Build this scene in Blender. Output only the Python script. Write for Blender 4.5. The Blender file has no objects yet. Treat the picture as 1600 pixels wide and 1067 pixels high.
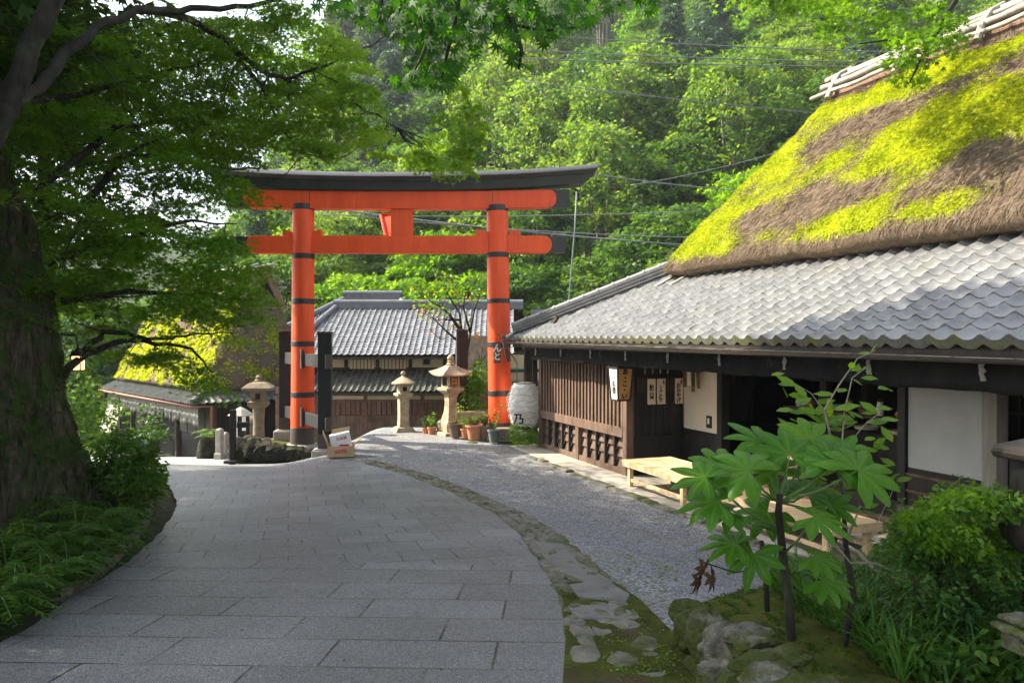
import bpy, math, random
import numpy as np
from mathutils import Vector, Matrix, noise as mnoise

C = bpy.context.scene.collection
R = math.radians
PI = math.pi
rng = np.random.default_rng(11)
random.seed(5)
FPX, HZ, CAMZ = 1250.0, 526.0, 2.52

# ------------------------------------------------------------------ layout
def P(px, py, Y):
    "point seen at photo pixel (1600 wide) px,py at depth Y"
    return Vector(((px - 800) / FPX * Y, Y, CAMZ - (py - HZ) / FPX * Y))

TH = R(20.5)
BD = Vector((-math.sin(TH), math.cos(TH), 0))      # along the teahouse front, away
BN = Vector((math.cos(TH), math.sin(TH), 0))       # into the teahouse
def B(s, t, z=0.0):
    return BD * s + BN * t + Vector((0, 0, z))

def sstep(a, b, x):
    u = np.clip((x - a) / (b - a), 0, 1)
    return u * u * (3 - 2 * u)

def gz(x, y):
    x = np.asarray(x, float); y = np.asarray(y, float)
    u = 12.9 - y
    zr = 0.075 * (u + np.sqrt(u * u + 1.2)) / 2
    t = math.cos(TH) * x + math.sin(TH) * y
    zr = zr * (1 - sstep(3.4, 5.7, t))
    ul = np.maximum(0, y - 14)
    zl = -0.06 * ul - 0.005 * ul ** 2
    zl = np.maximum(zl, -2.0)
    wl = sstep(-3.4, -5.2, x)
    uc = np.maximum(0, y - 21.6)
    zc = -np.minimum(1.25, 0.22 * uc) * (1 - sstep(6, 9, t) * 0)
    zc = zc + 0.07 * sstep(15, 19.5, y) * (1 - sstep(21.4, 24, y))
    z = zr + zl * wl + zc * (1 - wl)
    r = x / np.maximum(y, 1)
    w = sstep(-.40, -.13, r)
    y0 = 33 - 6 * sstep(0.05, .35, r)
    z = z + w * .66 * np.maximum(0, y - y0) + (1 - w) * .22 * np.maximum(0, y - 40)
    return z

def G(px, py, dz=0.0):
    "ground point under a photo pixel"
    lo = 2.0
    prev = lo
    for k in range(1, 900):
        Y = 2.0 + k * 0.06
        p = P(px, py, Y)
        if p.z < float(gz(p.x, Y)) + dz:
            a, b = prev, Y
            for _ in range(14):
                m = (a + b) / 2
                q = P(px, py, m)
                if q.z < float(gz(q.x, m)) + dz: b = m
                else: a = m
            q = P(px, py, b)
            return Vector((q.x, q.y, float(gz(q.x, q.y)) + dz))
        prev = Y
    return P(px, py, 40)

# ------------------------------------------------------------------ materials
MATS = {}
def nt_new(name):
    m = bpy.data.materials.new(name); m.use_nodes = True
    nt = m.node_tree; nt.nodes.clear()
    out = nt.nodes.new('ShaderNodeOutputMaterial')
    return m, nt, out
def N(nt, typ, **kw):
    n = nt.nodes.new(typ)
    for k, v in kw.items():
        if k.startswith('i_'):
            key = k[2:]
            key = int(key) if key.isdigit() else key.replace('_', ' ')
            n.inputs[key].default_value = v
        else: setattr(n, k, v)
    return n
def L(nt, a, b): nt.links.new(a, b)
def c4(c): return (c[0], c[1], c[2], 1.0)
def ramp(nt, src, stops):
    r = nt.nodes.new('ShaderNodeValToRGB')
    el = r.color_ramp.elements
    while len(el) > 1: el.remove(el[-1])
    el[0].position = stops[0][0]; el[0].color = c4(stops[0][1])
    for p, c in stops[1:]:
        e = el.new(p); e.color = c4(c)
    L(nt, src, r.inputs[0]); return r.outputs[0]
def mixc(nt, f, a, b, mode='MIX'):
    m = nt.nodes.new('ShaderNodeMix'); m.data_type = 'RGBA'; m.blend_type = mode
    for s, v in ((m.inputs[0], f), (m.inputs[6], a), (m.inputs[7], b)):
        if isinstance(v, (int, float)): s.default_value = v
        elif isinstance(v, tuple): s.default_value = c4(v)
        else: L(nt, v, s)
    return m.outputs[2]
def noise(nt, scale, detail=4, rough=.6, vec=None, dist=0.0):
    n = N(nt, 'ShaderNodeTexNoise'); n.inputs['Scale'].default_value = scale
    n.inputs['Detail'].default_value = detail; n.inputs['Roughness'].default_value = rough
    n.inputs['Distortion'].default_value = dist
    if vec is not None: L(nt, vec, n.inputs['Vector'])
    return n.outputs[0]
def objco(nt, scale=None, rot=None):
    t = N(nt, 'ShaderNodeTexCoord')
    if scale is None and rot is None: return t.outputs['Object']
    mp = N(nt, 'ShaderNodeMapping')
    if scale: mp.inputs['Scale'].default_value = scale
    if rot: mp.inputs['Rotation'].default_value = rot
    L(nt, t.outputs['Object'], mp.inputs['Vector']); return mp.outputs[0]
def math_n(nt, op, a, b=None, clamp=False):
    m = N(nt, 'ShaderNodeMath', operation=op); m.use_clamp = clamp
    for i, v in enumerate((a, b)):
        if v is None: continue
        if isinstance(v, (int, float)): m.inputs[i].default_value = v
        else: L(nt, v, m.inputs[i])
    return m.outputs[0]
def pbsdf(nt, out, col, rough=.6, bump=None, bstr=.3, bdist=.02, spec=.4, metal=0.0):
    b = N(nt, 'ShaderNodeBsdfPrincipled')
    for key, v in (('Base Color', col), ('Roughness', rough)):
        if isinstance(v, (int, float)): b.inputs[key].default_value = v
        elif isinstance(v, tuple): b.inputs[key].default_value = c4(v)
        else: L(nt, v, b.inputs[key])
    b.inputs['Specular IOR Level'].default_value = spec
    b.inputs['Metallic'].default_value = metal
    if bump is not None:
        bn = N(nt, 'ShaderNodeBump'); bn.inputs['Strength'].default_value = bstr
        bn.inputs['Distance'].default_value = bdist
        L(nt, bump, bn.inputs['Height']); L(nt, bn.outputs[0], b.inputs['Normal'])
    L(nt, b.outputs[0], out.inputs[0]); return b

def mat_mottle(name, c1, c2, scale=6, rough=.7, detail=6, bstr=.25, bscale=40, c3=None, s3=1.2, t3=(.5, .62), spec=.35, stretch=None, bdist=.01, metal=0):
    m, nt, out = nt_new(name)
    co = objco(nt, stretch)
    a = noise(nt, scale, detail, .65, co)
    col = ramp(nt, a, [(.32, c1), (.68, c2)])
    if c3 is not None:
        k = noise(nt, s3, 5, .65, objco(nt))
        f = ramp(nt, k, [(t3[0], (0, 0, 0)), (t3[1], (1, 1, 1))])
        col = mixc(nt, f, col, c3)
    bp = noise(nt, bscale, 5, .6, co)
    pbsdf(nt, out, col, rough, bp, bstr, bdist, spec, metal)
    MATS[name] = m; return m

def mat_leaf(name, dark, mid, light, tr=.42, gloss=.45, tcol=None, randobj=.25, vein=None):
    m, nt, out = nt_new(name)
    at = N(nt, 'ShaderNodeAttribute', attribute_name='var')
    oi = N(nt, 'ShaderNodeObjectInfo')
    v = math_n(nt, 'ADD', at.outputs['Fac'], math_n(nt, 'MULTIPLY', math_n(nt, 'SUBTRACT', oi.outputs['Random'], .5), randobj))
    col = ramp(nt, v, [(.05, dark), (.5, mid), (.95, light)])
    if vein:
        va = N(nt, 'ShaderNodeAttribute', attribute_name='vein'); k = noise(nt, 38, 5, .6, objco(nt))
        col = mixc(nt, ramp(nt, k, [(.35, (0, 0, 0)), (.75, (.45, .45, .45))]), col, dark)
        col = mixc(nt, ramp(nt, va.outputs['Fac'], [(.72, (0, 0, 0)), (.97, (.42, .42, .42))]), col, vein)
    b = N(nt, 'ShaderNodeBsdfPrincipled'); b.inputs['Roughness'].default_value = gloss
    b.inputs['Specular IOR Level'].default_value = .22
    L(nt, col, b.inputs['Base Color'])
    t = N(nt, 'ShaderNodeBsdfTranslucent')
    L(nt, mixc(nt, 1.0, col, tcol or (1.9, 1.55, .55), 'MULTIPLY'), t.inputs[0])
    mx = N(nt, 'ShaderNodeMixShader'); mx.inputs[0].default_value = tr
    L(nt, b.outputs[0], mx.inputs[1]); L(nt, t.outputs[0], mx.inputs[2])
    L(nt, mx.outputs[0], out.inputs[0]); MATS[name] = m; return m

# greens
mat_leaf('leaf_maple', (.040, .120, .008), (.085, .200, .012), (.145, .265, .020), .62, .45, (2.0, 1.8, .4))
mat_leaf('leaf_maple_near', (.014, .060, .005), (.030, .105, .007), (.065, .16, .012), .5, .6, (1.9, 1.8, .4))
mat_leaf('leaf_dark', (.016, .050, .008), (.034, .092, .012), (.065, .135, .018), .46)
mat_leaf('leaf_light', (.050, .120, .022), (.105, .195, .032), (.180, .260, .050), .52, .5, (1.8, 1.6, .5))
mat_leaf('leaf_mid', (.028, .085, .018), (.060, .140, .025), (.110, .195, .036), .5, .5, (1.8, 1.6, .5))
mat_leaf('leaf_conifer', (.024, .062, .040), (.046, .10, .06), (.075, .14, .08), .3)  # paler, bluer greens with distance haze mixed into the leaf colour
mat_leaf('leaf_fatsia', (.030, .115, .004), (.052, .165, .006), (.085, .21, .010), .48, .34, (2.0, 1.5, .4), .25, (.12, .22, .03))
mat_leaf('leaf_glow', (.05, .135, .010), (.095, .20, .014), (.155, .26, .022), .56, .45, (1.9, 1.75, .4))
mat_leaf('leaf_orange', (.06, .12, .015), (.13, .18, .02), (.42, .16, .03), .5)
mat_leaf('leaf_fern', (.018, .060, .008), (.042, .110, .012), (.09, .17, .02), .45)
mat_leaf('leaf_dead', (.03, .018, .012), (.05, .028, .018), (.07, .04, .025), .25)
mat_leaf('grass_blade', (.016, .06, .010), (.04, .115, .016), (.085, .18, .028), .42)
mat_leaf('moss_blade', (.18, .23, .012), (.41, .49, .016), (.58, .60, .035), .35, .8, (1.3, 1.2, .5))
mat_leaf('straw_blade', (.08, .057, .037), (.165, .12, .08), (.27, .205, .145), .15, .85, (1, 1, 1))

mat_mottle('bark', (.006, .005, .003), (.15, .122, .078), 13, .9, 9, 1.0, 16, (.040, .066, .012), 3.4, (.43, .56), .2, (1, 1, .22), .16)  # dark and pale streaks colour in furrow shade and lit ridges
mat_mottle('branch', (.010, .009, .007), (.040, .034, .026), 9, .85, 6, .5, 30, (.05, .06, .03), 4, (.55, .7), .2, (1, 1, .5), .02)
mat_mottle('pale_stem', (.12, .10, .07), (.25, .22, .17), 20, .8, 5, .3, 60, spec=.2)
mat_mottle('green_stem', (.04, .09, .02), (.08, .14, .03), 20, .6, 5, .2, 60, spec=.3)
mat_mottle('soil', (.035, .028, .018), (.10, .082, .055), 3, .95, 8, .6, 25, (.03, .055, .012), .8, (.42, .58), .15, None, .04)
mat_mottle('hill_floor', (.012, .022, .008), (.035, .055, .016), 1.2, .95, 8, .5, 8, spec=.1)
mat_mottle('concrete', (.26, .24, .20), (.38, .35, .30), 3, .85, 8, .25, 60, (.17, .16, .13), 1.3, (.55, .72), .25)
mat_mottle('kerb_stone', (.085, .078, .062), (.20, .185, .15), 7, .9, 8, .7, 22, (.055, .065, .02), 2.2, (.48, .64), .25, None, .03)
mat_mottle('boulder', (.045, .043, .035), (.20, .19, .155), 11, .9, 9, 1.0, 26, (.045, .058, .010), 4.4, (.41, .54), .25, None, .03)
mat_mottle('dark_rock', (.012, .012, .009), (.06, .057, .042), 9, .95, 8, 1.0, 14, (.05, .075, .012), 3, (.58, .70), .15, None, .05)
mat_mottle('moss_soil', (.022, .028, .006), (.075, .088, .012), 5, .95, 8, .9, 30, (.07, .052, .03), 2.0, (.55, .68), .1, None, .03)
mat_mottle('verge_dirt', (.075, .065, .040), (.20, .175, .125), 12, .95, 8, .7, 40, (.06, .085, .014), 2.2, (.46, .60), .1, None, .02)
mat_mottle('lantern_stone', (.25, .205, .135), (.42, .355, .245), 8, .9, 8, .55, 30, (.15, .14, .085), 3, (.50, .68), .2, None, .012)
mat_mottle('lantern_stone_dark', (.14, .115, .08), (.27, .225, .165), 8, .9, 8, .55, 30, (.07, .075, .04), 4, (.50, .66), .2, None, .012)
mat_mottle('granite_block', (.24, .23, .21), (.38, .37, .34), 10, .85, 8, .4, 60, (.14, .145, .10), 2, (.55, .7), .25)
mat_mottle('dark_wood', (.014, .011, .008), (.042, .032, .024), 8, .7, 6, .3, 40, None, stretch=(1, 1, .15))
mat_mottle('black_wood', (.007, .007, .007), (.020, .019, .018), 6, .55, 6, .25, 30, (.045, .05, .035), 2.5, (.6, .75), .35, (1, 1, .2))
mat_mottle('brown_wood', (.080, .050, .035), (.185, .120, .083), 7, .75, 7, .4, 40, (.075, .05, .038), 2, (.55, .7), .25, (1, 1, .12))
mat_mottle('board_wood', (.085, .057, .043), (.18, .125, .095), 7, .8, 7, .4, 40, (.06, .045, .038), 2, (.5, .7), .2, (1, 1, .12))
mat_mottle('red_wood', (.085, .042, .032), (.20, .11, .085), 9, .75, 7, .4, 40, (.22, .18, .15), 5, (.60, .75), .2, (1, 1, .12))
mat_mottle('pale_wood', (.52, .36, .19), (.70, .52, .30), 5, .6, 7, .2, 60, stretch=(.3, 3, 3))
mat_mottle('grey_wood', (.20, .18, .15), (.36, .33, .28), 8, .85, 7, .4, 40, None, stretch=(1, 1, .15))
mat_mottle('bamboo', (.20, .18, .14), (.36, .33, .27), 9, .55, 5, .2, 30, (.22, .19, .14), 5, (.55, .7), .35)
mat_mottle('ridge_bark', (.13, .08, .06), (.22, .14, .10), 20, .9, 6, .6, 40, spec=.1)
mat_mottle('plaster', (.66, .60, .50), (.76, .70, .60), 2.0, .9, 6, .12, 40, (.60, .53, .43), 1.0, (.5, .8), .15)
mat_mottle('plaster_white', (.40, .40, .375), (.48, .475, .45), 2.5, .9, 8, .5, 14, (.35, .35, .32), 1.2, (.5, .8), .15)
mat_mottle('ochre_plaster', (.46, .37, .24), (.56, .46, .31), 3, .9, 6, .2, 40, spec=.15)
mat_mottle('paper', (.66, .56, .40), (.74, .64, .48), 6, .85, 4, .1, 40, spec=.2)
mat_mottle('washi', (.80, .78, .73), (.88, .86, .82), 9, .8, 5, .5, 14, (.62, .58, .50), 3, (.58, .75), .2, None, .03)
mat_mottle('ink', (.012, .011, .010), (.02, .019, .018), 10, .8, 2, .0, 10, spec=.1)
mat_mottle('white_ink', (.72, .66, .58), (.8, .75, .68), 10, .8, 2, .0, 10, spec=.1)
mat_mottle('red_ink', (.45, .02, .03), (.55, .03, .04), 10, .6, 2, .0, 10, spec=.2)
mat_mottle('black_cloth', (.012, .0115, .011), (.026, .025, .023), 5, .95, 6, .3, 60, (.058, .055, .046), 3, (.62, .75), .08, (1, 1, .4))
mat_mottle('grey_cloth', (.13, .128, .112), (.22, .215, .19), 5, .95, 6, .3, 40, spec=.1)
mat_mottle('gutter_metal', (.065, .054, .042), (.115, .095, .075), 6, .42, 5, .1, 40, spec=.5, metal=.3)
mat_mottle('copper', (.20, .085, .05), (.30, .13, .08), 6, .6, 5, .1, 40, spec=.4)
mat_mottle('cable', (.10, .11, .12), (.15, .16, .17), 6, .5, 3, .0, 40, spec=.4)
mat_mottle('rope', (.38, .32, .24), (.5, .43, .33), 30, .9, 3, .3, 90, spec=.1)
mat_mottle('terracotta', (.36, .15, .075), (.50, .23, .13), 6, .85, 6, .25, 40, (.40, .33, .26), 5, (.6, .75), .2)
mat_mottle('glazed_pot', (.10, .065, .045), (.17, .11, .08), 6, .35, 6, .1, 40, spec=.5)
mat_mottle('grey_plastic', (.11, .13, .115), (.16, .18, .16), 6, .5, 5, .1, 40, spec=.4)
mat_mottle('blue_plastic', (.04, .08, .14), (.07, .12, .20), 6, .45, 5, .1, 40, spec=.4)
mat_mottle('cardboard', (.42, .29, .16), (.52, .37, .22), 6, .9, 6, .15, 50, spec=.15)
mat_mottle('white_card', (.74, .73, .70), (.82, .81, .79), 6, .7, 4, .05, 40, spec=.25)
mat_mottle('green_rail', (.02, .22, .12), (.03, .28, .15), 6, .5, 3, .05, 40, spec=.3)
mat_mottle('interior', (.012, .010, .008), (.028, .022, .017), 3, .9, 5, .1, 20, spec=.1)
mat_mottle('wet_patch', (.085, .082, .074), (.15, .147, .136), 6, .6, 6, .15, 40, spec=.4)
mat_mottle('dry_litter', (.12, .09, .055), (.26, .20, .13), 14, .95, 6, .5, 40, (.05, .07, .02), 2, (.5, .66), .1, (3, .4, 1))

def mat_paint(name, c1, c2, rough, scr=None):
    m, nt, out = nt_new(name)
    co = objco(nt)
    col = ramp(nt, noise(nt, 1.6, 6, .6, objco(nt, (2, 2, .5))), [(.3, c1), (.7, c2)])
    if scr: 
        s = noise(nt, 9, 8, .75, objco(nt, (1, 1, 3)))
        col = mixc(nt, ramp(nt, s, [(.66, (0, 0, 0)), (.72, (1, 1, 1))]), col, scr)
    stk = noise(nt, 5, 8, .7, objco(nt, (3.2, 3.2, .22)))
    col = mixc(nt, ramp(nt, stk, [(.50, (0, 0, 0)), (.74, (.42, .42, .42))]), col, tuple(x * .55 for x in c1))
    rg = ramp(nt, noise(nt, 4, 5, .6, co), [(.3, (rough - .08,) * 3), (.7, (rough + .16,) * 3)])
    pbsdf(nt, out, col, rg, noise(nt, 25, 4, .5, objco(nt, (1, 1, .2))), .08, .01, .45)
    MATS[name] = m
mat_paint('vermilion', (.68, .058, .006), (.82, .092, .009), .5, (.56, .11, .03))
mat_paint('black_paint', (.016, .016, .015), (.03, .03, .028), .42, (.10, .10, .09))
mat_paint('dark_sleeve', (.05, .038, .032), (.085, .065, .055), .55)

def mat_tile(name, c1, c2, moss=None):
    m, nt, out = nt_new(name)
    at = N(nt, 'ShaderNodeAttribute', attribute_name='var')
    base = ramp(nt, at.outputs['Fac'], [(0, c1), (1, c2)])
    st = noise(nt, 5, 7, .7, objco(nt))
    base = mixc(nt, ramp(nt, st, [(.42, (0, 0, 0)), (.72, (.75, .75, .75))]), base, tuple(x * .45 for x in c1))
    if moss:
        k = noise(nt, 2.2, 6, .7, objco(nt))
        base = mixc(nt, ramp(nt, k, [(.56, (0, 0, 0)), (.75, (.5, .5, .5))]), base, moss)
    rg = ramp(nt, noise(nt, 8, 5, .6, objco(nt)), [(.3, (.27, .27, .27)), (.7, (.48, .48, .48))])
    pbsdf(nt, out, base, rg, noise(nt, 60, 4, .6, objco(nt)), .12, .005, .5)
    MATS[name] = m
mat_tile('roof_tile', (.195, .197, .20), (.265, .265, .262), (.23, .22, .13))
mat_tile('mossy_tile', (.07, .075, .065), (.13, .135, .11), (.12, .125, .04))
mat_tile('roof_tile_far', (.13, .135, .145), (.23, .235, .25))
mat_mottle('mossy_edge', (.11, .11, .09), (.20, .20, .165), 12, .9, 6, .4, 40, (.16, .165, .05), 3.0, (.50, .66), .2)

# paved road : two laying directions, meeting along a row line
def mat_road():
    m, nt, out = nt_new('granite_paving')
    t = N(nt, 'ShaderNodeTexCoord').outputs['Object']
    sep = N(nt, 'ShaderNodeSeparateXYZ'); L(nt, t, sep.inputs[0])
    def bricks(rot, bw, rh, off, loc):
        mp = N(nt, 'ShaderNodeMapping'); mp.inputs['Rotation'].default_value = (0, 0, rot); mp.inputs['Location'].default_value = loc
        L(nt, t, mp.inputs[0])
        wob = N(nt, 'ShaderNodeTexNoise'); wob.inputs['Scale'].default_value = 6
        L(nt, t, wob.inputs['Vector'])
        ad = N(nt, 'ShaderNodeVectorMath', operation='MULTIPLY_ADD')
        L(nt, wob.outputs['Color'], ad.inputs[0]); ad.inputs[1].default_value = (.012, .012, 0); L(nt, mp.outputs[0], ad.inputs[2])
        b = N(nt, 'ShaderNodeTexBrick'); b.offset = off; b.inputs['Scale'].default_value = 1
        b.inputs['Brick Width'].default_value = bw; b.inputs['Row Height'].default_value = rh
        b.inputs['Mortar Size'].default_value = .010; b.inputs['Mortar Smooth'].default_value = .25
        b.inputs['Bias'].default_value = 0
        b.inputs['Color1'].default_value = (.80, .80, .79, 1); b.inputs['Color2'].default_value = (1.10, 1.10, 1.11, 1)
        b.inputs['Mortar'].default_value = (1, 1, 1, 1)
        L(nt, ad.outputs[0], b.inputs['Vector']); return b
    b1 = bricks(R(2.5), 1.0, .51, .37, (.3, .1, 0))
    b2 = bricks(R(-15.6), .52, .51, .5, (0, .2, 0))
    line = math_n(nt, 'ADD', sep.outputs[1], math_n(nt, 'MULTIPLY', sep.outputs[0], .10))
    far = math_n(nt, 'GREATER_THAN', line, 7.25)
    tone = mixc(nt, far, b1.outputs[0], b2.outputs[0])
    fm = N(nt, 'ShaderNodeMix'); fm.data_type = 'FLOAT'
    L(nt, far, fm.inputs[0]); L(nt, b1.outputs['Fac'], fm.inputs[2]); L(nt, b2.outputs['Fac'], fm.inputs[3])
    mort = fm.outputs[0]
    sp = noise(nt, 130, 2, .7, t)
    speck = ramp(nt, sp, [(.34, (.034, .035, .036)), (.5, (.128, .130, .133)), (.66, (.33, .334, .34))])
    big = ramp(nt, noise(nt, .55, 7, .7, t), [(.3, (.66, .66, .64)), (.7, (1.2, 1.2, 1.2))])
    col = mixc(nt, 1.0, mixc(nt, 1.0, speck, tone, 'MULTIPLY'), big, 'MULTIPLY')
    stn = ramp(nt, noise(nt, 2.3, 8, .75, t), [(.54, (0, 0, 0)), (.72, (.6, .6, .6))])
    col = mixc(nt, stn, col, (.095, .093, .085))
    mcol = ramp(nt, noise(nt, 4, 5, .7, t), [(.4, (.014, .014, .014)), (.62, (.04, .038, .032))])
    vis = ramp(nt, noise(nt, 1.7, 4, .6, t), [(.36, (.12, .12, .12)), (.56, (1, 1, 1))])
    mm = N(nt, 'ShaderNodeMath', operation='MULTIPLY'); L(nt, mort, mm.inputs[0]); L(nt, vis, mm.inputs[1])
    col = mixc(nt, mm.outputs[0], col, mcol)
    h = math_n(nt, 'SUBTRACT', math_n(nt, 'MULTIPLY', sp, .35), mort)
    rg = ramp(nt, noise(nt, 30, 3, .6, t), [(.3, (.42,) * 3), (.7, (.62,) * 3)])
    pbsdf(nt, out, col, rg, h, .5, .008, .42)
    MATS['granite_paving'] = m
mat_road()
def mat_gravel():
    m, nt, out = nt_new('gravel')
    t = N(nt, 'ShaderNodeTexCoord').outputs['Object']
    v = N(nt, 'ShaderNodeTexVoronoi'); v.inputs['Scale'].default_value = 58; L(nt, t, v.inputs['Vector'])
    v.inputs['Randomness'].default_value = 1
    sx = N(nt, 'ShaderNodeSeparateColor'); L(nt, v.outputs['Color'], sx.inputs[0])
    col = ramp(nt, sx.outputs[0], [(0, (.07, .072, .075)), (.55, (.175, .18, .188)), (1, (.38, .385, .395))])
    dirt = ramp(nt, noise(nt, .9, 7, .7, t), [(.50, (0, 0, 0)), (.72, (.75, .75, .75))])
    col = mixc(nt, dirt, col, ramp(nt, noise(nt, 30, 4, .7, t), [(.3, (.17, .15, .115)), (.7, (.29, .26, .21))]))
    big = ramp(nt, noise(nt, 2.5, 6, .7, t), [(.3, (.72,) * 3), (.7, (1.1,) * 3)])
    col = mixc(nt, 1.0, col, big, 'MULTIPLY')
    h = math_n(nt, 'SUBTRACT', 1.0, v.outputs['Distance'])
    pbsdf(nt, out, col, .75, math_n(nt, 'ADD', h, noise(nt, 6, 4, .6, t)), .7, .02, .3)
    MATS['gravel'] = m
mat_gravel()
def mat_asphalt():
    m, nt, out = nt_new('pale_asphalt')
    t = N(nt, 'ShaderNodeTexCoord').outputs['Object']
    col = ramp(nt, noise(nt, 60, 3, .7, t), [(.3, (.15, .155, .16)), (.7, (.30, .305, .31))])
    pbsdf(nt, out, col, .8, noise(nt, 80, 3, .6, t), .3, .01, .3); MATS['pale_asphalt'] = m
mat_asphalt()
def mat_thatch(name, tint=1.0, mosscol=(.32, .37, .016)):
    m, nt, out = nt_new(name)
    at = N(nt, 'ShaderNodeAttribute', attribute_name='moss')
    co = objco(nt)
    k = noise(nt, 22, 8, .75, co)
    col = ramp(nt, k, [(.3, tuple(tint * x for x in (.075, .054, .036))), (.55, tuple(tint * x for x in (.18, .135, .093))), (.75, tuple(tint * x for x in (.29, .225, .165)))])
    mc = ramp(nt, noise(nt, 14, 7, .7, co), [(.3, tuple(x * .5 for x in mosscol)), (.7, mosscol)])
    col = mixc(nt, ramp(nt, math_n(nt, 'ADD', at.outputs['Fac'], math_n(nt, 'MULTIPLY', math_n(nt, 'SUBTRACT', noise(nt, 9, 6, .75, co), .5), .9)), [(.40, (0, 0, 0)), (.68, (1, 1, 1))]), col, mc)
    pbsdf(nt, out, col, .95, noise(nt, 30, 6, .7, co), .9, .05, .1)
    MATS[name] = m
mat_thatch('thatch'); mat_thatch('thatch_grey', .95, (.22, .26, .03))
def mat_emit(name, col, strength):
    m, nt, out = nt_new(name)
    b = N(nt, 'ShaderNodeBsdfPrincipled'); b.inputs['Base Color'].default_value = c4((.8, .7, .5))
    b.inputs['Emission Color'].default_value = c4(col); b.inputs['Emission Strength'].default_value = strength
    k = ramp(nt, noise(nt, 6, 3, .5, objco(nt)), [(.3, tuple(x * .8 for x in col)), (.7, col)])
    L(nt, k, b.inputs['Emission Color'])
    L(nt, b.outputs[0], out.inputs[0]); MATS[name] = m
mat_emit('lamp_glow', (1.0, .50, .16), 1.5)
def mat_lit_paper():
    m, nt, out = nt_new('amber_paper')
    col = ramp(nt, noise(nt, 5, 5, .6, objco(nt)), [(.3, (.50, .28, .08)), (.7, (.62, .38, .13))])
    b = N(nt, 'ShaderNodeBsdfPrincipled'); b.inputs['Roughness'].default_value = .8; L(nt, col, b.inputs['Base Color'])
    t = N(nt, 'ShaderNodeBsdfTranslucent'); L(nt, mixc(nt, 1.0, col, (1.3, 1.0, .6), 'MULTIPLY'), t.inputs[0])
    mx = N(nt, 'ShaderNodeMixShader'); mx.inputs[0].default_value = .45
    L(nt, b.outputs[0], mx.inputs[1]); L(nt, t.outputs[0], mx.inputs[2]); L(nt, mx.outputs[0], out.inputs[0])
    MATS['amber_paper'] = m
mat_lit_paper()

# ------------------------------------------------------------------ mesh helpers
def tag(o, label=None, cat=None, group=None, kind=None):
    if label: o['label'] = label
    if cat: o['category'] = cat
    if group: o['group'] = group
    if kind: o['kind'] = kind
    return o
def thing(name, loc, label, cat, group=None):
    o = bpy.data.objects.new(name, None); C.objects.link(o)
    o.location = loc; o.empty_display_size = .2
    return tag(o, label, cat, group)
def link(name, me, mat, parent=None, smooth=False, bevel=0.0, segs=2):
    o = bpy.data.objects.new(name, me); C.objects.link(o)
    if mat is not None and len(me.materials) == 0: me.materials.append(MATS[mat] if isinstance(mat, str) else mat)
    if smooth:
        me.polygons.foreach_set('use_smooth', np.ones(len(me.polygons), bool))
    if bevel:
        b = o.modifiers.new('edge', 'BEVEL'); b.width = bevel; b.segments = segs; b.limit_method = 'ANGLE'; b.angle_limit = R(40)
    if parent is not None:
        o.parent = parent
        w = parent
        mtx = Matrix.Identity(4)
        chain = []
        while w is not None: chain.append(w); w = w.parent
        for q in reversed(chain): mtx = mtx @ (q.matrix_parent_inverse @ Matrix.LocRotScale(q.location, q.rotation_euler, q.scale)) if q.parent else Matrix.LocRotScale(q.location, q.rotation_euler, q.scale)
        o.matrix_parent_inverse = mtx.inverted()
    return o
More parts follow.
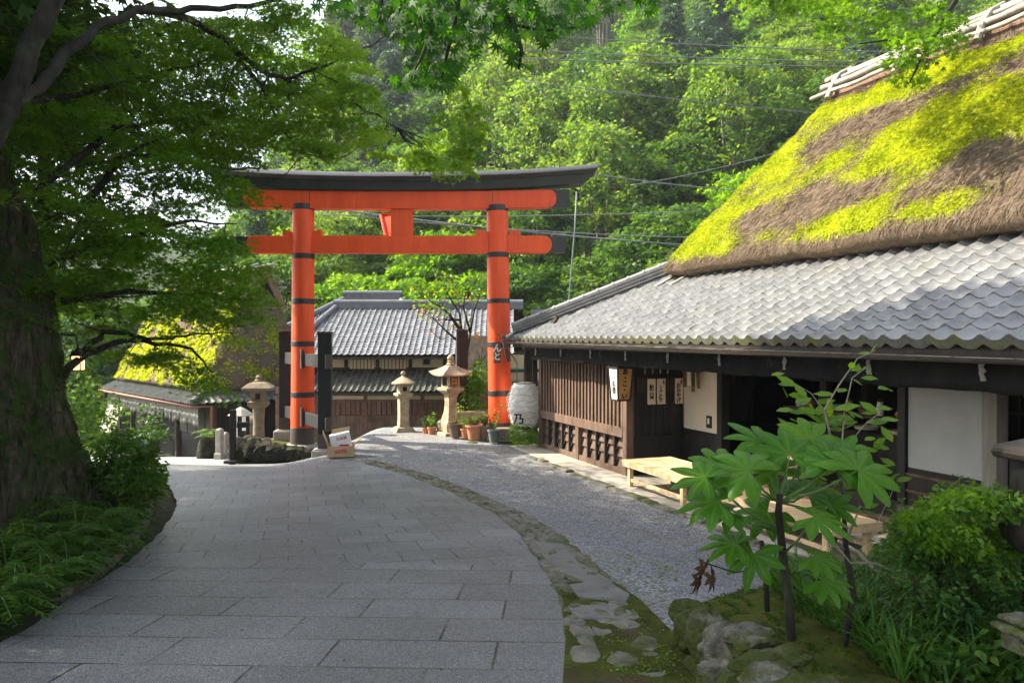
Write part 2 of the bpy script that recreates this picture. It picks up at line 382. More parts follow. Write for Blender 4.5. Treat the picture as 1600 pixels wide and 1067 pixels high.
class MB:
    def __init__(s): s.v = []; s.f = []
    def add(s, vs, fs):
        k = len(s.v); s.v += [tuple(v) for v in vs]; s.f += [tuple(i + k for i in f) for f in fs]; return s
    def box(s, c, ax, half):
        "box at c with axes ax (three vectors) and half sizes"
        c = Vector(c); X, Y, Z = [Vector(a) * h for a, h in zip(ax, half)]
        vs = [c + X * i + Y * j + Z * k for i in (-1, 1) for j in (-1, 1) for k in (-1, 1)]
        return s.add(vs, [(0, 1, 3, 2), (4, 6, 7, 5), (0, 4, 5, 1), (2, 3, 7, 6), (0, 2, 6, 4), (1, 5, 7, 3)])
    def abox(s, x0, x1, y0, y1, z0, z1):
        return s.box(((x0 + x1) / 2, (y0 + y1) / 2, (z0 + z1) / 2), ((1, 0, 0), (0, 1, 0), (0, 0, 1)), ((x1 - x0) / 2, (y1 - y0) / 2, (z1 - z0) / 2))
    def bbox(s, s0, s1, t0, t1, z0, z1):
        "box in teahouse axes"
        return s.box(B((s0 + s1) / 2, (t0 + t1) / 2, (z0 + z1) / 2), (BD, BN, (0, 0, 1)), (abs(s1 - s0) / 2, abs(t1 - t0) / 2, abs(z1 - z0) / 2))
    def bar(s, a, b, w, h, up=(0, 0, 1)):
        a = Vector(a); b = Vector(b); d = (b - a); l = d.length; d.normalize()
        u = Vector(up); side = d.cross(u)
        if side.length < 1e-4: side = d.cross(Vector((1, 0, 0)))
        side.normalize(); u = side.cross(d)
        return s.box((a + b) / 2, (d, side, u), (l / 2, w / 2, h / 2))
    def tube(s, pts, rad, n=8, caps=True):
        pts = [Vector(p) for p in pts]; m = len(pts)
        if isinstance(rad, (int, float)): rad = [rad] * m
        prev = None; vs = []
        for i, p in enumerate(pts):
            d = (pts[min(i + 1, m - 1)] - pts[max(i - 1, 0)])
            if d.length < 1e-9: d = Vector((0, 0, 1))
            d.normalize()
            if prev is None:
                a = d.cross(Vector((0, 0, 1)))
                if a.length < .05: a = d.cross(Vector((0, 1, 0)))
            else: a = prev - d * prev.dot(d)
            a.normalize(); prev = a; b = d.cross(a)
            for k in range(n):
                t = 2 * PI * k / n
                vs.append(p + (a * math.cos(t) + b * math.sin(t)) * rad[i])
        fs = [(i * n + k, i * n + (k + 1) % n, (i + 1) * n + (k + 1) % n, (i + 1) * n + k) for i in range(m - 1) for k in range(n)]
        if caps: fs += [tuple(range(n - 1, -1, -1)), tuple((m - 1) * n + k for k in range(n))]
        return s.add(vs, fs)
    def lathe(s, prof, c=(0, 0, 0), n=24, rot=0.0, sx=1, sy=1):
        c = Vector(c); vs = []; m = len(prof)
        for r, z in prof:
            for k in range(n):
                t = 2 * PI * k / n + rot
                vs.append(c + Vector((r * math.cos(t) * sx, r * math.sin(t) * sy, z)))
        fs = [(i * n + k, i * n + (k + 1) % n, (i + 1) * n + (k + 1) % n, (i + 1) * n + k) for i in range(m - 1) for k in range(n)]
        fs += [tuple(range(n - 1, -1, -1)), tuple((m - 1) * n + k for k in range(n))]
        return s.add(vs, fs)
    def prism(s, poly, o, ux, uy, un, depth):
        "polygon (2-D) placed at o with axes ux, uy, extruded along un"
        o = Vector(o); ux = Vector(ux); uy = Vector(uy); un = Vector(un); n = len(poly)
        a = [o + ux * x + uy * y for x, y in poly]; b = [p + un * depth for p in a]
        fs = [tuple(range(n - 1, -1, -1)), tuple(range(n, 2 * n))] + [(i, (i + 1) % n, n + (i + 1) % n, n + i) for i in range(n)]
        return s.add(a + b, fs)
    def build(s, name, mat, parent=None, smooth=False, bevel=0.0, segs=2):
        me = bpy.data.meshes.new(name); me.from_pydata(s.v, [], s.f); me.validate(); me.update()
        import bmesh
        bm = bmesh.new(); bm.from_mesh(me); bmesh.ops.recalc_face_normals(bm, faces=bm.faces[:]); bm.to_mesh(me); bm.free()
        return link(name, me, mat, parent, smooth, bevel, segs)
def auto_smooth(o, ang=40):
    me = o.data
    me.polygons.foreach_set('use_smooth', np.ones(len(me.polygons), bool))
    me.set_sharp_from_angle(angle=R(ang)); return o

def np_mesh(name, V, F, nper, var=None, attrs=None):
    me = bpy.data.meshes.new(name)
    nv, nf = len(V), len(F)
    me.vertices.add(nv); me.vertices.foreach_set('co', np.ascontiguousarray(V, np.float32).ravel())
    me.loops.add(nf * nper); me.loops.foreach_set('vertex_index', np.ascontiguousarray(F, np.int32).ravel())
    me.polygons.add(nf)
    me.polygons.foreach_set('loop_start', np.arange(0, nf * nper, nper, dtype=np.int32))
    me.polygons.foreach_set('loop_total', np.full(nf, nper, np.int32))
    if var is not None:
        a = me.attributes.new('var', 'FLOAT', 'FACE'); a.data.foreach_set('value', np.ascontiguousarray(var, np.float32))
    for k, vals in (attrs or {}).items():
        a = me.attributes.new(k, 'FLOAT', 'POINT'); a.data.foreach_set('value', np.ascontiguousarray(vals, np.float32))
    me.update(calc_edges=True); return me

# leaf templates : (verts (x along, y side, z up), quads)
T_RHOMB = (np.array([(0, 0, 0), (.42, .27, .05), (1, 0, -.06), (.42, -.27, .05)]), np.array([(0, 1, 2, 3)]))
T_BLADE = (np.array([(0, .05, 0), (0, -.05, 0), (.55, -.045, .02), (.55, .045, .02), (1, .004, -.1), (1, -.004, -.1)]), np.array([(0, 1, 2, 3), (3, 2, 5, 4)]))
T_SPRIG = (np.array([(0, 0, 0), (.3, .22, .03), (.62, .30, -.03), (.42, .06, .02), (1, 0, -.08), (.42, -.06, .02), (.62, -.30, -.03), (.3, -.22, .03)]), np.array([(0, 1, 2, 3), (0, 3, 4, 5), (0, 5, 6, 7)]))
def maple_template(nl=7):
    vs = [(0, 0, 0)]; qs = []
    tips = [(-112, .55), (-72, .82), (-36, .98), (0, 1.08), (36, .98), (72, .82), (112, .55)] if nl == 7 else [(-100, .62), (-48, .9), (0, 1.05), (48, .9), (100, .62)]
    def pol(a, r, z=0): return (r * math.cos(R(a)), r * math.sin(R(a)), z)
    idx = []
    for i, (a, r) in enumerate(tips):
        step = 18 if nl == 7 else 25
        idx.append((len(vs), len(vs) + 1, len(vs) + 2))
        vs += [pol(a - step, .36, .02), pol(a, r, -.10), pol(a + step, .36, .02)]
        qs.append((0, idx[-1][0], idx[-1][1], idx[-1][2]))
    v = np.array(vs); v[:, 0] += .0
    return v * .6, np.array(qs)
T_MAPLE7 = maple_template(7); T_MAPLE5 = maple_template(5)
def unit(a): return a / np.maximum(np.linalg.norm(a, axis=-1, keepdims=True), 1e-9)
def leaf_mesh(name, cen, axis, nrm, size, tmpl, var, attrs=None):
    cen = np.asarray(cen, float); axis = unit(np.asarray(axis, float)); nrm = np.asarray(nrm, float)
    nrm = unit(nrm - axis * (nrm * axis).sum(1, keepdims=True)); side = np.cross(nrm, axis)
    tv, tq = tmpl; n = len(cen); size = np.broadcast_to(np.asarray(size, float), (n,))
    V = cen[:, None, :] + size[:, None, None] * (tv[None, :, 0, None] * axis[:, None, :] + tv[None, :, 1, None] * side[:, None, :] + tv[None, :, 2, None] * nrm[:, None, :])
    F = tq[None] + (np.arange(n) * len(tv))[:, None, None]
    return np_mesh(name, V.reshape(-1, 3), F.reshape(-1, 4), 4, np.repeat(var, len(tq)), attrs)
def spray_leaves(centers, radii, count, leaf, rg, flat=.22, droop=.35, up=.75, rand=.55, out_from=None):
    """leaf layers: each centre is a flattened, outward-drooping spray of leaves"""
    cs, ax, nm, sz, vr = [], [], [], [], []
    for c, r in zip(centers, radii):
        n = max(6, int(count * rg.uniform(.7, 1.3)))
        th = rg.uniform(0, 2 * PI, n); rr = r * np.sqrt(rg.uniform(0.02, 1, n))
        off = np.stack([rr * np.cos(th), rr * np.sin(th), rg.normal(0, flat * r * .5, n) - droop * rr * rr / max(r, .01) * .6], 1)
        tilt = rg.normal(0, .18, 2)
        off[:, 2] += off[:, 0] * tilt[0] + off[:, 1] * tilt[1]
        cs.append(np.asarray(c)[None] + off)
        a = np.stack([np.cos(th), np.sin(th), np.full(n, -.35)], 1) + rg.normal(0, .5, (n, 3)); ax.append(a)
        nn = np.stack([rg.normal(0, rand, n), rg.normal(0, rand, n), np.full(n, up)], 1); nm.append(nn)
        sz.append(leaf * rg.uniform(.65, 1.25, n)); base = rg.normal(.5, .16)
        vr.append(np.clip(base + rg.normal(0, .15, n), 0, 1))
    return [np.concatenate(k) for k in (cs, ax, nm, sz, vr)]
# ================================================================== TERRAIN, ROADS
LEFT_PX = [(-190, 1180), (-60, 1052), (0, 1008), (60, 975), (120, 930), (180, 893), (235, 850), (265, 815), (276, 790), (268, 768), (246, 745), (222, 727)]
RIGHT_PX = [(894, 1190), (891, 1067), (886, 1000), (872, 935), (845, 885), (815, 840), (775, 805), (700, 768), (640, 745), (590, 731), (556, 722)]
LEFT_W = [G(*p) for p in LEFT_PX]; RIGHT_W = [G(*p) for p in RIGHT_PX]
def resample(pts, n):
    pts = [np.array(p[:2]) for p in pts]; d = np.concatenate([[0], np.cumsum([np.linalg.norm(b - a) for a, b in zip(pts, pts[1:])])])
    t = np.linspace(0, d[-1], n); a = np.array(pts)
    return np.stack([np.interp(t, d, a[:, 0]), np.interp(t, d, a[:, 1])], 1)
_ly = np.array([p.y for p in LEFT_W]); _lx = np.array([p.x for p in LEFT_W])
def road_left(y): return np.interp(y, _ly, _lx)
def grid_sheet(name, A, mat, kind='structure', dz=0.0):
    "A: array (n, m, 2) of plan points"
    n, m = A.shape[:2]; z = gz(A[..., 0], A[..., 1]) + dz
    V = np.concatenate([A, z[..., None]], 2).reshape(-1, 3)
    i = np.arange(n - 1)[:, None] * m + np.arange(m - 1)[None]
    F = np.stack([i, i + 1, i + m + 1, i + m], -1).reshape(-1, 4)
    o = link(name, np_mesh(name, V, F, 4), mat, None, True); o['kind'] = kind; return o

def terrain():
    xs = np.concatenate([np.linspace(-90, -14, 30)[:-1], np.linspace(-14, 14, 70)[:-1], np.linspace(14, 110, 36)])
    ys = np.concatenate([np.linspace(-25, 0, 14)[:-1], np.linspace(0, 30, 80)[:-1], np.linspace(30, 130, 60)])
    X, Y = np.meshgrid(xs, ys, indexing='ij')
    Z = gz(X, Y)
    d = road_left(Y) - X
    bank = .55 * sstep(.5, 2.6, d) * (1 - sstep(11.5, 14, Y)) * (Y > -30)
    Z = Z - .06 * (Y < 26) + bank
    n, m = X.shape; V = np.stack([X, Y, Z], -1).reshape(-1, 3)
    i = np.arange(n - 1)[:, None] * m + np.arange(m - 1)[None]
    F = np.stack([i, i + m, i + m + 1, i + 1], -1).reshape(-1, 4)
    me = np_mesh('ground', V, F, 4)
    me.materials.append(MATS['soil']); me.materials.append(MATS['hill_floor'])
    cy = Y[:-1, :-1].reshape(-1)
    me.polygons.foreach_set('material_index', (cy > 30).astype(np.int32))
    o = link('ground', me, None, None, True); o['kind'] = 'structure'
terrain()
n_st = 90
La = resample(LEFT_W, n_st); Ra = resample(RIGHT_W, n_st)
w = np.linspace(0, 1, 30)[None, :, None]
jit = np.array([[mnoise.noise(Vector((a * 3, b * 3, 0.3))) for b in (0, 9)] for a in np.linspace(0, 14, n_st)]) * .035
La[:, 0] += jit[:, 0]; Ra[:, 0] += jit[:, 1]
grid_sheet('paved_road', La[:, None] * (1 - w) + Ra[:, None] * w, 'granite_paving', dz=.016)
# pale road running down to the left, beyond the paving
lo = [(-14, 13.5), (-14, 27.5)]; 
gx = np.linspace(-16, -4.3, 40); gy = np.linspace(14.2, 24.6, 40)
Xa, Ya = np.meshgrid(gx, gy, indexing='ij')
grid_sheet('lower_road', np.stack([Xa, Ya], -1), 'pale_asphalt', dz=.004)
# gravel forecourt
ss = np.linspace(-1, 22.5, 110)
Aq = np.zeros((110, 46, 2))
for i, s_ in enumerate(ss):
    y_c = s_
    x_right = (6.26 - math.sin(TH) * y_c) / math.cos(TH)
    if y_c > 18.6: x_right = max(x_right, 1.2) + (y_c - 18.6) * .4
    x_left = float(np.interp(y_c, [p.y for p in RIGHT_W], [p.x for p in RIGHT_W])) - .25
    if y_c > 16: x_left = -4.75
    Aq[i, :, 0] = np.linspace(x_left, x_right, 46); Aq[i, :, 1] = y_c
grid_sheet('gravel_lane', Aq, 'gravel', dz=.008)

# stone edging between paving and gravel : irregular flat stones, part of the road edge
def edging():
    mb = MB(); rg = random.Random(3)
    path = resample(RIGHT_W[1:], 700)
    seg = np.linalg.norm(path[1] - path[0])
    wid = lambda y: np.interp(y, [3.5, 5.5, 7, 9, 12, 17], [.62, .52, .46, .42, .36, .3])
    for row in range(3):
        k = rg.randint(0, 4)
        while k < 690:
            p = path[k]; q = path[min(k + 3, 699)]; t = (q - p) / max(np.linalg.norm(q - p), 1e-6); nrm = np.array([t[1], -t[0]])
            W = wid(p[1]) / 3; ln = rg.uniform(.10, .30) * (1.0 if row != 1 else 1.25)
            step = max(1, int((ln + .015) / seg))
            if p[1] < 6.6 and rg.random() < (.35 if row == 0 else .6): k += step; continue
            c = p + nrm * (W * (row + .5 + rg.uniform(-.12, .12))) + t * ln / 2; pts = []; n = 8; ang = rg.uniform(-.25, .25)
            for a in range(n):
                th = 2 * PI * a / n + rg.uniform(-.25, .25); e = .53 * rg.uniform(.8, 1.12)
                u = math.copysign(abs(math.cos(th)) ** .7, math.cos(th)) * ln * e; v = math.copysign(abs(math.sin(th)) ** .7, math.sin(th)) * W * e * rg.uniform(.8, 1.05)
                pts.append(c + t * (u * math.cos(ang) - v * math.sin(ang)) + nrm * (u * math.sin(ang) + v * math.cos(ang)))
            z = float(gz(c[0], c[1])) + rg.uniform(.016, .036); tl = rg.uniform(-.03, .03)
            vs = [(v[0], v[1], z + tl * (j - 3) / 6 + rg.uniform(-.004, .004)) for j, v in enumerate(pts)] + [(v[0] + (v[0] - c[0]) * .15, v[1] + (v[1] - c[1]) * .15, z - .08) for v in pts]
            mb.add(vs + [(c[0], c[1], z + .006)], [(j, (j + 1) % n, 2 * n) for j in range(n)] + [(j, n + j, n + (j + 1) % n, (j + 1) % n) for j in range(n)])
            k += step
    o = mb.build('stone_edging', 'kerb_stone', None, False, .006); o['kind'] = 'structure'
edging()
# mossy dirt that fills the joints of the edging
_e = resample(RIGHT_W, 160); _w = np.interp(_e[:, 1], [3.5, 5.5, 7, 9, 12, 17], [.75, .62, .52, .46, .40, .34])
_t = np.gradient(_e, axis=0); _t /= np.linalg.norm(_t, axis=1, keepdims=True); _n = np.stack([_t[:, 1], -_t[:, 0]], 1)
_jw = np.array([.06 * mnoise.noise(Vector((a * .35, 2, 0))) for a in range(160)])
_f = np.linspace(-.06, 1, 8)[None, :, None]
grid_sheet('edging_bed', _e[:, None] + _n[:, None] * _f * (_w + _jw)[:, None, None], 'verge_dirt', dz=.013)
# mossy soil strip beside the edging in the foreground
mp = [(888, 1120), (889, 1000), (884, 940), (900, 905), (960, 905), (1000, 950), (1060, 1010), (1120, 1120)]
Lm = resample([G(*p) for p in [(870, 1190), (880, 1067), (884, 1000), (880, 940), (862, 890)]], 40)
Rm = resample([G(*p) for p in [(1210, 1190), (1130, 1067), (1065, 1005), (1000, 940), (925, 890)]], 40)
w2 = np.linspace(0, 1, 16)[None, :, None]
grid_sheet('mossy_verge', Lm[:, None] * (1 - w2) + Rm[:, None] * w2, 'moss_soil', dz=.020)
# flat pale cement smears by the edging
for pl in ([(838, 852), (880, 855), (905, 885), (960, 915), (940, 925), (880, 900), (850, 875)], [(812, 806), (838, 812), (842, 824), (820, 818)], [(890, 920), (945, 912), (985, 935), (980, 946), (905, 938)], [(885, 955), (960, 950), (990, 965), (975, 975), (905, 972)]):
    pts = [G(*p) for p in pl]; c = sum(pts, Vector()) / len(pts)
    mb = MB(); n = len(pts)
    mb.add([p + Vector((0, 0, .038)) for p in pts] + [p + (p - c) * .08 - Vector((0, 0, .05)) for p in pts], [tuple(range(n))] + [(j, n + j, n + (j + 1) % n, (j + 1) % n) for j in range(n)])
    o = mb.build('cement_slab', 'wet_patch', None, False, .01); o['kind'] = 'structure'
# concrete apron under the teahouse eaves with its stone kerb
mb = MB(); mb.bbox(1.0, 17.6, 6.27, 11.2, -.4, .05); o = mb.build('concrete_apron', 'concrete', None, False, .015); o['kind'] = 'structure'
mb = MB(); s_ = 17.8; rg = random.Random(8)
while s_ > 4.5:
    ln = rg.uniform(.25, .6)
    mb.bbox(s_ - ln + .012, s_, 6.27 - rg.uniform(.14, .20), 6.262, -.3, .035 + rg.uniform(-.02, .03)); s_ -= ln
o = mb.build('kerb', 'kerb_stone', None, False, .02); o['kind'] = 'structure'

# drain channel at the left of the paving
dpx = [(286, 770), (285, 800), (262, 835), (225, 872), (165, 915)]
dl = [G(*p) for p in [(150, 930), (200, 885), (236, 846), (258, 812), (262, 790), (250, 770)]]
mb = MB()
for k in range(len(dl) - 1):
    a, b = dl[k].copy(), dl[k + 1].copy(); off = (b - a).cross(Vector((0, 0, 1))).normalized() * -.22
    mb.bar(a + off + Vector((0, 0, .03)), b + off + Vector((0, 0, .03)), .07, .16)
    mb.bar(a + off * 2.6 + Vector((0, 0, .0)), b + off * 2.6 + Vector((0, 0, .0)), .07, .2)
    mb.bar(a + off * 1.8 + Vector((0, 0, -.02)), b + off * 1.8 + Vector((0, 0, -.02)), .34, .03)
o = mb.build('drain_channel', 'kerb_stone', None, False, .01); o['kind'] = 'structure'

# ================================================================== TILED ROOF FIELD
def tile_field(name, O, U, W, nu, nv, pu, pv, mat, parent, clipL=None, clipR=None, amp=.058, lift=.020, seg=8, seed=1, edge=None):
    """rows of S tiles. O lower corner, U unit along the eave, W unit up the slope; clip functions give limits of u at height v"""
    O = np.array(O); U = np.array(U); W = np.array(W); Nn = np.cross(U, W); Nn /= np.linalg.norm(Nn)
    if Nn[2] < 0: Nn = -Nn
    rg = np.random.default_rng(seed)
    q = np.linspace(0, 1, seg + 1)
    prof = amp * (.5 + .5 * np.cos(2 * PI * q ** .82)) ** 1.9
    V = []; F = []; var = []
    for j in range(nv):
        for i in range(nu):
            u = (i + q) * pu
            v0 = j * pv; v1 = (j + 1) * pv + .03
            lo0, hi0 = (clipL(v0) if clipL else -1e9), (clipR(v0) if clipR else 1e9)
            lo1, hi1 = (clipL(v1) if clipL else -1e9), (clipR(v1) if clipR else 1e9)
            if u[0] > max(hi0, hi1) - .02 or u[-1] < min(lo0, lo1) + .02: continue
            jl = lift + rg.uniform(-.004, .006); jv = rg.uniform(-.006, .006)
            ua = np.clip(u, lo0, hi0); ub = np.clip(u, lo1, hi1)
            h0 = prof + jl; h1 = prof + .002
            base = len(V)
            for k in range(seg + 1): V.append(O + U * ua[k] + W * (v0 + jv) + Nn * (h0[k] - .03))
            for k in range(seg + 1): V.append(O + U * ua[k] + W * (v0 + jv) + Nn * h0[k])
            for k in range(seg + 1): V.append(O + U * ub[k] + W * v1 + Nn * h1[k])
            n1 = seg + 1; c = rg.uniform(0, 1)
            for k in range(seg):
                F.append((base + k, base + k + 1, base + n1 + k + 1, base + n1 + k)); var.append(c * .6)
                F.append((base + n1 + k, base + n1 + k + 1, base + 2 * n1 + k + 1, base + 2 * n1 + k)); var.append(c)
    V = np.array(V); me = np_mesh(name, V, np.array(F), 4, np.array(var))
    o = link(name, me, mat, parent, True); me.set_sharp_from_angle(angle=R(50)); return o

def text_mesh(name, body, mat, parent, o, ux, uy, size, depth=.004, align='CENTER', spacing=.92, bold=0.0):
    cu = bpy.data.curves.new(name, 'FONT'); cu.body = body; cu.size = size; cu.align_x = 'CENTER'; cu.align_y = 'CENTER'
    cu.space_line = spacing; cu.extrude = depth; cu.offset = bold; cu.resolution_u = 3
    tmp = bpy.data.objects.new(name + '_tmp', cu); C.objects.link(tmp)
    dg = bpy.context.evaluated_depsgraph_get(); dg.update()
    me = bpy.data.meshes.new_from_object(tmp.evaluated_get(dg)); bpy.data.objects.remove(tmp); bpy.data.curves.remove(cu)
    ux = Vector(ux).normalized(); uy = Vector(uy).normalized(); un = ux.cross(uy)
    M = Matrix((ux, uy, un)).transposed().to_4x4(); M.translation = Vector(o)
    me.transform(M); me.name = name; me.materials.clear()
    return link(name, me, mat, parent)

# ================================================================== TEAHOUSE
ES, ET, EZ = 17.09, 6.35, 2.47           # eave hip corner
house = thing('teahouse', B(9, 8, 0), 'long dark timber teahouse with a tiled lower roof below a mossy thatched one', 'teahouse')
PITCH = .50
wv = (BN + Vector((0, 0, PITCH))).normalized()
PU, NU = .2716, 60
runv = 2.75; slopeL = runv * math.sqrt(1 + PITCH ** 2)
NV = 13; PVv = slopeL / NV
cosp = 1 / math.sqrt(1 + PITCH ** 2)
troof = tile_field('tile_roof', B(ES, ET, EZ), -BD, wv, NU, NV, PU, PVv, 'roof_tile', house, clipL=lambda v: v * cosp * 1.0, seed=3)
# mossy tile ends along the eave (scalloped)
mb = MB(); q = np.linspace(0, 1, 9); prof = .058 * (.5 + .5 * np.cos(2 * PI * q ** .82)) ** 1.9
nv_ = (Vector((0, 0, 1)) - BN * PITCH).normalized()
for i in range(NU):
    for k in range(8):
        p = [B(ES - (i + q[a]) * PU, ET - .006, EZ) + nv_ * (prof[a] + h) for a, h in ((k, -.075), (k + 1, -.075), (k + 1, .024), (k, .024))]
        bk = [x + BN * .05 for x in p]
        mb.add(p + bk, [(0, 1, 2, 3), (0, 4, 5, 1), (3, 2, 6, 7)])
e = mb.build('tile_end', 'mossy_edge', troof); auto_smooth(e, 50)
# roof deck, fascia and the hip end
mb = MB()
top = ET + runv
mb.add([B(ES - .05, ET + .02, EZ - .06), B(.6, ET + .02, EZ - .06), B(.6, top + .6, EZ - .06 + (runv + .6) * PITCH), B(ES - runv - .6, top + .6, EZ - .06 + (runv + .6) * PITCH)], [(0, 1, 2, 3)])
mb.add([B(ES - .05, ET + .02, EZ - .06), B(ES - runv, top, EZ - .06 + runv * PITCH), B(ES - runv, top + 4, EZ - .06 + runv * PITCH), B(ES - .05, ET + 9, EZ - .06)], [(0, 1, 2, 3)])
mb.bbox(.6, ES - .06, ET + .03, ET + .08, EZ - .19, EZ - .055)
mb.bbox(ES - .12, ES - .06, ET + .08, ET + 7, EZ - .16, EZ - .07)
s_ = ES - .45
while s_ > 1.5:
    mb.bar(B(s_, ET + .08, EZ - .13), B(s_, ET + 1.6, EZ - .13 + 1.52 * PITCH), .06, .09); s_ -= .45
t_ = ET + .6
while t_ < ET + 5:
    mb.bar(B(ES - .1, t_, EZ - .13), B(ES - 1.3, t_, EZ - .13 + 1.2 * PITCH), .06, .09); t_ += .45
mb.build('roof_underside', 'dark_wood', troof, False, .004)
endf = tile_field('end_roof', B(ES, ET + 8.2, EZ), -BN, (-BD + Vector((0, 0, PITCH))).normalized(), 30, NV, PU, PVv, 'roof_tile', troof, clipR=lambda v: 8.2 - v * cosp, seed=4, seg=5)
# hip ridge : stacked flat tiles with a round cap
hd = (-BD + BN + Vector((0, 0, PITCH))); ha = B(ES, ET, EZ + .03); hb = ha + hd * (runv - .02)
mb = MB(); side = hd.cross(Vector((0, 0, 1))).normalized(); hu = side.cross(hd.normalized()).normalized()
if hu.z < 0: hu = -hu
for k, (wd, z0) in enumerate(((.26, .06), (.22, .105), (.25, .135), (.20, .175), (.23, .20))):
    mb.bar(ha + hd * .10 + hu * z0, hb + hu * z0, wd, .038 if k % 2 else .022, up=hu)
hr = mb.build('hip_ridge', 'roof_tile', troof, False, .004)
mb = MB(); n = 11
for k in range(n):
    a = ha + hd * (.10 + (runv - .12) * k / n) + hu * .235; b = ha + hd * (.10 + (runv - .12) * (k + 1.04) / n) + hu * .235
    mb.tube([a, a + (b - a) * .12, a + (b - a) * .13, b], [.085, .085, .07, .07], 12)
mb.tube([ha - hd * .10 + hu * .0, ha + hd * .10 + hu * .05], [.06, .075], 12)
o = mb.build('ridge_cap', 'roof_tile', troof); auto_smooth(o)
# two flat skylight boards low on the roof by the hip
mb = MB()
for ds in (0, .55):
    c0 = B(ES - 3.1 - ds, ET + 1.95, EZ + 1.95 * PITCH + .075); c1 = B(ES - 3.1 - ds, ET + 2.6, EZ + 2.6 * PITCH + .075)
    mb.bar(c0, c1, .10, .05, up=nv_)
mb.build('roof_strip', 'grey_wood', troof, False, .01)
# rain gutter
gp = [B(17.35 - k * .6, 6.27, 2.405 - .0058 * k * .6) for k in range(28)]
mb = MB()
for a, b in zip(gp, gp[1:]):
    for k in range(6):
        t0, t1 = PI + PI * k / 6, PI + PI * (k + 1) / 6
        r_ = .046
        f = lambda p, t, rr: p + BN * math.cos(t) * rr + Vector((0, 0, math.sin(t) * rr))
        mb.add([f(a, t0, r_), f(a, t1, r_), f(b, t1, r_), f(b, t0, r_)], [(0, 1, 2, 3)])
        mb.add([f(a, t0, r_ - .006), f(a, t1, r_ - .006), f(b, t1, r_ - .006), f(b, t0, r_ - .006)], [(3, 2, 1, 0)])
    mb.tube([a - BN * .046, b - BN * .046], .006, 6); mb.tube([a + BN * .046, b + BN * .046], .006, 6)
gut = mb.build('gutter', 'gutter_metal', house); auto_smooth(gut, 60)
for k in range(0, 27, 1):
    mb = MB(); a = gp[k]; mb.bar(a - BN * .054 + Vector((0, 0, .004)), a + BN * .09 + Vector((0, 0, .012)), .02, .012)
    mb.build('gutter_bracket', 'gutter_metal', gut)

# thatch
def thatch_mesh():
    s_lo, s_hi = 14.2, 12.1; t_lo, t_rg = 8.42, 11.25; z_lo, z_rg = 3.88, 7.16
    tb_lo = 13.9; s_end = .8
    rings = []
    nk = 64
    def ring_pts(sh, tf, tb, rad):
        pts = []
        for s in np.linspace(s_end, sh - rad, 170): pts.append((s, tf))
        for a in np.linspace(0, PI / 2, 12)[1:-1]: pts.append((sh - rad + rad * math.sin(a), tf + rad - rad * math.cos(a)))
        for t in np.linspace(tf + rad, tb - rad, 30): pts.append((sh, t))
        for a in np.linspace(0, PI / 2, 6)[1:-1]: pts.append((sh - rad + rad * math.cos(a), tb - rad + rad * math.sin(a)))
        for s in np.linspace(sh - rad, s_end, 40): pts.append((s, tb))
        return pts
    lip = [(0, -.50, .80), (0, -.30, .74), (0, -.20, .62), (0, -.17, .34), (0, -.13, .12), (0, -.05, .02)]
    for a, dz, ins in lip: rings.append(([(s, t) for s, t in ring_pts(s_lo - ins, t_lo + ins, tb_lo - ins, .38)], z_lo + dz))
    for k in range(1, nk + 1):
        f = k / nk
        g = f ** .90
        tf = t_lo + (t_rg - .16 - t_lo) * (f * .85 + .15 * f ** 1.6); z = z_lo + (z_rg - z_lo) * g
        tb = tb_lo + (t_rg + .16 - tb_lo) * f
        sh = s_lo + (s_hi - s_lo) * (1 - (1 - f) ** 1.5) 
        rings.append((ring_pts(sh, tf, tb, .38 * (1 - f) + .1), z))
    V = []; M = []
    for k, (pts, z) in enumerate(rings):
        for s, t in pts:
            p = B(s, t, z); 
            h = .06 * mnoise.fractal(p * 1.3, .9, 2, 4) + .028 * mnoise.noise(p * 7) + .012 * mnoise.noise(p * 19)
            f = max(0, (k - 5)) / nk
            diag = mnoise.fractal(Vector((s * .42 + t * .45, t * .95 - s * .10, z * .2)) + Vector((3.1, 1.7, .4)), .75, 2.1, 5)
            sl = max(0, min(1, (13.6 - s) / 6))        # 0 at the left hip, 1 towards the near end
            gq = lambda c, w: math.exp(-((f - c) / w) ** 2)
            main = gq(.42 - .04 * (1 - sl), .125 + .16 * (1 - sl)); brown = gq(.66, .085) * min(1, sl * 2.2); topm = gq(.83, .05); topb = gq(.95, .06)
            lowb = gq(.19, .075) * min(1, sl * 2.0); lowm = gq(.09, .05) * max(0, mnoise.noise(Vector((s * .9, 7.3, 0))) * 1.6 + .15)
            m = .37 + .62 * diag + .40 * main - .34 * brown + .26 * topm - .25 * topb - .26 * lowb + .55 * lowm + .16 * mnoise.noise(p * 2.3) + .18 * mnoise.noise(p * 1.1) - .35 * (1 - min(1, f / .04)) - (.9 if k < 6 else 0)
            m = min(1, max(0, m)); M.append(m)
            nd = -BN if t < t_rg - .1 and s < s_hi + 1 else (BD if s > 12 else BN)
            bulge = h + .035 * float(sstep(.40, .75, m))
            V.append(p + nd * bulge * .6 + Vector((0, 0, bulge * .8)))
    m_ = len(rings[0][0]); F = []
    for k in range(len(rings) - 1):
        for i in range(m_ - 1):
            F.append((k * m_ + i, k * m_ + i + 1, (k + 1) * m_ + i + 1, (k + 1) * m_ + i))
    return np.array(V), np.array(F), np.array(M), m_, len(rings)
TV, TF, TM, TMm, TMk = thatch_mesh()
me = np_mesh('thatch_roof', TV, TF, 4, None, {'moss': TM}); thatch = link('thatch_roof', me, 'thatch', house, True)
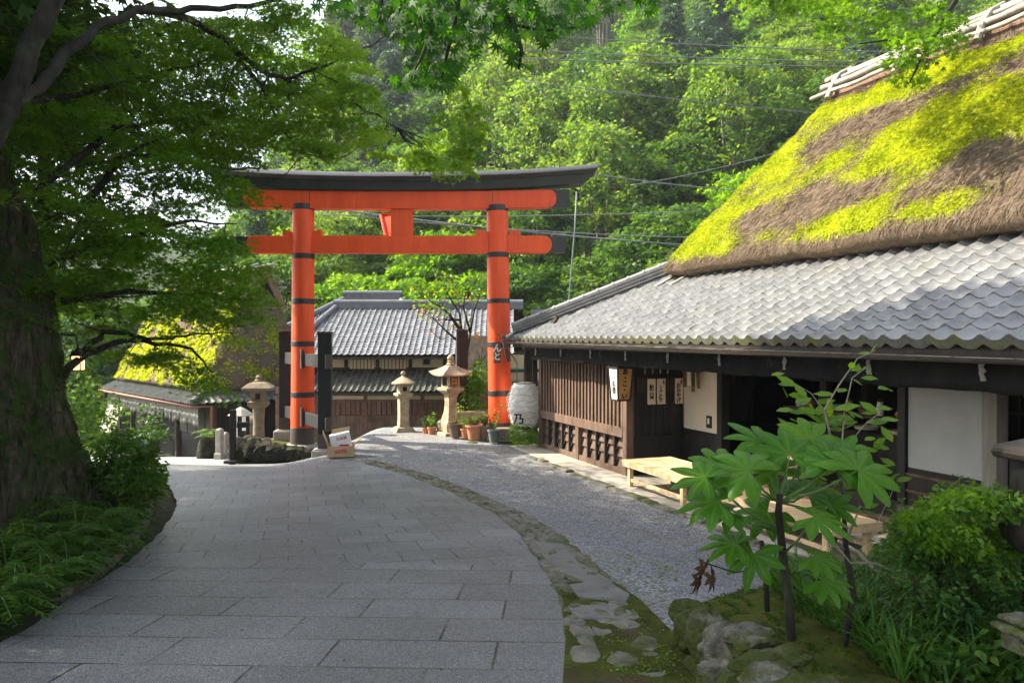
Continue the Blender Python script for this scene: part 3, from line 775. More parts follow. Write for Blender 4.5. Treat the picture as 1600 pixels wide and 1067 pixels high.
def thatch_tufts(TV, TM, TMm, TMk, kmin, imax, n_moss, n_straw, parent, seed, ln=(.04, .09), front=True):
    rg = np.random.default_rng(seed); A = TV.reshape(TMk, TMm, 3); Mm = TM.reshape(TMk, TMm)
    def pick(n, want):
        k = rg.uniform(kmin, TMk - 1.01, n * 6); i = rg.uniform(0, imax, n * 6)
        k0 = k.astype(int); i0 = i.astype(int); fk = (k - k0)[:, None]; fi = (i - i0)[:, None]
        p = (A[k0, i0] * (1 - fk) * (1 - fi) + A[k0 + 1, i0] * fk * (1 - fi) + A[k0, i0 + 1] * (1 - fk) * fi + A[k0 + 1, i0 + 1] * fk * fi)
        mm = Mm[k0, i0] + rg.normal(0, .13, len(k0)); ok = (mm > .52) if want else (mm < .52)
        dn = unit(A[k0, i0] - A[np.minimum(k0 + 2, TMk - 1), i0]); al = unit(A[k0, i0 + 1] - A[k0, i0]); nn = np.cross(al, dn)
        nn = nn * np.sign(nn[:, 2:3] + 1e-9)
        ok = np.nonzero(ok)[0][:n]
        return p[ok], dn[ok], nn[ok], rg
    p, dn, nn, _ = pick(n_moss, True); n = len(p)
    ax = dn * .75 + nn * rg.uniform(.35, 1.0, (n, 1)) + rg.normal(0, .35, (n, 3))
    clump = np.array([mnoise.noise(Vector(q) * 2.4) for q in p]) * .5
    me = leaf_mesh('moss', p - nn * .01, ax, nn + rg.normal(0, .5, (n, 3)), rg.uniform(*ln, n), T_SPRIG, np.clip(.5 + clump + rg.normal(0, .16, n), 0, 1))
    o = link('moss', me, 'moss_blade', parent); o['kind'] = 'stuff'
    p, dn, nn, _ = pick(n_straw, False); n = len(p)
    ax = dn + nn * rg.uniform(.05, .3, (n, 1)) + rg.normal(0, .22, (n, 3))
    me = leaf_mesh('straw', p, ax, nn + rg.normal(0, .6, (n, 3)), rg.uniform(.10, .22, n) * np.array([1]), (T_BLADE[0] * np.array([1, .45, 1]), T_BLADE[1]), np.clip(rg.normal(.45, .22, n), 0, 1))
    o = link('straw', me, 'straw_blade', parent); o['kind'] = 'stuff'
thatch_tufts(TV, TM, TMm, TMk, 5.5, 205, 120000, 34000, thatch, 4, (.03, .075))
# ridge : bark saddle, bamboo poles bound along both sides
mb = MB(); mb.prism([(-.42, -.32), (.42, -.32), (.26, .12), (0, .30), (-.26, .12)], B(12.2, 11.25, 7.2), BN, (0, 0, 1), -BD, 12)
rs = mb.build('ridge_saddle', 'ridge_bark', thatch, False, .02)
for k, (dt, dz, r_) in enumerate(((-.47, -.12, .036), (-.36, .04, .055), (-.24, .17, .036), (-.08, .28, .048), (.12, .28, .04), (.34, .1, .05))):
    mb = MB(); pts = []; rr = []
    for j in range(48):
        s = 12.42 - j * .25 + rg.uniform(-.02, .02) - (.15 * (k % 3))
        pts.append(B(s, 11.25 + dt + .012 * math.sin(j * 1.7 + k), 7.2 + dz + .012 * math.sin(j * 1.1 + k * 2))); rr.append(r_ * (1.12 if j % 2 == 0 else 1))
    mb.tube(pts, rr, 9); o = mb.build('ridge_pole', 'bamboo' if k % 2 == 0 or k == 3 else 'grey_wood', thatch); auto_smooth(o)
for j in range(7):
    s = 11.9 - j * 1.55
    mb = MB(); mb.tube([B(s, 10.72, 6.95), B(s + .02, 10.85, 7.22), B(s, 11.0, 7.42), B(s, 11.25, 7.56), B(s, 11.5, 7.4), B(s, 11.7, 7.0)], .055, 8)
    o = mb.build('ridge_binding', 'grey_wood', thatch); auto_smooth(o)

# timber frame and walls
def hb_(name, mat, s0, s1, t0, t1, z0, z1, parent=None, bevel=.006):
    mb = MB(); mb.bbox(s0, s1, t0, t1, z0, z1); return mb.build(name, mat, parent or house, False, bevel)
lat = thing('lattice_wall', (0, 0, 0), None, None); lat.location = B(14.6, 6.86, 0); lat.parent = house
lat.matrix_parent_inverse = Matrix.Translation(house.location).inverted()
def lp(mb, name, mat, bevel=.005): return mb.build(name, mat, lat, False, bevel)
for s in (16.55, 14.62, 12.62):
    mb = MB(); mb.bbox(s - .07, s + .07, 6.855, 7.0, .05, .88 if s == 14.62 else 2.6); lp(mb, 'post', 'brown_wood')
mb = MB(); mb.bbox(12.69, 14.55, 6.868, 6.99, .052, .155); mb.bbox(14.69, 16.48, 6.868, 6.99, .052, .155); lp(mb, 'sill_beam', 'brown_wood')
mb = MB(); mb.bbox(12.69, 16.48, 6.845, 6.975, .715, .887); lp(mb, 'mid_rail', 'brown_wood')
mb = MB(); mb.bbox(12.5, 17.0, 6.87, 7.0, 2.12, 2.32); lp(mb, 'head_beam', 'dark_wood')
mb = MB(); s = 12.77
while s < 16.45: mb.bbox(s - .036, s + .036, 6.875, 6.935, .887, 2.12); s += .1505
lp(mb, 'lattice_bars', 'brown_wood', .004)
for s0, s1 in ((12.69, 14.55), (14.69, 16.48)):
    n = 5; w_ = (s1 - s0) / n
    for k in range(1, n):
        mb = MB(); mb.bbox(s0 + k * w_ - .022, s0 + k * w_ + .022, 6.872, 6.93, .155, .715); lp(mb, 'batten', 'dark_wood')
    for k in range(n):
        mb = MB()
        for r_ in range(3):
            z0 = .155 + r_ * .187; a = s0 + k * w_ + .024; b = s0 + (k + 1) * w_ - .024
            jt = random.uniform(-.006, .006)
            mb.add([B(a, 6.925 + jt, z0), B(b, 6.925 - jt, z0), B(b, 6.975, z0 + .20), B(a, 6.975, z0 + .20), B(a, 6.945 + jt, z0 - .0), B(b, 6.945 - jt, z0)], [(0, 1, 2, 3), (0, 4, 5, 1)])
        lp(mb, 'clapboard', 'board_wood', 0)
hb_('dark_gap_panel', 'interior', 12.6, 16.6, 7.12, 7.16, .05, 2.5)  # near-black sheet stands in for the shade behind the lattice bars
hb_('end_wall', 'grey_wood', 16.56, 16.62, 7.0, 13, .05, 2.9)
# recessed side wall with dark boards
hb_('recess_wall', 'black_wood', 12.56, 12.62, 7.0, 8.02, .05, 2.5)
mb = MB()
for k in range(7): mb.bbox(12.535, 12.558, 7.06 + k * .135, 7.10 + k * .135, .75, 1.62)
mb.bbox(12.53, 12.558, 7.02, 8.0, .62, .74)
mb.build('recess_lattice', 'black_wood', house, False, .003)
hb_('hanging_board', 'dark_wood', 12.53, 12.556, 7.06, 7.98, 1.54, 1.80)
for k in range(4):
    mb = MB(); t = 7.20 + k * .155; mb.tube([B(12.50, t, 1.86), B(12.49, t, 2.06), B(12.5, t, 2.09), B(12.54, t, 2.1)], .011, 8)
    mb.build('brass_hook', 'bamboo', house, True)
# plastered walls deeper in
pw = hb_('plaster_wall', 'plaster', 11.42, 12.5, 8.0, 8.08, .87, 2.6)
mb = MB(); mb.bbox(11.62, 11.76, 7.975, 7.998, .95, 1.16); sw = mb.build('switch_box', 'black_wood', pw, False, .005)
mb = MB(); mb.bbox(11.66, 11.71, 7.965, 7.974, 1.02, 1.12); mb.build('switch', 'white_card', pw, False, .003)
hb_('wall_skirt', 'black_wood', 11.40, 12.55, 7.98, 8.08, .05, .868)
hb_('door_post', 'black_wood', 11.26, 11.40, 7.94, 8.10, .05, 2.7)
hb_('door_post', 'grey_wood', 6.26, 6.44, 7.93, 8.11, .05, 2.7)
hb_('door_post', 'black_wood', 7.50, 7.62, 7.95, 8.10, .05, 2.7)
pw2 = hb_('white_panel', 'plaster_white', 6.45, 7.49, 7.99, 8.06, .92, 2.6)
sk = hb_('panel_skirt', 'dark_wood', 6.45, 7.49, 7.98, 8.05, .05, .918)
mb = MB()
for z in (.24, .44, .64, .84): mb.bbox(6.45, 7.49, 7.955, 7.978, z - .018, z + .018)
mb.build('skirt_rail', 'brown_wood', sk, False, .004)
hb_('threshold', 'brown_wood', 7.62, 11.26, 7.95, 8.12, .05, .16)
hb_('lintel', 'black_wood', 1.0, 12.6, 7.95, 8.1, 2.15, 2.4)
# interior
hb_('inner_floor', 'dark_wood', 1, 16.5, 8.2, 12.6, .1, .42)
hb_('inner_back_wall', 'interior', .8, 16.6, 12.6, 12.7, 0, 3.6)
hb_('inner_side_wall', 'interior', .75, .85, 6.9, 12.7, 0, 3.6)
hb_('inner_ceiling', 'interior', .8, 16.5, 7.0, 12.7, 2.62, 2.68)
for s, t in ((9.9, 8.9), (8.3, 9.6), (10.6, 10.4), (5.2, 8.6)): hb_('inner_post', 'dark_wood', s - .07, s + .07, t - .07, t + .07, .42, 2.62)
win = hb_('inner_window', 'paper', 10.15, 10.75, 12.52, 12.56, 1.3, 2.0)
mb = MB()
for k in range(5): mb.bbox(10.15 + k * .15 - .012, 10.15 + k * .15 + .012, 12.48, 12.515, 1.28, 2.02)
for z in (1.28, 1.52, 1.76, 2.0): mb.bbox(10.12, 10.78, 12.475, 12.515, z - .012, z + .012)
mb.build('window_lattice', 'dark_wood', win)
mb = MB()
for k in range(14): mb.bbox(7.2 + k * .2 - .012, 7.2 + k * .2 + .012, 11.9, 11.93, .9, 2.2)
for z in (.9, 1.3, 1.75, 2.2): mb.bbox(7.2, 9.85, 11.88, 11.935, z - .015, z + .015)
mb.build('inner_lattice', 'dark_wood', house)
hb_('inner_counter', 'dark_wood', 8.6, 10.9, 9.4, 10.0, .42, 1.05)
sh_ = hb_('inner_shelf', 'brown_wood', 7.7, 10.9, 8.9, 9.25, 1.34, 1.37)
for k, (s, r_, h_, m_) in enumerate(((10.7, .07, .16, 'washi'), (10.45, .09, .12, 'terracotta'), (10.2, .06, .2, 'glazed_pot'), (9.9, .1, .1, 'washi'), (9.6, .07, .18, 'lantern_stone'), (9.3, .09, .14, 'glazed_pot'), (9.0, .06, .2, 'washi'), (8.6, .1, .12, 'terracotta'), (8.2, .08, .17, 'lantern_stone'), (7.9, .07, .12, 'washi'))):
    jar = thing('jar', B(s, 9.07, 1.372), ('small jar on the dim shelf inside the teahouse'), 'jar', 'jars on the shelf inside the teahouse')
    mb = MB(); mb.lathe([(r_ * .7, 1.372), (r_, 1.372 + h_ * .5), (r_ * .6, 1.372 + h_ * .9), (r_ * .7, 1.372 + h_)], B(s, 9.07, 0), 16); auto_smooth(mb.build('body', m_, jar), 50)
    mb = MB(); mb.lathe([(r_ * .72, 1.372 + h_ + .002), (r_ * .5, 1.372 + h_ + .03), (.012, 1.372 + h_ + .04)], B(s, 9.07, 0), 14); auto_smooth(mb.build('lid', 'dark_wood', jar), 50)
for k, s in enumerate((10.5, 9.9, 9.2)):
    bw = thing('serving_tray', B(s, 9.7, 1.05), 'shallow serving tray on the dark counter inside the teahouse', 'tray', 'trays on the counter inside the teahouse')
    mb = MB(); mb.lathe([(.14, 1.052), (.17, 1.06), (.19, 1.11), (.175, 1.11), (.15, 1.07), (.01, 1.068)], B(s, 9.7, 0), 18); auto_smooth(mb.build('dish', 'paper', bw), 40)

# black cloth valance under the eaves
def valance():
    n = 420; V = []; F = []
    for i in range(n + 1):
        s = 16.3 - (16.3 - 1.2) * i / n
        w_ = math.sin(s * 7.1 + 1.3 * math.sin(s * 1.9)) * .5 + math.sin(s * 16 + 2 * math.sin(s * 2.7)) * .28
        sag = .022 * abs(math.sin(s * PI / 1.25)) ** .7
        for k in range(6):
            f = k / 5
            V.append(B(s, 6.52 + w_ * .028 * f, 2.44 - f * (.44 - sag + .012 * w_)))
    for i in range(n):
        for k in range(5): F.append((i * 6 + k, i * 6 + k + 1, (i + 1) * 6 + k + 1, (i + 1) * 6 + k))
    o = link('valance', np_mesh('valance', np.array(V), np.array(F), 4), 'black_cloth', house, True)
    so = o.modifiers.new('cloth', 'SOLIDIFY'); so.thickness = .006
    return o
val = valance()
rg2 = random.Random(4)
for k in range(9):
    s = 15.9 - k * 1.33; pts = []
    n = 10
    for j in range(n): pts.append((rg2.uniform(.012, .04) + (.012 if j % 3 == 0 else 0), -j * .031))
    for j in range(n): pts.append((-rg2.uniform(.012, .04), -(n - 1 - j) * .031))
    mb = MB(); mb.prism(pts, B(s, 6.478, 2.40), -BD, (0, 0, 1), BN, .004); mb.build('faded_crest', 'grey_wood', val)
# ================================================================== SIGNS, BENCHES, LANTERN AT THE TEAHOUSE
an = thing('lantern_sign', B(12.4, 6.6, 1.4), 'tapered amber paper lantern sign with black brush writing on the lattice corner', 'sign')
def taper_box(c_s, c_t, hs0, ht0, z0, hs1, ht1, z1):
    return [B(c_s + a * hs0, c_t + b * ht0, z0) for a, b in ((-1, -1), (1, -1), (1, 1), (-1, 1))] + [B(c_s + a * hs1, c_t + b * ht1, z1) for a, b in ((-1, -1), (1, -1), (1, 1), (-1, 1))]
QF = [(0, 1, 5, 4), (1, 2, 6, 5), (2, 3, 7, 6), (3, 0, 4, 7), (0, 3, 2, 1), (4, 5, 6, 7)]
mb = MB(); tb = taper_box(12.4, 6.66, .12, .115, 1.42, .17, .15, 1.98); mb.add([tb[3], tb[0], tb[4], tb[7]], [(0, 1, 2, 3)]); mb.build('amber_panel', 'amber_paper', an)
mb = MB(); mb.add(tb, [QF[0], QF[1], QF[2]]); mb.build('white_panel', 'washi', an)
mb = MB()
for k in range(4):
    d_ = (tb[k] - (tb[0] + tb[2]) / 2); mb.bar(tb[k] + d_ * .02, tb[k + 4] + (tb[k + 4] - (tb[4] + tb[6]) / 2) * .02 + Vector((0, 0, .03)), .028, .028)
for z in (0, 4):
    for k in range(4): mb.bar(tb[z + k], tb[z + (k + 1) % 4], .03, .03)
mb.bbox(12.38, 12.42, 6.66, 6.86, 1.9, 1.94)
mb.build('frame', 'black_wood', an, False, .003)
fa = (tb[3] + tb[0] + tb[4] + tb[7]) / 4
text_mesh('lettering', 'あ\n・\nこ\n・\nい', 'ink', an, fa - BD * .006, BN, (Vector((0, 0, 1)) - BD * .09).normalized(), .115, .001, bold=.004)
fb = (tb[0] + tb[1] + tb[4] + tb[5]) / 4
text_mesh('lettering', '鮎\nの\n宿', 'ink', an, fb - BN * .006, -BD, (0, 0, 1), .13, .001, bold=.003)

def paper(t0, t1, big, small, lab):
    p = thing('paper_slip', B(12.52, (t0 + t1) / 2, 1.32), lab, 'menu slip', 'paper menu slips on the dark wall')
    mb = MB(); n = 8; tc = (t0 + t1) / 2
    for k in range(n):
        z0 = 1.31 + (1.765 - 1.31) * k / n; z1 = 1.31 + (1.765 - 1.31) * (k + 1) / n
        c = lambda z: 12.515 - .012 * max(0, (1.40 - z) / .09) ** 2
        mb.add([B(c(z0), t0, z0), B(c(z0), t1, z0), B(c(z1), t1, z1), B(c(z1), t0, z1), B(c(z0) + .004, t0, z0), B(c(z0) + .004, t1, z0), B(c(z1) + .004, t1, z1), B(c(z1) + .004, t0, z1)], [(0, 1, 2, 3), (4, 7, 6, 5), (0, 3, 7, 4), (1, 5, 6, 2)])
    mb.build('sheet', 'paper', p)
    text_mesh('lettering', big, 'ink', p, B(12.508, tc - (.012 if small else 0), 1.53 - (.03 if small else 0)), BN, (0, 0, 1), .098 if len(big) < 8 else .070, .001, spacing=.9, bold=.003)
    if small: text_mesh('small_lettering', small, 'ink', p, B(12.508, tc + .045, 1.70), BN, (0, 0, 1), .045, .001, bold=.0015)
def TT(px, s):
    r = (px - 800) / FPX
    return (r * s * math.cos(TH) + s * math.sin(TH)) / (math.cos(TH) - r * math.sin(TH))
paper(TT(1012.5, 12.5), TT(1025, 12.5), '鮎\n茶\n漬', '', 'cream paper slip with three bold characters, first of the slips beside the lantern sign')
paper(TT(1027.5, 12.5), TT(1040.5, 12.5), 'し\nん\nこ\n抹\n茶', '名\n物', 'cream paper slip with five stacked characters, between the other two slips')
paper(TT(1055.5, 12.5), TT(1068, 12.5), 'お\nみ\nや\nげ', '名\n物', 'cream paper slip hung apart from the others, next to the plaster wall')

def bench(s0, s1, t0, t1, z, lab, legs=True):
    b = thing('bench', B((s0 + s1) / 2, (t0 + t1) / 2, .05), lab, 'bench', 'pale wooden benches outside the teahouse')
    mb = MB(); n = 6; w_ = (t1 - t0) / n
    for k in range(n): mb.bbox(s0 + .03, s1 - .03, t0 + .03 + k * w_ * .93 + .002, t0 + .03 + (k + 1) * w_ * .93 - .002, z - .028, z)
    mb.build('seat', 'pale_wood', b, False, .003)
    mb = MB(); mb.bbox(s0, s1, t0, t0 + .028, z - .10, z + .004); mb.bbox(s0, s1, t1 - .028, t1, z - .10, z + .004)
    mb.bbox(s0, s0 + .028, t0 + .03, t1 - .03, z - .10, z + .003); mb.bbox(s1 - .028, s1, t0 + .03, t1 - .03, z - .10, z + .003)
    fr = mb.build('apron', 'pale_wood', b, False, .003)
    mb = MB()
    for s in (s0 + .05, s0 + .09, s1 - .05, s1 - .09): mb.tube([B(s, t0 - .003, z - .03), B(s, t0 + .01, z - .03)], .007, 8); mb.tube([B(s, t0 - .003, z - .075), B(s, t0 + .01, z - .075)], .007, 8)
    mb.build('dowel', 'dark_wood', fr)
    for s in (s0 + .16, s1 - .16):
        for t in (t0 + .075, t1 - .075):
            mb = MB(); mb.bbox(s - .04, s + .04, t - .035, t + .035, .05, z - .03); mb.build('leg', 'pale_wood', b, False, .004)
    mb = MB(); mb.bbox(s0 + .2, s1 - .2, t0 + .055, t0 + .095, .13, .18); mb.bbox(s0 + .2, s1 - .2, t1 - .095, t1 - .055, .13, .18)
    mb.build('stretcher', 'pale_wood', b, False, .003)
bench(9.95, 11.86, 6.39, 7.32, .47, 'pale slatted bench standing in front of the menu slips')
bench(6.95, 9.15, 6.33, 7.05, .44, 'pale low bench behind the broad-leaved plant, nearer the white wall panel')
wp = thing('wooden_post', B(8.55, 7.1, .05), 'short upright pale post behind the low bench', 'post')
mb = MB(); mb.bbox(8.50, 8.60, 7.09, 7.18, .05, .97); mb.build('shaft', 'pale_wood', wp, False, .006)
mb = MB(); mb.bbox(8.44, 8.66, 7.05, 7.22, .05, .11); mb.build('foot', 'pale_wood', wp, False, .006)

# white paper lantern hanging at the corner
hl = P(820, 634, 18.25)
lan = thing('paper_lantern', hl - Vector((0, 0, .5)), 'big white wire-netted paper lantern hanging at the lattice wall corner', 'lantern')
prof = []
for k in range(29):
    f = k / 28; z = -.5 + f
    r = .40 * (math.sin(PI * (.12 + .76 * (f * .94 + .06)))) ** .55 * (1 - .22 * (1 - f) ** 2) + .012 * math.cos(k * PI)
    prof.append((r, z))
mb = MB(); mb.lathe(prof, hl, 40)
V = []
for v in mb.v:
    p = Vector(v); d = (p - hl); d.z *= .3; d.normalize()
    p += d * (.035 * mnoise.noise(Vector(v) * 4) + .02 * mnoise.noise(Vector(v) * 11)); V.append(tuple(p))
mb.v = V; body = mb.build('shade', 'washi', lan, True)
mb = MB()
def lr(th, z):
    f = z + .5; r = .40 * (math.sin(PI * (.12 + .76 * (f * .94 + .06)))) ** .55 * (1 - .22 * (1 - f) ** 2) + .045
    return hl + Vector((math.cos(th) * r, math.sin(th) * r, z))
for k in range(14):
    th = 2 * PI * k / 14
    mb.tube([lr(th + .28 * math.sin(j * 1.9 + k), -.46 + .92 * j / 12) for j in range(13)], .0045, 4)
for j in range(7): mb.tube([lr(2 * PI * a / 28, -.38 + .13 * j + .02 * math.sin(a * 2 + j)) for a in range(29)], .0045, 4)
mb.build('wire_net', 'rope', lan)
mb = MB(); mb.lathe([(.20, -.52), (.24, -.50), (.24, -.45), (.2, -.44)], hl, 24); mb.build('bottom_ring', 'dark_wood', lan, True)
mb = MB(); mb.lathe([(.2, .46), (.22, .47), (.22, .52), (.18, .53)], hl, 24); mb.build('top_ring', 'grey_wood', lan, True)
text_mesh('lettering', '乃', 'ink', lan, hl + Vector((-.14, -.435, -.27)), (1, -.25, 0), (0, -.12, 1), .26, .004, bold=.006)
mb = MB(); mb.tube([hl + Vector((.18, 0, .50)), hl + Vector((.18, 0, 1.22))], .008, 6); mb.tube([hl + Vector((-.18, 0, .50)), hl + Vector((-.18, 0, .98)), hl + Vector((-.62, -.1, 1.65))], .012, 6)
mb.build('hanger', 'gutter_metal', lan)

# small brown hanging sign board with white writing, on a bracket at the roof corner
sp_ = P(777, 551, 18.1)
hs = thing('hanging_sign', sp_, 'small brown hanging board with white writing, at the roof corner before the red column', 'sign')
mb = MB(); mb.box(sp_, ((.97, -.2, 0), (.2, .97, 0), (0, 0, 1)), (.085, .012, .235)); bd = mb.build('board', 'red_wood', hs, False, .004)
text_mesh('lettering', 'ん\nと', 'white_ink', hs, sp_ + Vector((-.002, -.02, 0)), (.97, -.2, 0), (0, 0, 1), .20, .002, bold=.006)
q = P(786, 548, 17.9)
mb = MB(); mb.bar(q + Vector((0, 0, .34)), q + Vector((.12, .05, -.24)), .085, .09); mb.bar(q + Vector((.05, 0, .25)), B(16.9, 6.6, 2.33), .05, .05); mb.bar(q + Vector((.1, 0, -.1)), B(16.6, 6.8, 2.28), .03, .03)
mb.build('bracket', 'red_wood', hs, False, .006)

# clothes hanging at the plaster wall
hc = thing('hanging_cloths', B(12.1, 7.8, 1.7), 'small faded red and brown cloths hanging before the plaster wall', 'cloths')
for k, (t, s, zz, m) in enumerate(((7.9, 12.35, 1.62, 'red_wood'), (7.9, 12.2, 1.66, 'washi'), (7.88, 12.05, 1.55, 'dry_litter'), (7.9, 11.9, 1.62, 'ridge_bark'))):
    V = []; F = []
    for i in range(9):
        for j in range(6): V.append(tuple(B(s - .06 + .12 * i / 8 * (1 - .1 * j), t + .02 * math.sin(i * 1.7 + k), 2.1 - (2.1 - zz) * j / 5)))
    for i in range(8):
        for j in range(5): F.append((i * 6 + j, i * 6 + j + 1, (i + 1) * 6 + j + 1, (i + 1) * 6 + j))
    mb = MB(); mb.add(V, F); o = mb.build('cloth', m, hc, True); o.modifiers.new('c', 'SOLIDIFY').thickness = .006

# ================================================================== TORII
TY = 19.0; K_ = TY / FPX
def tz(y): return CAMZ - (y - HZ) * K_
def tx(x): return (x - 800) * K_
torii = thing('torii_gate', (tx(626), TY, tz(690)), 'large vermilion shrine gate with black curved top beam and black-banded columns', 'torii')
XL, XR = tx(472.5), tx(781.5)
def column(X, leanx, zb, bands, sleeve_top):
    zt = tz(322)
    cx = lambda z: X + leanx * (z - zb) / (zt - zb)
    rr = lambda z: .277 - .024 * (z - zb) / (zt - zb)
    mb = MB(); n = 14
    mb.tube([Vector((cx(zb + (zt - zb) * k / n), TY, zb + (zt - zb) * k / n)) for k in range(n + 1)], [rr(zb + (zt - zb) * k / n) for k in range(n + 1)], 40)
    col = mb.build('column', 'vermilion', torii); auto_smooth(col, 40)
    for y0, y1 in bands:
        a, b = tz(y1), tz(y0)
        mb = MB(); mb.tube([Vector((cx(a), TY, a)), Vector((cx(b), TY, b))], [rr(a) + .008, rr(b) + .008], 40); o = mb.build('band', 'black_paint', col, False, .004); auto_smooth(o, 40)
    b = tz(sleeve_top)
    mb = MB(); mb.tube([Vector((cx(zb), TY, zb)), Vector((cx(b), TY, b))], [rr(zb) + .010, rr(b) + .010], 40); o = mb.build('foot_sleeve', 'dark_sleeve', col); auto_smooth(o, 40)
    mb = MB(); mb.lathe([(.42, zb - .5), (.43, zb - .05), (.41, zb - .015), (.36, zb + .012), (.30, zb + .02)], (cx(zb), TY, 0), 36); o = mb.build('plinth', 'granite_block', torii); auto_smooth(o, 35)
    return col
column(XL, .03, tz(694), [(320, 329), (397, 405), (467, 475.5), (533, 541), (612, 620)], 667)
column(XR, -.07, tz(674), [(322, 331), (395, 403), (467, 474), (534, 542), (609.5, 618)], 659)
def rounded_beam(name, x0, x1, y0, y1, depth, mat, parent, rl, bow=0.0, ends=True):
    z0, z1 = tz(y1), tz(y0); h = (z1 - z0) / 2; zc = (z0 + z1) / 2; X0, X1 = tx(x0), tx(x1); n = 10
    poly = []
    if ends:
        for k in range(n + 1):
            a = -PI / 2 + PI * k / n; poly.append((X1 - rl + rl * math.cos(a), zc + h * math.sin(a)))
        for k in range(n + 1):
            a = PI / 2 + PI * k / n; poly.append((X0 + rl + rl * math.cos(a), zc + h * math.sin(a)))
    else: poly = [(X0, z0), (X1, z0), (X1, z1), (X0, z1)]
    mb = MB(); mb.prism(poly, (0, TY - depth / 2, 0), (1, 0, 0), (0, 0, 1), (0, 1, 0), depth)
    return mb.build(name, mat, parent, False, .008)
tie = rounded_beam('tie_beam', 387, 862, 369.5, 396.5, .26, 'vermilion', torii, .17)
o = rounded_beam('beam_end', 361, 388, 370.5, 395.5, .245, 'black_paint', tie, .1, ends=False)
o = rounded_beam('beam_end', 861, 883, 370.5, 395.5, .245, 'black_paint', tie, .1, ends=False)
# fill the corners the rounded red face leaves, in black
for x0, x1 in ((386, 404), (845, 863)):
    rounded_beam('beam_end', x0, x1, 370.5, 395.5, .243, 'black_paint', tie, .1, ends=False)
for x0, x1 in ((443.5, 457), (490, 503), (743.5, 762), (796, 812)):
    inner = 1 if x0 in (443.5, 743.5) else 0
    mb = MB(); a, b = tx(x0), tx(x1); z0, z1 = tz(369.4), tz(360.5)
    poly = [(a, z0), (b, z0), (b, z1 - (.035 if not inner else 0)), (b - .07 if not inner else b, z1), (a + (.07 if inner else 0), z1), (a, z1 - (.035 if inner else 0))]
    poly = [(a, z0), (b, z0), (b, z1 + (-.03 if inner else .02)), (a, z1 + (.02 if inner else -.03))]
    mb.prism(poly, (0, TY - .09, 0), (1, 0, 0), (0, 0, 1), (0, 1, 0), .18); mb.build('wedge', 'vermilion', torii, False, .005)
def bowz(px): return .205 * (abs(px - 622) / 316) ** 2.4
def swept(name, x0, x1, sect, mat, parent, slant0=0.0, slant1=0.0, bevel=.006, bow=1.0, n=44):
    "sect: list of (depth offset, photo y at centre, extra px at the ends)"
    mb = MB(); m = len(sect); vs = []
    for i in range(n + 1):
        f = i / n
        for dy, y, ex in sect:
            px = (x0 - ex) + ((x1 + ex) - (x0 - ex)) * f
            vs.append((tx(px), TY + dy, tz(y) + bowz(px) * bow))
    fs = [(i * m + k, i * m + (k + 1) % m, (i + 1) * m + (k + 1) % m, (i + 1) * m + k) for i in range(n) for k in range(m)]
    fs += [tuple(range(m)), tuple(n * m + m - 1 - k for k in range(m))]
    mb.add(vs, fs); o = mb.build(name, mat, parent, False, bevel); auto_smooth(o, 30); return o
lin = swept('upper_lintel', 384, 868, [(-.17, 328, -10), (-.17, 301, -8), (.17, 301, -8), (.17, 328, -10)], 'vermilion', torii, bow=.35)
# round red ends lying on the black end blocks
for sgn, px in ((-1, 393), (1, 859)):
    mb = MB(); poly = []; zc = tz(314.5) + bowz(px) * .35; h = 13.2 * K_
    for k in range(13):
        a = -PI / 2 + PI * k / 12; poly.append((tx(px) + sgn * .15 * math.cos(a), zc + h * math.sin(a)))
    mb.prism(poly, (0, TY - .168, 0), (1, 0, 0), (0, 0, 1), (0, 1, 0), .336); mb.build('lintel_tip', 'vermilion', lin, False, .004)
for x0, x1 in ((357, 400), (852, 888)):
    mb = MB(); zc = tz(314.5) + bowz((x0 + x1) / 2) * .35
    mb.abox(tx(x0), tx(x1), TY - .16, TY + .16, zc - 13 * K_, zc + 13.5 * K_); mb.build('beam_end', 'black_paint', lin, False, .008)
kas = swept('top_beam', 340, 915, [(-.26, 300.5, -8), (-.30, 286, 10), (.30, 286, 10), (.26, 300.5, -8)], 'black_paint', torii)
swept('top_cap', 340, 915, [(-.34, 286.2, 12), (-.42, 281.5, 16), (-.40, 279.5, 17), (-.16, 271.5, 22), (.16, 271.5, 22), (.40, 279.5, 17), (.42, 281.5, 16), (.34, 286.2, 12)], 'black_paint', kas)
mb = MB(); mb.abox(tx(612), tx(645), TY - .12, TY + .12, tz(369.5) + .002, tz(328.2)); st = mb.build('centre_strut', 'vermilion', torii, False, .006)
mb = MB(); a = Vector((tx(619), TY + .16, tz(368))); b = Vector((tx(607), TY + .62, tz(331))); 
mb.bar(a, b, .56, .05, up=(0, -1, .4)); mb.bar(a + Vector((-.28, .0, .0)), b + Vector((-.28, .0, 0)), .05, .09, up=(0, -1, .4)); mb.bar(a + Vector((.28, .0, .0)), b + Vector((.28, .0, 0)), .05, .09, up=(0, -1, .4)); mb.bar(b + Vector((-.3, 0, 0)), b + Vector((.3, 0, 0)), .06, .09)
mb.build('tablet', 'vermilion', torii, False, .005)
# joint lines on the red beams
for px, y0, y1 in ((487, 298, 366), (770, 300, 333)):
    mb = MB(); mb.abox(tx(px) - .008, tx(px) + .008, TY - .176, TY - .1705, tz(min(y1, 327)), tz(y0 + 4)); mb.build('joint', 'dark_sleeve', lin)
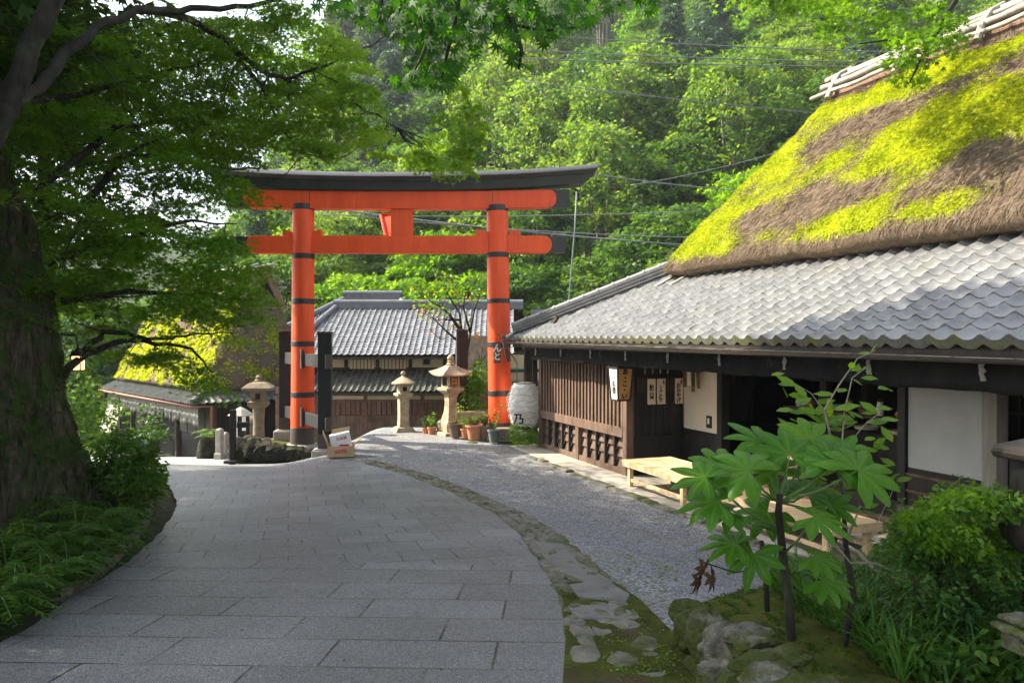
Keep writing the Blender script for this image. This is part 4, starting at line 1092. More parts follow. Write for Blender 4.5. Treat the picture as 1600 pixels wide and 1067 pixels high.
# support posts with through rails
def support(pxf, ytopf, ybotf, pxr, ytopr, ybotr, X, mat, zcol, Yf=17.5, Yr=20.5):
    F_ = P(pxf, ybotf, Yf); Rr = P(pxr, ybotr, Yr); tf = P(pxf, ytopf, Yf).z; tr = P(pxr, ytopr, Yr).z
    d = Vector((Rr.x - F_.x, Rr.y - F_.y, 0)).normalized(); sd = Vector((0, 0, 1)).cross(d)
    for base, top in ((F_, tf), (Rr, tr)):
        ax = ((.99, .12, 0), (-.12, .99, 0), (0, 0, 1))
        h = (top - base.z) / 2
        mb = MB(); mb.box(base + Vector((0, 0, h)), ax, (.145, .145, h)); po = mb.build('support_post', mat, torii, False, .012)
        mb = MB(); mb.box(base + Vector((0, 0, 2 * h + .02)), ax, (.16, .16, .022)); mb.build('post_cap', 'dark_sleeve', po, False, .008)
        mb = MB(); mb.box(base + Vector((0, 0, .17)), ax, (.151, .151, .17)); mb.build('foot_sleeve', 'dark_sleeve', po, False, .006)
        mb = MB(); mb.box(base + Vector((0, 0, -.15)), ax, (.27, .25, .15)); mb.box(base + Vector((0, 0, .012)), ax, (.2, .2, .02)); mb.build('plinth', 'granite_block', torii, False, .02)
    for z in (1.98, .62) if X < -2 else ():
        a = Vector((F_.x, F_.y, z)) - d * .24; b = Vector((Rr.x, Rr.y, z)) + d * .24; c = Vector((X, TY, z))
        mb = MB(); mb.bar(a, c, .11, .29); mb.bar(c, b, .11, .29); ra = mb.build('rail', mat, torii, False, .008)
        mb = MB(); mb.bar(a - d * .004, a + d * .05, .125, .31); mb.build('rail_end', 'dark_sleeve', ra, False, .004)
        mb = MB(); mb.bar(b - d * .05, b + d * .004, .125, .31); mb.build('rail_end', 'dark_sleeve', ra, False, .004)
        cc = c - d * .34 + Vector((0, 0, 0)); mb = MB(); mb.bar(cc + Vector((-.10, 0, -.20)), cc + Vector((-.10, 0, .24)), .07, .09, up=d); mb.build('rail_wedge', 'dark_sleeve', ra, False, .005)
support(508, 521, 702, 446, 519, 672, XL, 'black_wood', 0)
support(829, 530, 676, 722, 517, 668, XR, 'dark_wood', 0, 18.75, 20.5)

# ================================================================== STONE LANTERNS
def lat(mb, prof, c, n, rot): return mb.lathe(prof, c, n, rot)
def lantern_short(c, H):
    k = H / 1.5
    t = thing('stone_lantern', c, 'short plain stone lantern with a pointed cap, standing alone before the board wall', 'stone lantern', 'stone lanterns by the gate')
    rt = R(25); q = math.sqrt(2)
    def part(name, prof, n=4, r0=0, m='lantern_stone', bev=.012):
        mb = MB(); mb.lathe([(r * (q if n == 4 else 1) * k, z * k) for r, z in prof], c, n, rt + PI / 4 + r0); return mb.build(name, m, t, False, bev)
    part('base', [(.26, -.25), (.26, .0), (.22, .07), (.17, .10)])
    part('post', [(.135, .08), (.125, .45), (.13, .87)])
    part('platform', [(.14, .86), (.20, .92), (.215, .93), (.215, 1.0), (.16, 1.01)])
    fb = part('fire_box', [(.14, 1.0), (.135, 1.24), (.12, 1.25)])
    fx = Vector((math.cos(rt - PI / 2), math.sin(rt - PI / 2), 0))
    mb = MB(); mb.box(c + fx * .137 * k + Vector((0, 0, 1.12 * k)), (fx, Vector((-fx.y, fx.x, 0)), (0, 0, 1)), (.004, .055 * k, .06 * k)); mb.build('window', 'interior', fb)
    o = part('cap', [(.14, 1.235), (.32, 1.245), (.325, 1.275), (.21, 1.36), (.09, 1.43), (.06, 1.44)], 18); auto_smooth(o, 45)
    o = part('finial', [(.055, 1.43), (.065, 1.45), (.035, 1.475), (.062, 1.51), (.068, 1.55), (.04, 1.585), (.005, 1.60)], 16, bev=0); auto_smooth(o, 60)
    return t
def lantern_tall(c, H):
    k = H / 1.9
    t = thing('stone_lantern', c, 'tall ornate stone lantern with upswept cap and amber paper window among flower pots', 'stone lantern', 'stone lanterns by the gate')
    rt = R(35); q = math.sqrt(2)
    def part(name, prof, n=4, m='lantern_stone', bev=.012, rot=None):
        mb = MB(); mb.lathe([(r * (q if n == 4 else 1) * k, z * k) for r, z in prof], c, n, (rt + PI / 4) if rot is None else rot); return mb.build(name, m, t, False, bev)
    part('base_slab', [(.36, -.3), (.36, .07), (.34, .09)])
    part('base', [(.25, .08), (.26, .10), (.26, .30), (.22, .36), (.15, .38)])
    part('post', [(.19, .37), (.165, .44), (.13, .60), (.115, .80), (.12, .95), (.15, 1.05)])
    part('platform', [(.15, 1.04), (.22, 1.11), (.255, 1.13), (.255, 1.20), (.19, 1.215)])
    fb = part('fire_box', [(.175, 1.21), (.17, 1.51), (.15, 1.52)])
    for a, m in ((-PI / 2, 'amber_paper'), (PI, 'interior')):
        fx = Vector((math.cos(rt + a), math.sin(rt + a), 0)); sx = Vector((-fx.y, fx.x, 0))
        mb = MB(); mb.box(c + fx * .172 * k + Vector((0, 0, 1.365 * k)), (fx, sx, (0, 0, 1)), (.006, .11 * k, .115 * k)); pn = mb.build('window_frame', 'dark_wood', fb, False, .004)
        mb = MB()
        for i in (-1, 1):
            for j in (-1, 1): mb.box(c + fx * .180 * k + sx * i * .045 * k + Vector((0, 0, (1.365 + j * .048) * k)), (fx, sx, (0, 0, 1)), (.003, .037 * k, .040 * k))
        mb.build('window_paper', m, pn)
    # upswept square roof
    n = 12; mb = MB(); vs = []; rings = [(.40, 0, 1.0), (.41, .035, 1.0), (.30, .095, .75), (.18, .19, .3), (.10, .27, 0), (.07, .28, 0)]
    for r, z, up in rings:
        for s4 in range(4):
            for i in range(n):
                u = -1 + 2 * i / n; a = rt + PI / 4 + s4 * PI / 2
                e0 = Vector((math.cos(a), math.sin(a), 0)); e1 = Vector((-math.sin(a), math.cos(a), 0))
                ca = Vector((math.cos(a - PI / 4), math.sin(a - PI / 4), 0)) ; sa = Vector((-ca.y, ca.x, 0))
                p = c + (ca * (1 - .10 * (1 - u * u) * up) + sa * u) * r * k + Vector((0, 0, (1.50 + z + .085 * abs(u) ** 3 * up) * k)); vs.append(p)
    m = 4 * n
    fs = [(i * m + j, i * m + (j + 1) % m, (i + 1) * m + (j + 1) % m, (i + 1) * m + j) for i in range(len(rings) - 1) for j in range(m)] + [tuple(range(m - 1, -1, -1)), tuple((len(rings) - 1) * m + j for j in range(m))]
    mb.add(vs, fs); o = mb.build('cap', 'lantern_stone', t); auto_smooth(o, 35)
    o = part('finial', [(.09, 1.775), (.11, 1.80), (.075, 1.85), (.10, 1.875), (.06, 1.89), (.085, 1.93), (.088, 1.97), (.05, 2.02), (.01, 2.05)], 16, bev=0, rot=0); auto_smooth(o, 60)
    return t
def lantern_old(c, H):
    k = H / 1.7
    t = thing('stone_lantern', c, 'dark weathered stone lantern with a wide flat cap behind the mossy bank', 'stone lantern', 'stone lanterns by the gate')
    rt = R(10); q = math.sqrt(2)
    def part(name, prof, n=4, bev=.012, rot=None):
        mb = MB(); mb.lathe([(r * (q if n == 4 else 1) * k, z * k) for r, z in prof], c, n, (rt + PI / 4) if rot is None else rot); o = mb.build(name, 'lantern_stone_dark', t, False, bev)
        if n > 6: auto_smooth(o, 45)
        return o
    part('base', [(.40, -.4), (.40, .0), (.30, .08), (.18, .10)], 8)
    part('post', [(.15, .09), (.14, .5), (.16, .9)], 16, 0)
    part('platform', [(.17, .88), (.25, .96), (.25, 1.05), (.18, 1.06)])
    fb = part('fire_box', [(.17, 1.05), (.17, 1.36), (.15, 1.37)])
    fx = Vector((math.cos(rt - PI / 2), math.sin(rt - PI / 2), 0))
    mb = MB(); mb.box(c + fx * .172 * k + Vector((0, 0, 1.2 * k)), (fx, Vector((-fx.y, fx.x, 0)), (0, 0, 1)), (.004, .06 * k, .08 * k)); mb.build('window', 'interior', fb)
    part('cap', [(.20, 1.35), (.37, 1.36), (.385, 1.42), (.24, 1.53), (.12, 1.58)])
    part('finial', [(.10, 1.57), (.12, 1.60), (.06, 1.65), (.09, 1.69), (.03, 1.75)], 12, 0, 0)
pp = P(630, 672, 20.6); lantern_short(pp, 1.43)
pp = P(704, 679, 20.0); lantern_tall(pp, 1.86)
pp = P(404, 690, 21.2); lantern_old(pp, 1.72)

# ================================================================== MOSSY BANK UNDER THE GATE, POSTS, BOX
def blob_rock(name, c, r, mat, parent=None, seed=0, sub=3, sq=(1, 1, .7), rough=.28):
    import bmesh
    bm = bmesh.new(); bmesh.ops.create_icosphere(bm, subdivisions=sub, radius=1)
    for v in bm.verts:
        p = v.co.copy(); k = 1 + rough * mnoise.fractal(p * 1.1 + Vector((seed * 3.3, seed, 0)), .8, 2, 4) * 1.3
        for ax in (Vector((1, .3, .2)), Vector((-.4, 1, .1)), Vector((.1, -.5, 1)), Vector((-.8, -.6, .3))):
            a = ax.normalized(); dd = p.dot(a)
            if dd > .72: p -= a * (dd - .72) * .8
            if dd < -.75: p -= a * (dd + .75) * .8
        p = p * (1 + .05 * mnoise.noise(v.co * 5 + Vector((seed, 0, 0))) + .025 * mnoise.noise(v.co * 13))
        v.co = Vector((p.x * sq[0], p.y * sq[1], p.z * sq[2])) * r * k + Vector(c)
    me = bpy.data.meshes.new(name); bm.to_mesh(me); bm.free()
    o = link(name, me, mat, parent, True); me.set_sharp_from_angle(angle=R(38)); return o
bank = thing('rock_bank', (-5.3, 18.6, -.3), 'low dark mossy rock bank around the foot of the near gate column', 'rock bank')
rgk = random.Random(2)
for k in range(9):
    f = k / 8; px = 378 + f * 118
    c = P(px, 716 - 2 * f, 17.75); c.z += .17 - .12 * f
    blob_rock('rock', c, .27 - .10 * f, 'dark_rock', bank, k, 3, (1.25, .9, 1.15 - .3 * f))
for k in range(7):
    c = P(374 + rgk.uniform(0, 40) , 700, 18.2 + .22 * k); c.z = -.12 + rgk.uniform(-.05, .08)
    blob_rock('rock', c, .3, 'dark_rock', bank, 20 + k, 3, (1.1, 1, .8))
V = []; n1, n2 = 24, 16
for i in range(n1):
    for j in range(n2):
        x = -6.25 + 2.2 * i / (n1 - 1); y = 17.75 + 3.3 * j / (n2 - 1)
        V.append((x, y, -.10 + .05 * mnoise.noise(Vector((x * 3, y * 3, 0))) - .12 * max(0, (x + 4.9)) - (.3 if i in (0, n1 - 1) or j in (0, n2 - 1) else 0)))
F = [(i * n2 + j, (i + 1) * n2 + j, (i + 1) * n2 + j + 1, i * n2 + j + 1) for i in range(n1 - 1) for j in range(n2 - 1)]
link('earth', np_mesh('earth', np.array(V), np.array(F), 4), 'moss_soil', bank, True)
for px, y, r_ in ((396, 686, .27), (425, 690, .34)):
    c = P(px, y, 20.6); c.z -= .1; blob_rock('rock', c, r_, 'boulder', bank, px, 3, (1.3, 1, .5))

sg = thing('signpost', P(363, 722, 17.4), 'black wooden post with one short side arm at the edge of the paving', 'signpost')
b = P(363, 722, 17.4); tp = P(364, 640, 17.4)
mb = MB(); mb.bar(b - Vector((0, 0, .2)), tp, .115, .115, up=(0, 1, 0)); po = mb.build('post', 'black_wood', sg, False, .008)
mb = MB(); a = P(370, 664, 17.4); mb.bar(a, a + Vector((.22, .06, 0)), .07, .12); mb.build('arm', 'black_wood', sg, False, .006)
mb = MB(); mb.bar(b + Vector((-.14, -.08, .02)), b + Vector((.14, -.08, .02)), .18, .06); mb.build('foot', 'black_wood', sg, False, .006)
for px, y0, y1, Y, lab in ((343, 711, 669, 19.6, 'taller squared pale stone bollard beside the small planted stone'), (351, 711, 675, 20.0, 'shorter pale stone bollard tucked behind the taller one')):
    b = thing('bollard', P(px, y0, Y), lab, 'bollard', 'pale stone bollards at the lower road')
    a = P(px, y0, Y); t_ = P(px, y1, Y); h = t_.z - a.z; mb = MB()
    mb.lathe([(.11, -.2), (.105, h - .05), (.07, h - .005), (.02, h)], a, 4, R(30)); mb.build('shaft', 'granite_block', b, False, .015)
    mb = MB(); mb.lathe([(.14, -.2), (.14, .04), (.11, .06)], a, 4, R(30)); mb.build('foot', 'granite_block', b, False, .01)
# stump-like stone with a fern on top
s0 = P(322, 712, 20.2); st_ = thing('planted_stone', s0, 'squat rounded stone with a small fern growing from its top', 'stone')
mb = MB(); mb.lathe([(.22, -.2), (.24, .02), (.20, .30), (.15, .42), (.05, .45)], s0, 14); o = mb.build('stone', 'dark_rock', st_); auto_smooth(o, 50)
# little birdhouse-like notice box with a grey umbrella cap and a mushroom stone
n0 = P(376, 706, 22.0); nb = thing('notice_box', n0, 'narrow white notice box under a pale hipped cap behind the black post', 'notice box')
mb = MB()
for i in (-1, 1):
    for j in (-1, 1): mb.bar(n0 + Vector((i * .17, j * .1, -.3)), n0 + Vector((i * .17, j * .1, 1.02)), .06, .06)
mb.build('legs_frame', 'dark_wood', nb, False, .005)
mb = MB(); mb.box(n0 + Vector((0, 0, .72)), ((1, 0, 0), (0, 1, 0), (0, 0, 1)), (.15, .085, .27)); mb.build('cabinet', 'black_wood', nb, False, .005)
mb = MB(); mb.box(n0 + Vector((-.13, -.135, .66)), ((1, 0, 0), (0, 1, 0), (0, 0, 1)), (.085, .006, .36)); mb.box(n0 + Vector((.13, -.135, .80)), ((1, 0, 0), (0, 1, 0), (0, 0, 1)), (.05, .006, .2)); nt_ = mb.build('notice', 'white_card', nb)
text_mesh('lettering', '愛\n宕\n道', 'ink', nb, n0 + Vector((-.13, -.146, .68)), (1, 0, 0), (0, 0, 1), .15, .001, bold=.003)
mb = MB(); mb.lathe([(.34, 1.0), (.345, 1.02), (.16, 1.16), (.02, 1.24)], n0, 8, R(22)); mb.build('cap', 'granite_block', nb, False, .006)
m0 = P(392, 700, 22.6); ms = thing('mushroom_stone', m0, 'low stone pillar with a domed mushroom cap beside the dark stone lantern', 'stone')
mb = MB(); mb.lathe([(.14, -.3), (.12, .3), (.11, .66)], m0, 14); o = mb.build('pillar', 'lantern_stone_dark', ms); auto_smooth(o, 50)
mb = MB(); mb.lathe([(.10, .62), (.28, .66), (.30, .70), (.24, .82), (.12, .90), (.02, .92)], m0, 18); o = mb.build('cap', 'lantern_stone_dark', ms); auto_smooth(o, 50)

# cardboard boxes against the gate post
cb = G(533, 714); bx = thing('cardboard_box', cb, 'open brown cardboard box with torn flaps against the near gate post', 'box')
ax = (Vector((.985, .17, 0)), Vector((-.17, .985, 0)), Vector((0, 0, 1)))
def cbx(c, hx, hy, z0, z1, th=.008, mat='cardboard', parent=None, name='tray'):
    mb = MB(); zc = (z0 + z1) / 2; hz = (z1 - z0) / 2
    mb.box(c + Vector((0, 0, z0 + th)), ax, (hx, hy, th))
    for s in (-1, 1):
        mb.box(c + ax[0] * s * hx + Vector((0, 0, zc)), ax, (th, hy, hz)); mb.box(c + ax[1] * s * hy + Vector((0, 0, zc)), ax, (hx - th, th, hz))
    return mb.build(name, mat, parent)
ty = cbx(cb, .26, .20, .03, .25, parent=bx)
text_mesh('lettering', '山口乳', 'red_ink', bx, cb - ax[1] * .211 + Vector((0, 0, .14)), ax[0], (0, 0, 1), .085, .001, bold=.004)
for (o_, a_, b_) in ((-.26, Vector((-.12, 0, .30)), .19), (.26, Vector((.15, 0, .13)), .18)):
    mb = MB(); c = cb + ax[0] * o_ + Vector((0, 0, .25)); mb.add([c - ax[1] * b_, c + ax[1] * b_, c + ax[1] * b_ * .9 + a_, c - ax[1] * b_ * .8 + a_ * .8], [(0, 1, 2, 3)]); f_ = mb.build('flap', 'cardboard', bx); f_.modifiers.new('t', 'SOLIDIFY').thickness = .008
mb = MB(); c = cb + ax[1] * .2 + Vector((0, 0, .25)); mb.add([c - ax[0] * .25, c + ax[0] * .14, c + ax[0] * .16 + Vector((0, .05, .36)), c - ax[0] * .2 + Vector((0, .05, .30))], [(0, 1, 2, 3)]); f_ = mb.build('flap', 'cardboard', bx); f_.modifiers.new('t', 'SOLIDIFY').thickness = .008
wc = cb + Vector((.0, .0, .30)); wb = thing('white_carton', wc, 'white carton with a red stripe lying tilted in the cardboard box', 'carton')
a2 = (Vector((.96, .17, .20)).normalized(), None, None); up2 = Vector((-.2, -.1, .97)).normalized(); fw = a2[0].cross(up2).normalized()
mb = MB(); mb.box(wc, (a2[0], fw, up2), (.205, .09, .20)); mb.build('carton_body', 'white_card', wb, False, .006)
fr = -fw if fw.y > 0 else fw
mb = MB(); pl = [(-.19, -.17), (.13, -.17), (.15, -.05), (-.02, -.02), (-.17, -.09)]; mb.prism(pl, wc + fr * .0915, a2[0], up2, fr, .003); mb.build('red_stripe', 'red_ink', wb)
text_mesh('lettering', '乳酸菌', 'red_ink', wb, wc + fr * .093 + up2 * .10 + a2[0] * .03, a2[0], up2, .075, .001)
# ================================================================== HOUSE BEHIND THE GATE
X_, Y_, Z_ = Vector((1, 0, 0)), Vector((0, 1, 0)), Vector((0, 0, 1))
bh = thing('townhouse', (-3, 27, -1.2), 'two-storey timber townhouse with wide grey tiled roofs behind the gate', 'townhouse')
def ab(name, mat, x0, x1, y0, y1, z0, z1, parent, bevel=.005):
    mb = MB(); mb.abox(x0, x1, y0, y1, z0, z1); return mb.build(name, mat, parent, False, bevel)
uxl, uxr, uy = -7.35, -.1, 25.6
ez, pit, run = 1.93, .475, 3.4
wv2 = Vector((0, 1, pit)).normalized(); c2 = 1 / math.sqrt(1 + pit * pit)
ur = tile_field('upper_roof', Vector((uxl, uy, ez)), X_, wv2, 39, 20, .19, run / c2 / 20, 'roof_tile_far', bh, clipL=lambda v: .30 * v * c2, seed=9, seg=6, amp=.042, lift=.02)
xl2 = uxl + .30 * run; rz = ez + run * pit
mb = MB(); mb.abox(xl2 - .1, uxr + .5, uy + run - .14, uy + run + .14, rz - .02, rz + .16); mb.tube([(xl2 - .12, uy + run, rz + .2), (uxr + .5, uy + run, rz + .2)], .12, 12); rr_ = mb.build('ridge', 'roof_tile_far', ur); auto_smooth(rr_, 40)
mb = MB(); mb.tube([(uxl, uy, ez + .08), (xl2, uy + run, rz + .1)], .10, 10); auto_smooth(mb.build('hip_ridge', 'roof_tile_far', ur), 40)
mb = MB(); mb.add([(uxl + .03, uy + .03, ez - .05), (uxr, uy + .03, ez - .05), (uxr, uy + run, rz - .05), (xl2, uy + run, rz - .05)], [(0, 1, 2, 3)]); mb.add([(xl2, uy + run, rz - .05), (uxr + .5, uy + run, rz - .05), (uxr + .5, uy + 2 * run, ez), (xl2, uy + 2 * run, ez)], [(0, 1, 2, 3)])
mb.add([(uxl + .03, uy + .03, ez - .05), (xl2, uy + run, rz - .05), (uxl + .03, uy + 2 * run, ez - .05)], [(0, 1, 2)])
mb.abox(uxl + .05, uxr, uy + .05, uy + .09, ez - .14, ez - .04)
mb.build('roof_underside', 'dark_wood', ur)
# upper wall
wy = 26.4
ab('upper_wall', 'ochre_plaster', uxl + .5, uxr + 2.5, wy, wy + .1, .9, 1.92, bh)
for px in (541, 590, 641, 695, 500): 
    x = P(px, 560, wy).x; ab('post', 'dark_wood', x - .06, x + .06, wy - .03, wy + .02, .9, 1.92, bh)
ab('beam', 'dark_wood', uxl + .5, uxr + 2.5, wy - .04, wy + .01, 1.36, 1.45, bh)
for x0, x1 in ((545, 587), (594, 637)):
    a, b = P(x0, 560, wy).x, P(x1, 560, wy).x
    wn = ab('slat_window', 'interior', a + .03, b - .03, wy - .012, wy - .002, 1.46, 1.86, bh, 0)
    mb = MB(); n = 7
    for k in range(n): 
        x = a + .03 + (b - a - .06) * (k + .5) / n; mb.abox(x - .045, x + .045, wy - .035, wy - .014, 1.46, 1.86)
    mb.build('slats', 'ochre_plaster', wn)
a = P(660, 560, wy).x; b = P(673, 560, wy).x
w3 = ab('small_window', 'grey_plastic', a, b, wy - .03, wy - .002, 1.58, 1.84, bh); ab('pane', 'interior', a + .04, b - .04, wy - .036, wy - .031, 1.62, 1.80, w3, 0)
# lower roof and wall
ly, lz, lrun = 25.0, .80, 1.4
lr2 = tile_field('lower_roof', Vector((-7.1, ly, lz)), X_, Vector((0, 1, .42)).normalized(), 37, 8, .19, lrun * 1.085 / 8, 'mossy_tile', bh, seed=12, seg=6)
mb = MB(); mb.add([(-7.1, ly + .02, lz - .05), (-.1, ly + .02, lz - .05), (-.1, ly + lrun, lz - .05 + lrun * .42), (-7.1, ly + lrun, lz - .05 + lrun * .42)], [(0, 1, 2, 3)]); mb.abox(-7.08, -.1, ly + .03, ly + .08, lz - .13, lz - .03); mb.abox(-7.1, -.1, ly + lrun - .02, ly + lrun + .08, lz + lrun * .42, lz + lrun * .42 + .12)
mb.build('roof_underside', 'dark_wood', lr2)
lw = 25.7
ab('lower_wall', 'red_wood', -7.6, 3.0, lw, lw + .1, -2.2, .9, bh)
ab('plaster_strip', 'ochre_plaster', -6.2, -.2, lw - .012, lw - .002, .48, .62, bh, 0)
mb = MB(); x = -7.0
while x < -.2: mb.abox(x - .012, x + .012, lw - .02, lw - .001, -.02, .46); x += .165
lb = mb.build('plank_joints', 'dark_wood', bh)
mb = MB(); x = -7.0
while x < -.2: mb.abox(x - .02, x + .13, lw - .012, lw - .002, -.0, .44); x += .33
mb.build('plank_face', 'red_wood', bh)
for z, m in ((.66, 'dark_wood'), (.465, 'brown_wood'), (-.04, 'brown_wood'), (-.62, 'board_wood')):
    ab('rail', m, -7.6, -.2, lw - .05, lw - .003, z - .035, z + .035, bh)
for px in (500, 571, 660, 700): 
    x = P(px, 640, lw).x; ab('post', 'red_wood', x - .06, x + .06, lw - .045, lw, -2.0, .64, bh)
ab('lower_boards', 'board_wood', -7.6, -.2, lw - .022, lw - .004, -2.2, -.076, bh)
mb = MB(); x = -7.0
while x < -.2: mb.abox(x - .006, x + .006, lw - .026, lw - .0225, -2.0, -.08); x += .42
mb.build('board_joints', 'dark_wood', bh, False)

# second roof further back
b2 = thing('hipped_house', (-5.0, 33, -1), 'pale grey hipped tile roof of a second house showing above the townhouse ridge', 'house')
ey, ez2, run2, p2 = 30.6, 2.75, 2.6, .60
cc2 = 1 / math.sqrt(1 + p2 * p2); xl, xr = -9.4, -3.2
r2 = tile_field('roof', Vector((xl, ey, ez2 - .3)), X_, Vector((0, 1, p2)).normalized(), int((xr - xl) / .20), 15, .20, run2 / cc2 / 15, 'roof_tile_far', b2, clipL=lambda v: .95 * v * cc2, clipR=lambda v: (xr - xl) - .55 * v * cc2, seed=15, seg=6)
zr2 = ez2 - .3 + run2 * p2
mb = MB(); mb.abox(xl + 2.5, xr - 1.4, ey + run2 - .12, ey + run2 + .12, zr2, zr2 + .26); mb.tube([(xl + 2.4, ey + run2, zr2 + .3), (xr - 1.35, ey + run2, zr2 + .3)], .12, 10)
mb.tube([(xr, ey, ez2 - .22), (xr - 1.42, ey + run2, zr2 + .08)], .12, 10); mb.tube([(xl, ey, ez2 - .22), (xl + 2.45, ey + run2, zr2 + .08)], .12, 10)
auto_smooth(mb.build('ridge', 'roof_tile_far', r2), 40)
mb = MB(); mb.add([(xr, ey, ez2 - .3), (xr - 1.43, ey + run2, zr2), (xr, ey + 5, ez2 - .3)], [(0, 1, 2)]); mb.add([(xl, ey, ez2 - .3), (xl + 2.4, ey + run2, zr2), (xl, ey + 5, ez2 - .3)], [(0, 1, 2)]); mb.build('side_roof', 'roof_tile_far', r2)
ab('wall', 'plaster_white', xl + .5, xr - .5, ey + .6, ey + 5, -3, ez2 - .1, b2)
# lower roof to the right of the gate, beyond the townhouse
b3 = thing('side_house', (1.4, 27.5, -.6), 'low grey tiled roof glimpsed between the red column and the teahouse roof', 'house')
r3 = tile_field('roof', Vector((.75, 26.3, 2.1)), X_, Vector((0, 1, .5)).normalized(), 12, 9, .27, .29, 'roof_tile_far', b3, seed=17, seg=6)
mb = MB(); mb.abox(.7, 4, 28.55, 28.85, 3.25, 3.5); mb.add([(.75, 26.32, 2.06), (4, 26.32, 2.06), (4, 28.7, 3.24), (.75, 28.7, 3.24)], [(0, 1, 2, 3)]); mb.build('ridge', 'roof_tile_far', r3)
ab('wall', 'ochre_plaster', 1.0, 4, 26.9, 30, -2, 2.3, b3)
for k in range(9): ab('slat', 'dark_wood', 1.0 + k * .16, 1.06 + k * .16, 26.86, 26.895, .4, 1.3, b3, 0)

# garden fence and railing right of the gate column
gf = thing('garden_fence', (0.3, 21.5, 0), 'dark board fence with a green rail between the red column and the lattice wall', 'fence')
ab('board_panel', 'dark_wood', -1.55, 2.2, 21.9, 21.95, -.6, .95, gf)
for k in range(12): ab('board', 'red_wood' if k % 3 else 'brown_wood', -1.5 + k * .30, -1.26 + k * .30, 21.86, 21.895, .0, 1.35, gf)
ab('rail', 'grey_wood', -1.55, 2.2, 21.80, 21.855, 1.30, 1.37, gf); ab('green_rail', 'green_rail', -.2, 1.6, 21.76, 21.80, 1.62, 1.66, gf)
ab('bamboo_screen', 'bamboo', -1.55, -.3, 21.97, 22.0, 1.38, 2.55, gf)

# ================================================================== THATCHED HOUSE ON THE LEFT
HC = Vector((-10.04, 27.0, 0)); e1 = Vector((.75, .66, 0)).normalized(); e2 = Vector((-.66, .75, 0)).normalized()
lh = thing('thatched_house', HC + e1 * 1.8 + e2 * 3 + Vector((0, 0, -1.4)), 'low house with a steep mossy thatched roof and a grey cloth valance on the left', 'thatched house')
def Hh(a, b, z): return HC + e1 * a + e2 * b + Vector((0, 0, z))
WE, LEN = 3.7, 9.5
def left_thatch():
    z0, z1 = .84, 4.95; n = 40; V = []; M = []; F = []
    rings = []
    for k in range(-3, n + 1):
        f = max(0, k) / n; ins = 0; z = z0 + (z1 - z0) * f
        if k < 0: z = z0 + .10 * k * (1 if k > -3 else .6); ins = (.05, .30, .8)[-k - 1]
        g = f ** 1.08
        a0, a1 = -.62 + ins + g * (WE / 2 + .50), WE - ins - g * (WE / 2 - .12)
        gab = .45
        b0 = -.5 * (1 - min(1, g * 1.6)) + ins + (g * .62 if f < .55 else .55 ** 1.08 * .62 + (.02 * (f - .55)))
        pts = [(a0, b) for b in np.linspace(LEN, b0 + .2, 70)] + [(a0 + .06, b0 + .06)] + [(a, b0) for a in np.linspace(a0 + .2, a1 - .2, 40)] + [(a1 - .06, b0 + .06)] + [(a1, b) for b in np.linspace(b0 + .2, LEN, 40)]
        for i, (a, b) in enumerate(pts):
            p = Hh(a, b, z); 
            h = .09 * mnoise.fractal(p * 1.2, .9, 2, 4) + .03 * mnoise.noise(p * 6)
            p = p + Vector((0, 0, h)) - (e1 if i < 70 else e2) * h
            V.append(p)
            mos = .60 + .75 * mnoise.fractal(Vector((p.x * 1.2 + p.z * .8, p.y * 1.2, p.z * .5)) + Vector((2, 0, 1)), .7, 2, 5) if i < 71 else .36 + .35 * mnoise.fractal(p * 1.5, .8, 2, 4)
            if f > .42: mos -= (f - .42) * 1.0
            if k < 0: mos = 0
            M.append(min(1, max(0, mos)))
        m = len(pts)
    nr = n + 4
    for k in range(nr - 1):
        for i in range(m - 1): F.append((k * m + i, (k + 1) * m + i, (k + 1) * m + i + 1, k * m + i + 1))
    return np.array(V), np.array(F), np.array(M), m, nr
LV, LF, LM, Lm_, Lk_ = left_thatch()
me = np_mesh('thatch', LV, LF, 4, None, {'moss': LM}); lt = link('thatch', me, 'thatch_grey', lh, True)
thatch_tufts(LV, LM, Lm_, Lk_, 3.2, 150, 9000, 12000, lt, 8, (.10, .2))
# gable lattice and ridge poles
gp0 = [Hh(WE / 2 - .62, .52, 3.55), Hh(WE / 2 + .62, .52, 3.55), Hh(WE / 2, .40, 4.75)]
mb = MB(); mb.add([gp0[0] - e2 * .12, gp0[1] - e2 * .12, gp0[2] - e2 * .12], [(0, 1, 2)]); ga = mb.build('gable', 'interior', lh)
mb = MB()
for k in range(-9, 10):
    for sgn in (-1, 1):
        pts = []
        for j in range(25):
            z = 3.58 + 1.15 * j / 24; x = k * .12 + sgn * (z - 3.55) * .6
            lim = .62 * (1 - (z - 3.55) / 1.2)
            if abs(x) < lim: pts.append(Hh(WE / 2 + x, .36 , z))
        if len(pts) > 1: mb.bar(pts[0], pts[-1], .022, .022)
mb.build('gable_lattice', 'grey_wood', ga)
mb = MB(); mb.bar(Hh(WE / 2 - .75, .33, 3.54), Hh(WE / 2 + .75, .33, 3.54), .12, .09); mb.bar(Hh(WE / 2 - .78, .28, 3.5), Hh(WE / 2, .2, 5.0), .10, .24); mb.bar(Hh(WE / 2 + .78, .28, 3.5), Hh(WE / 2, .2, 5.0), .10, .24); mb.build('bargeboard', 'ridge_bark', ga, False, .02)
for k in range(5):
    mb = MB(); a = .10 + k * .16; mb.tube([Hh(WE / 2 + (.25 + .11 * k) * 1, -.05, 5.08 - .20 * k), Hh(WE / 2 + (.25 + .11 * k), 6, 5.08 - .2 * k)], .05, 8); mb.build('ridge_pole', 'bamboo', lt, True)
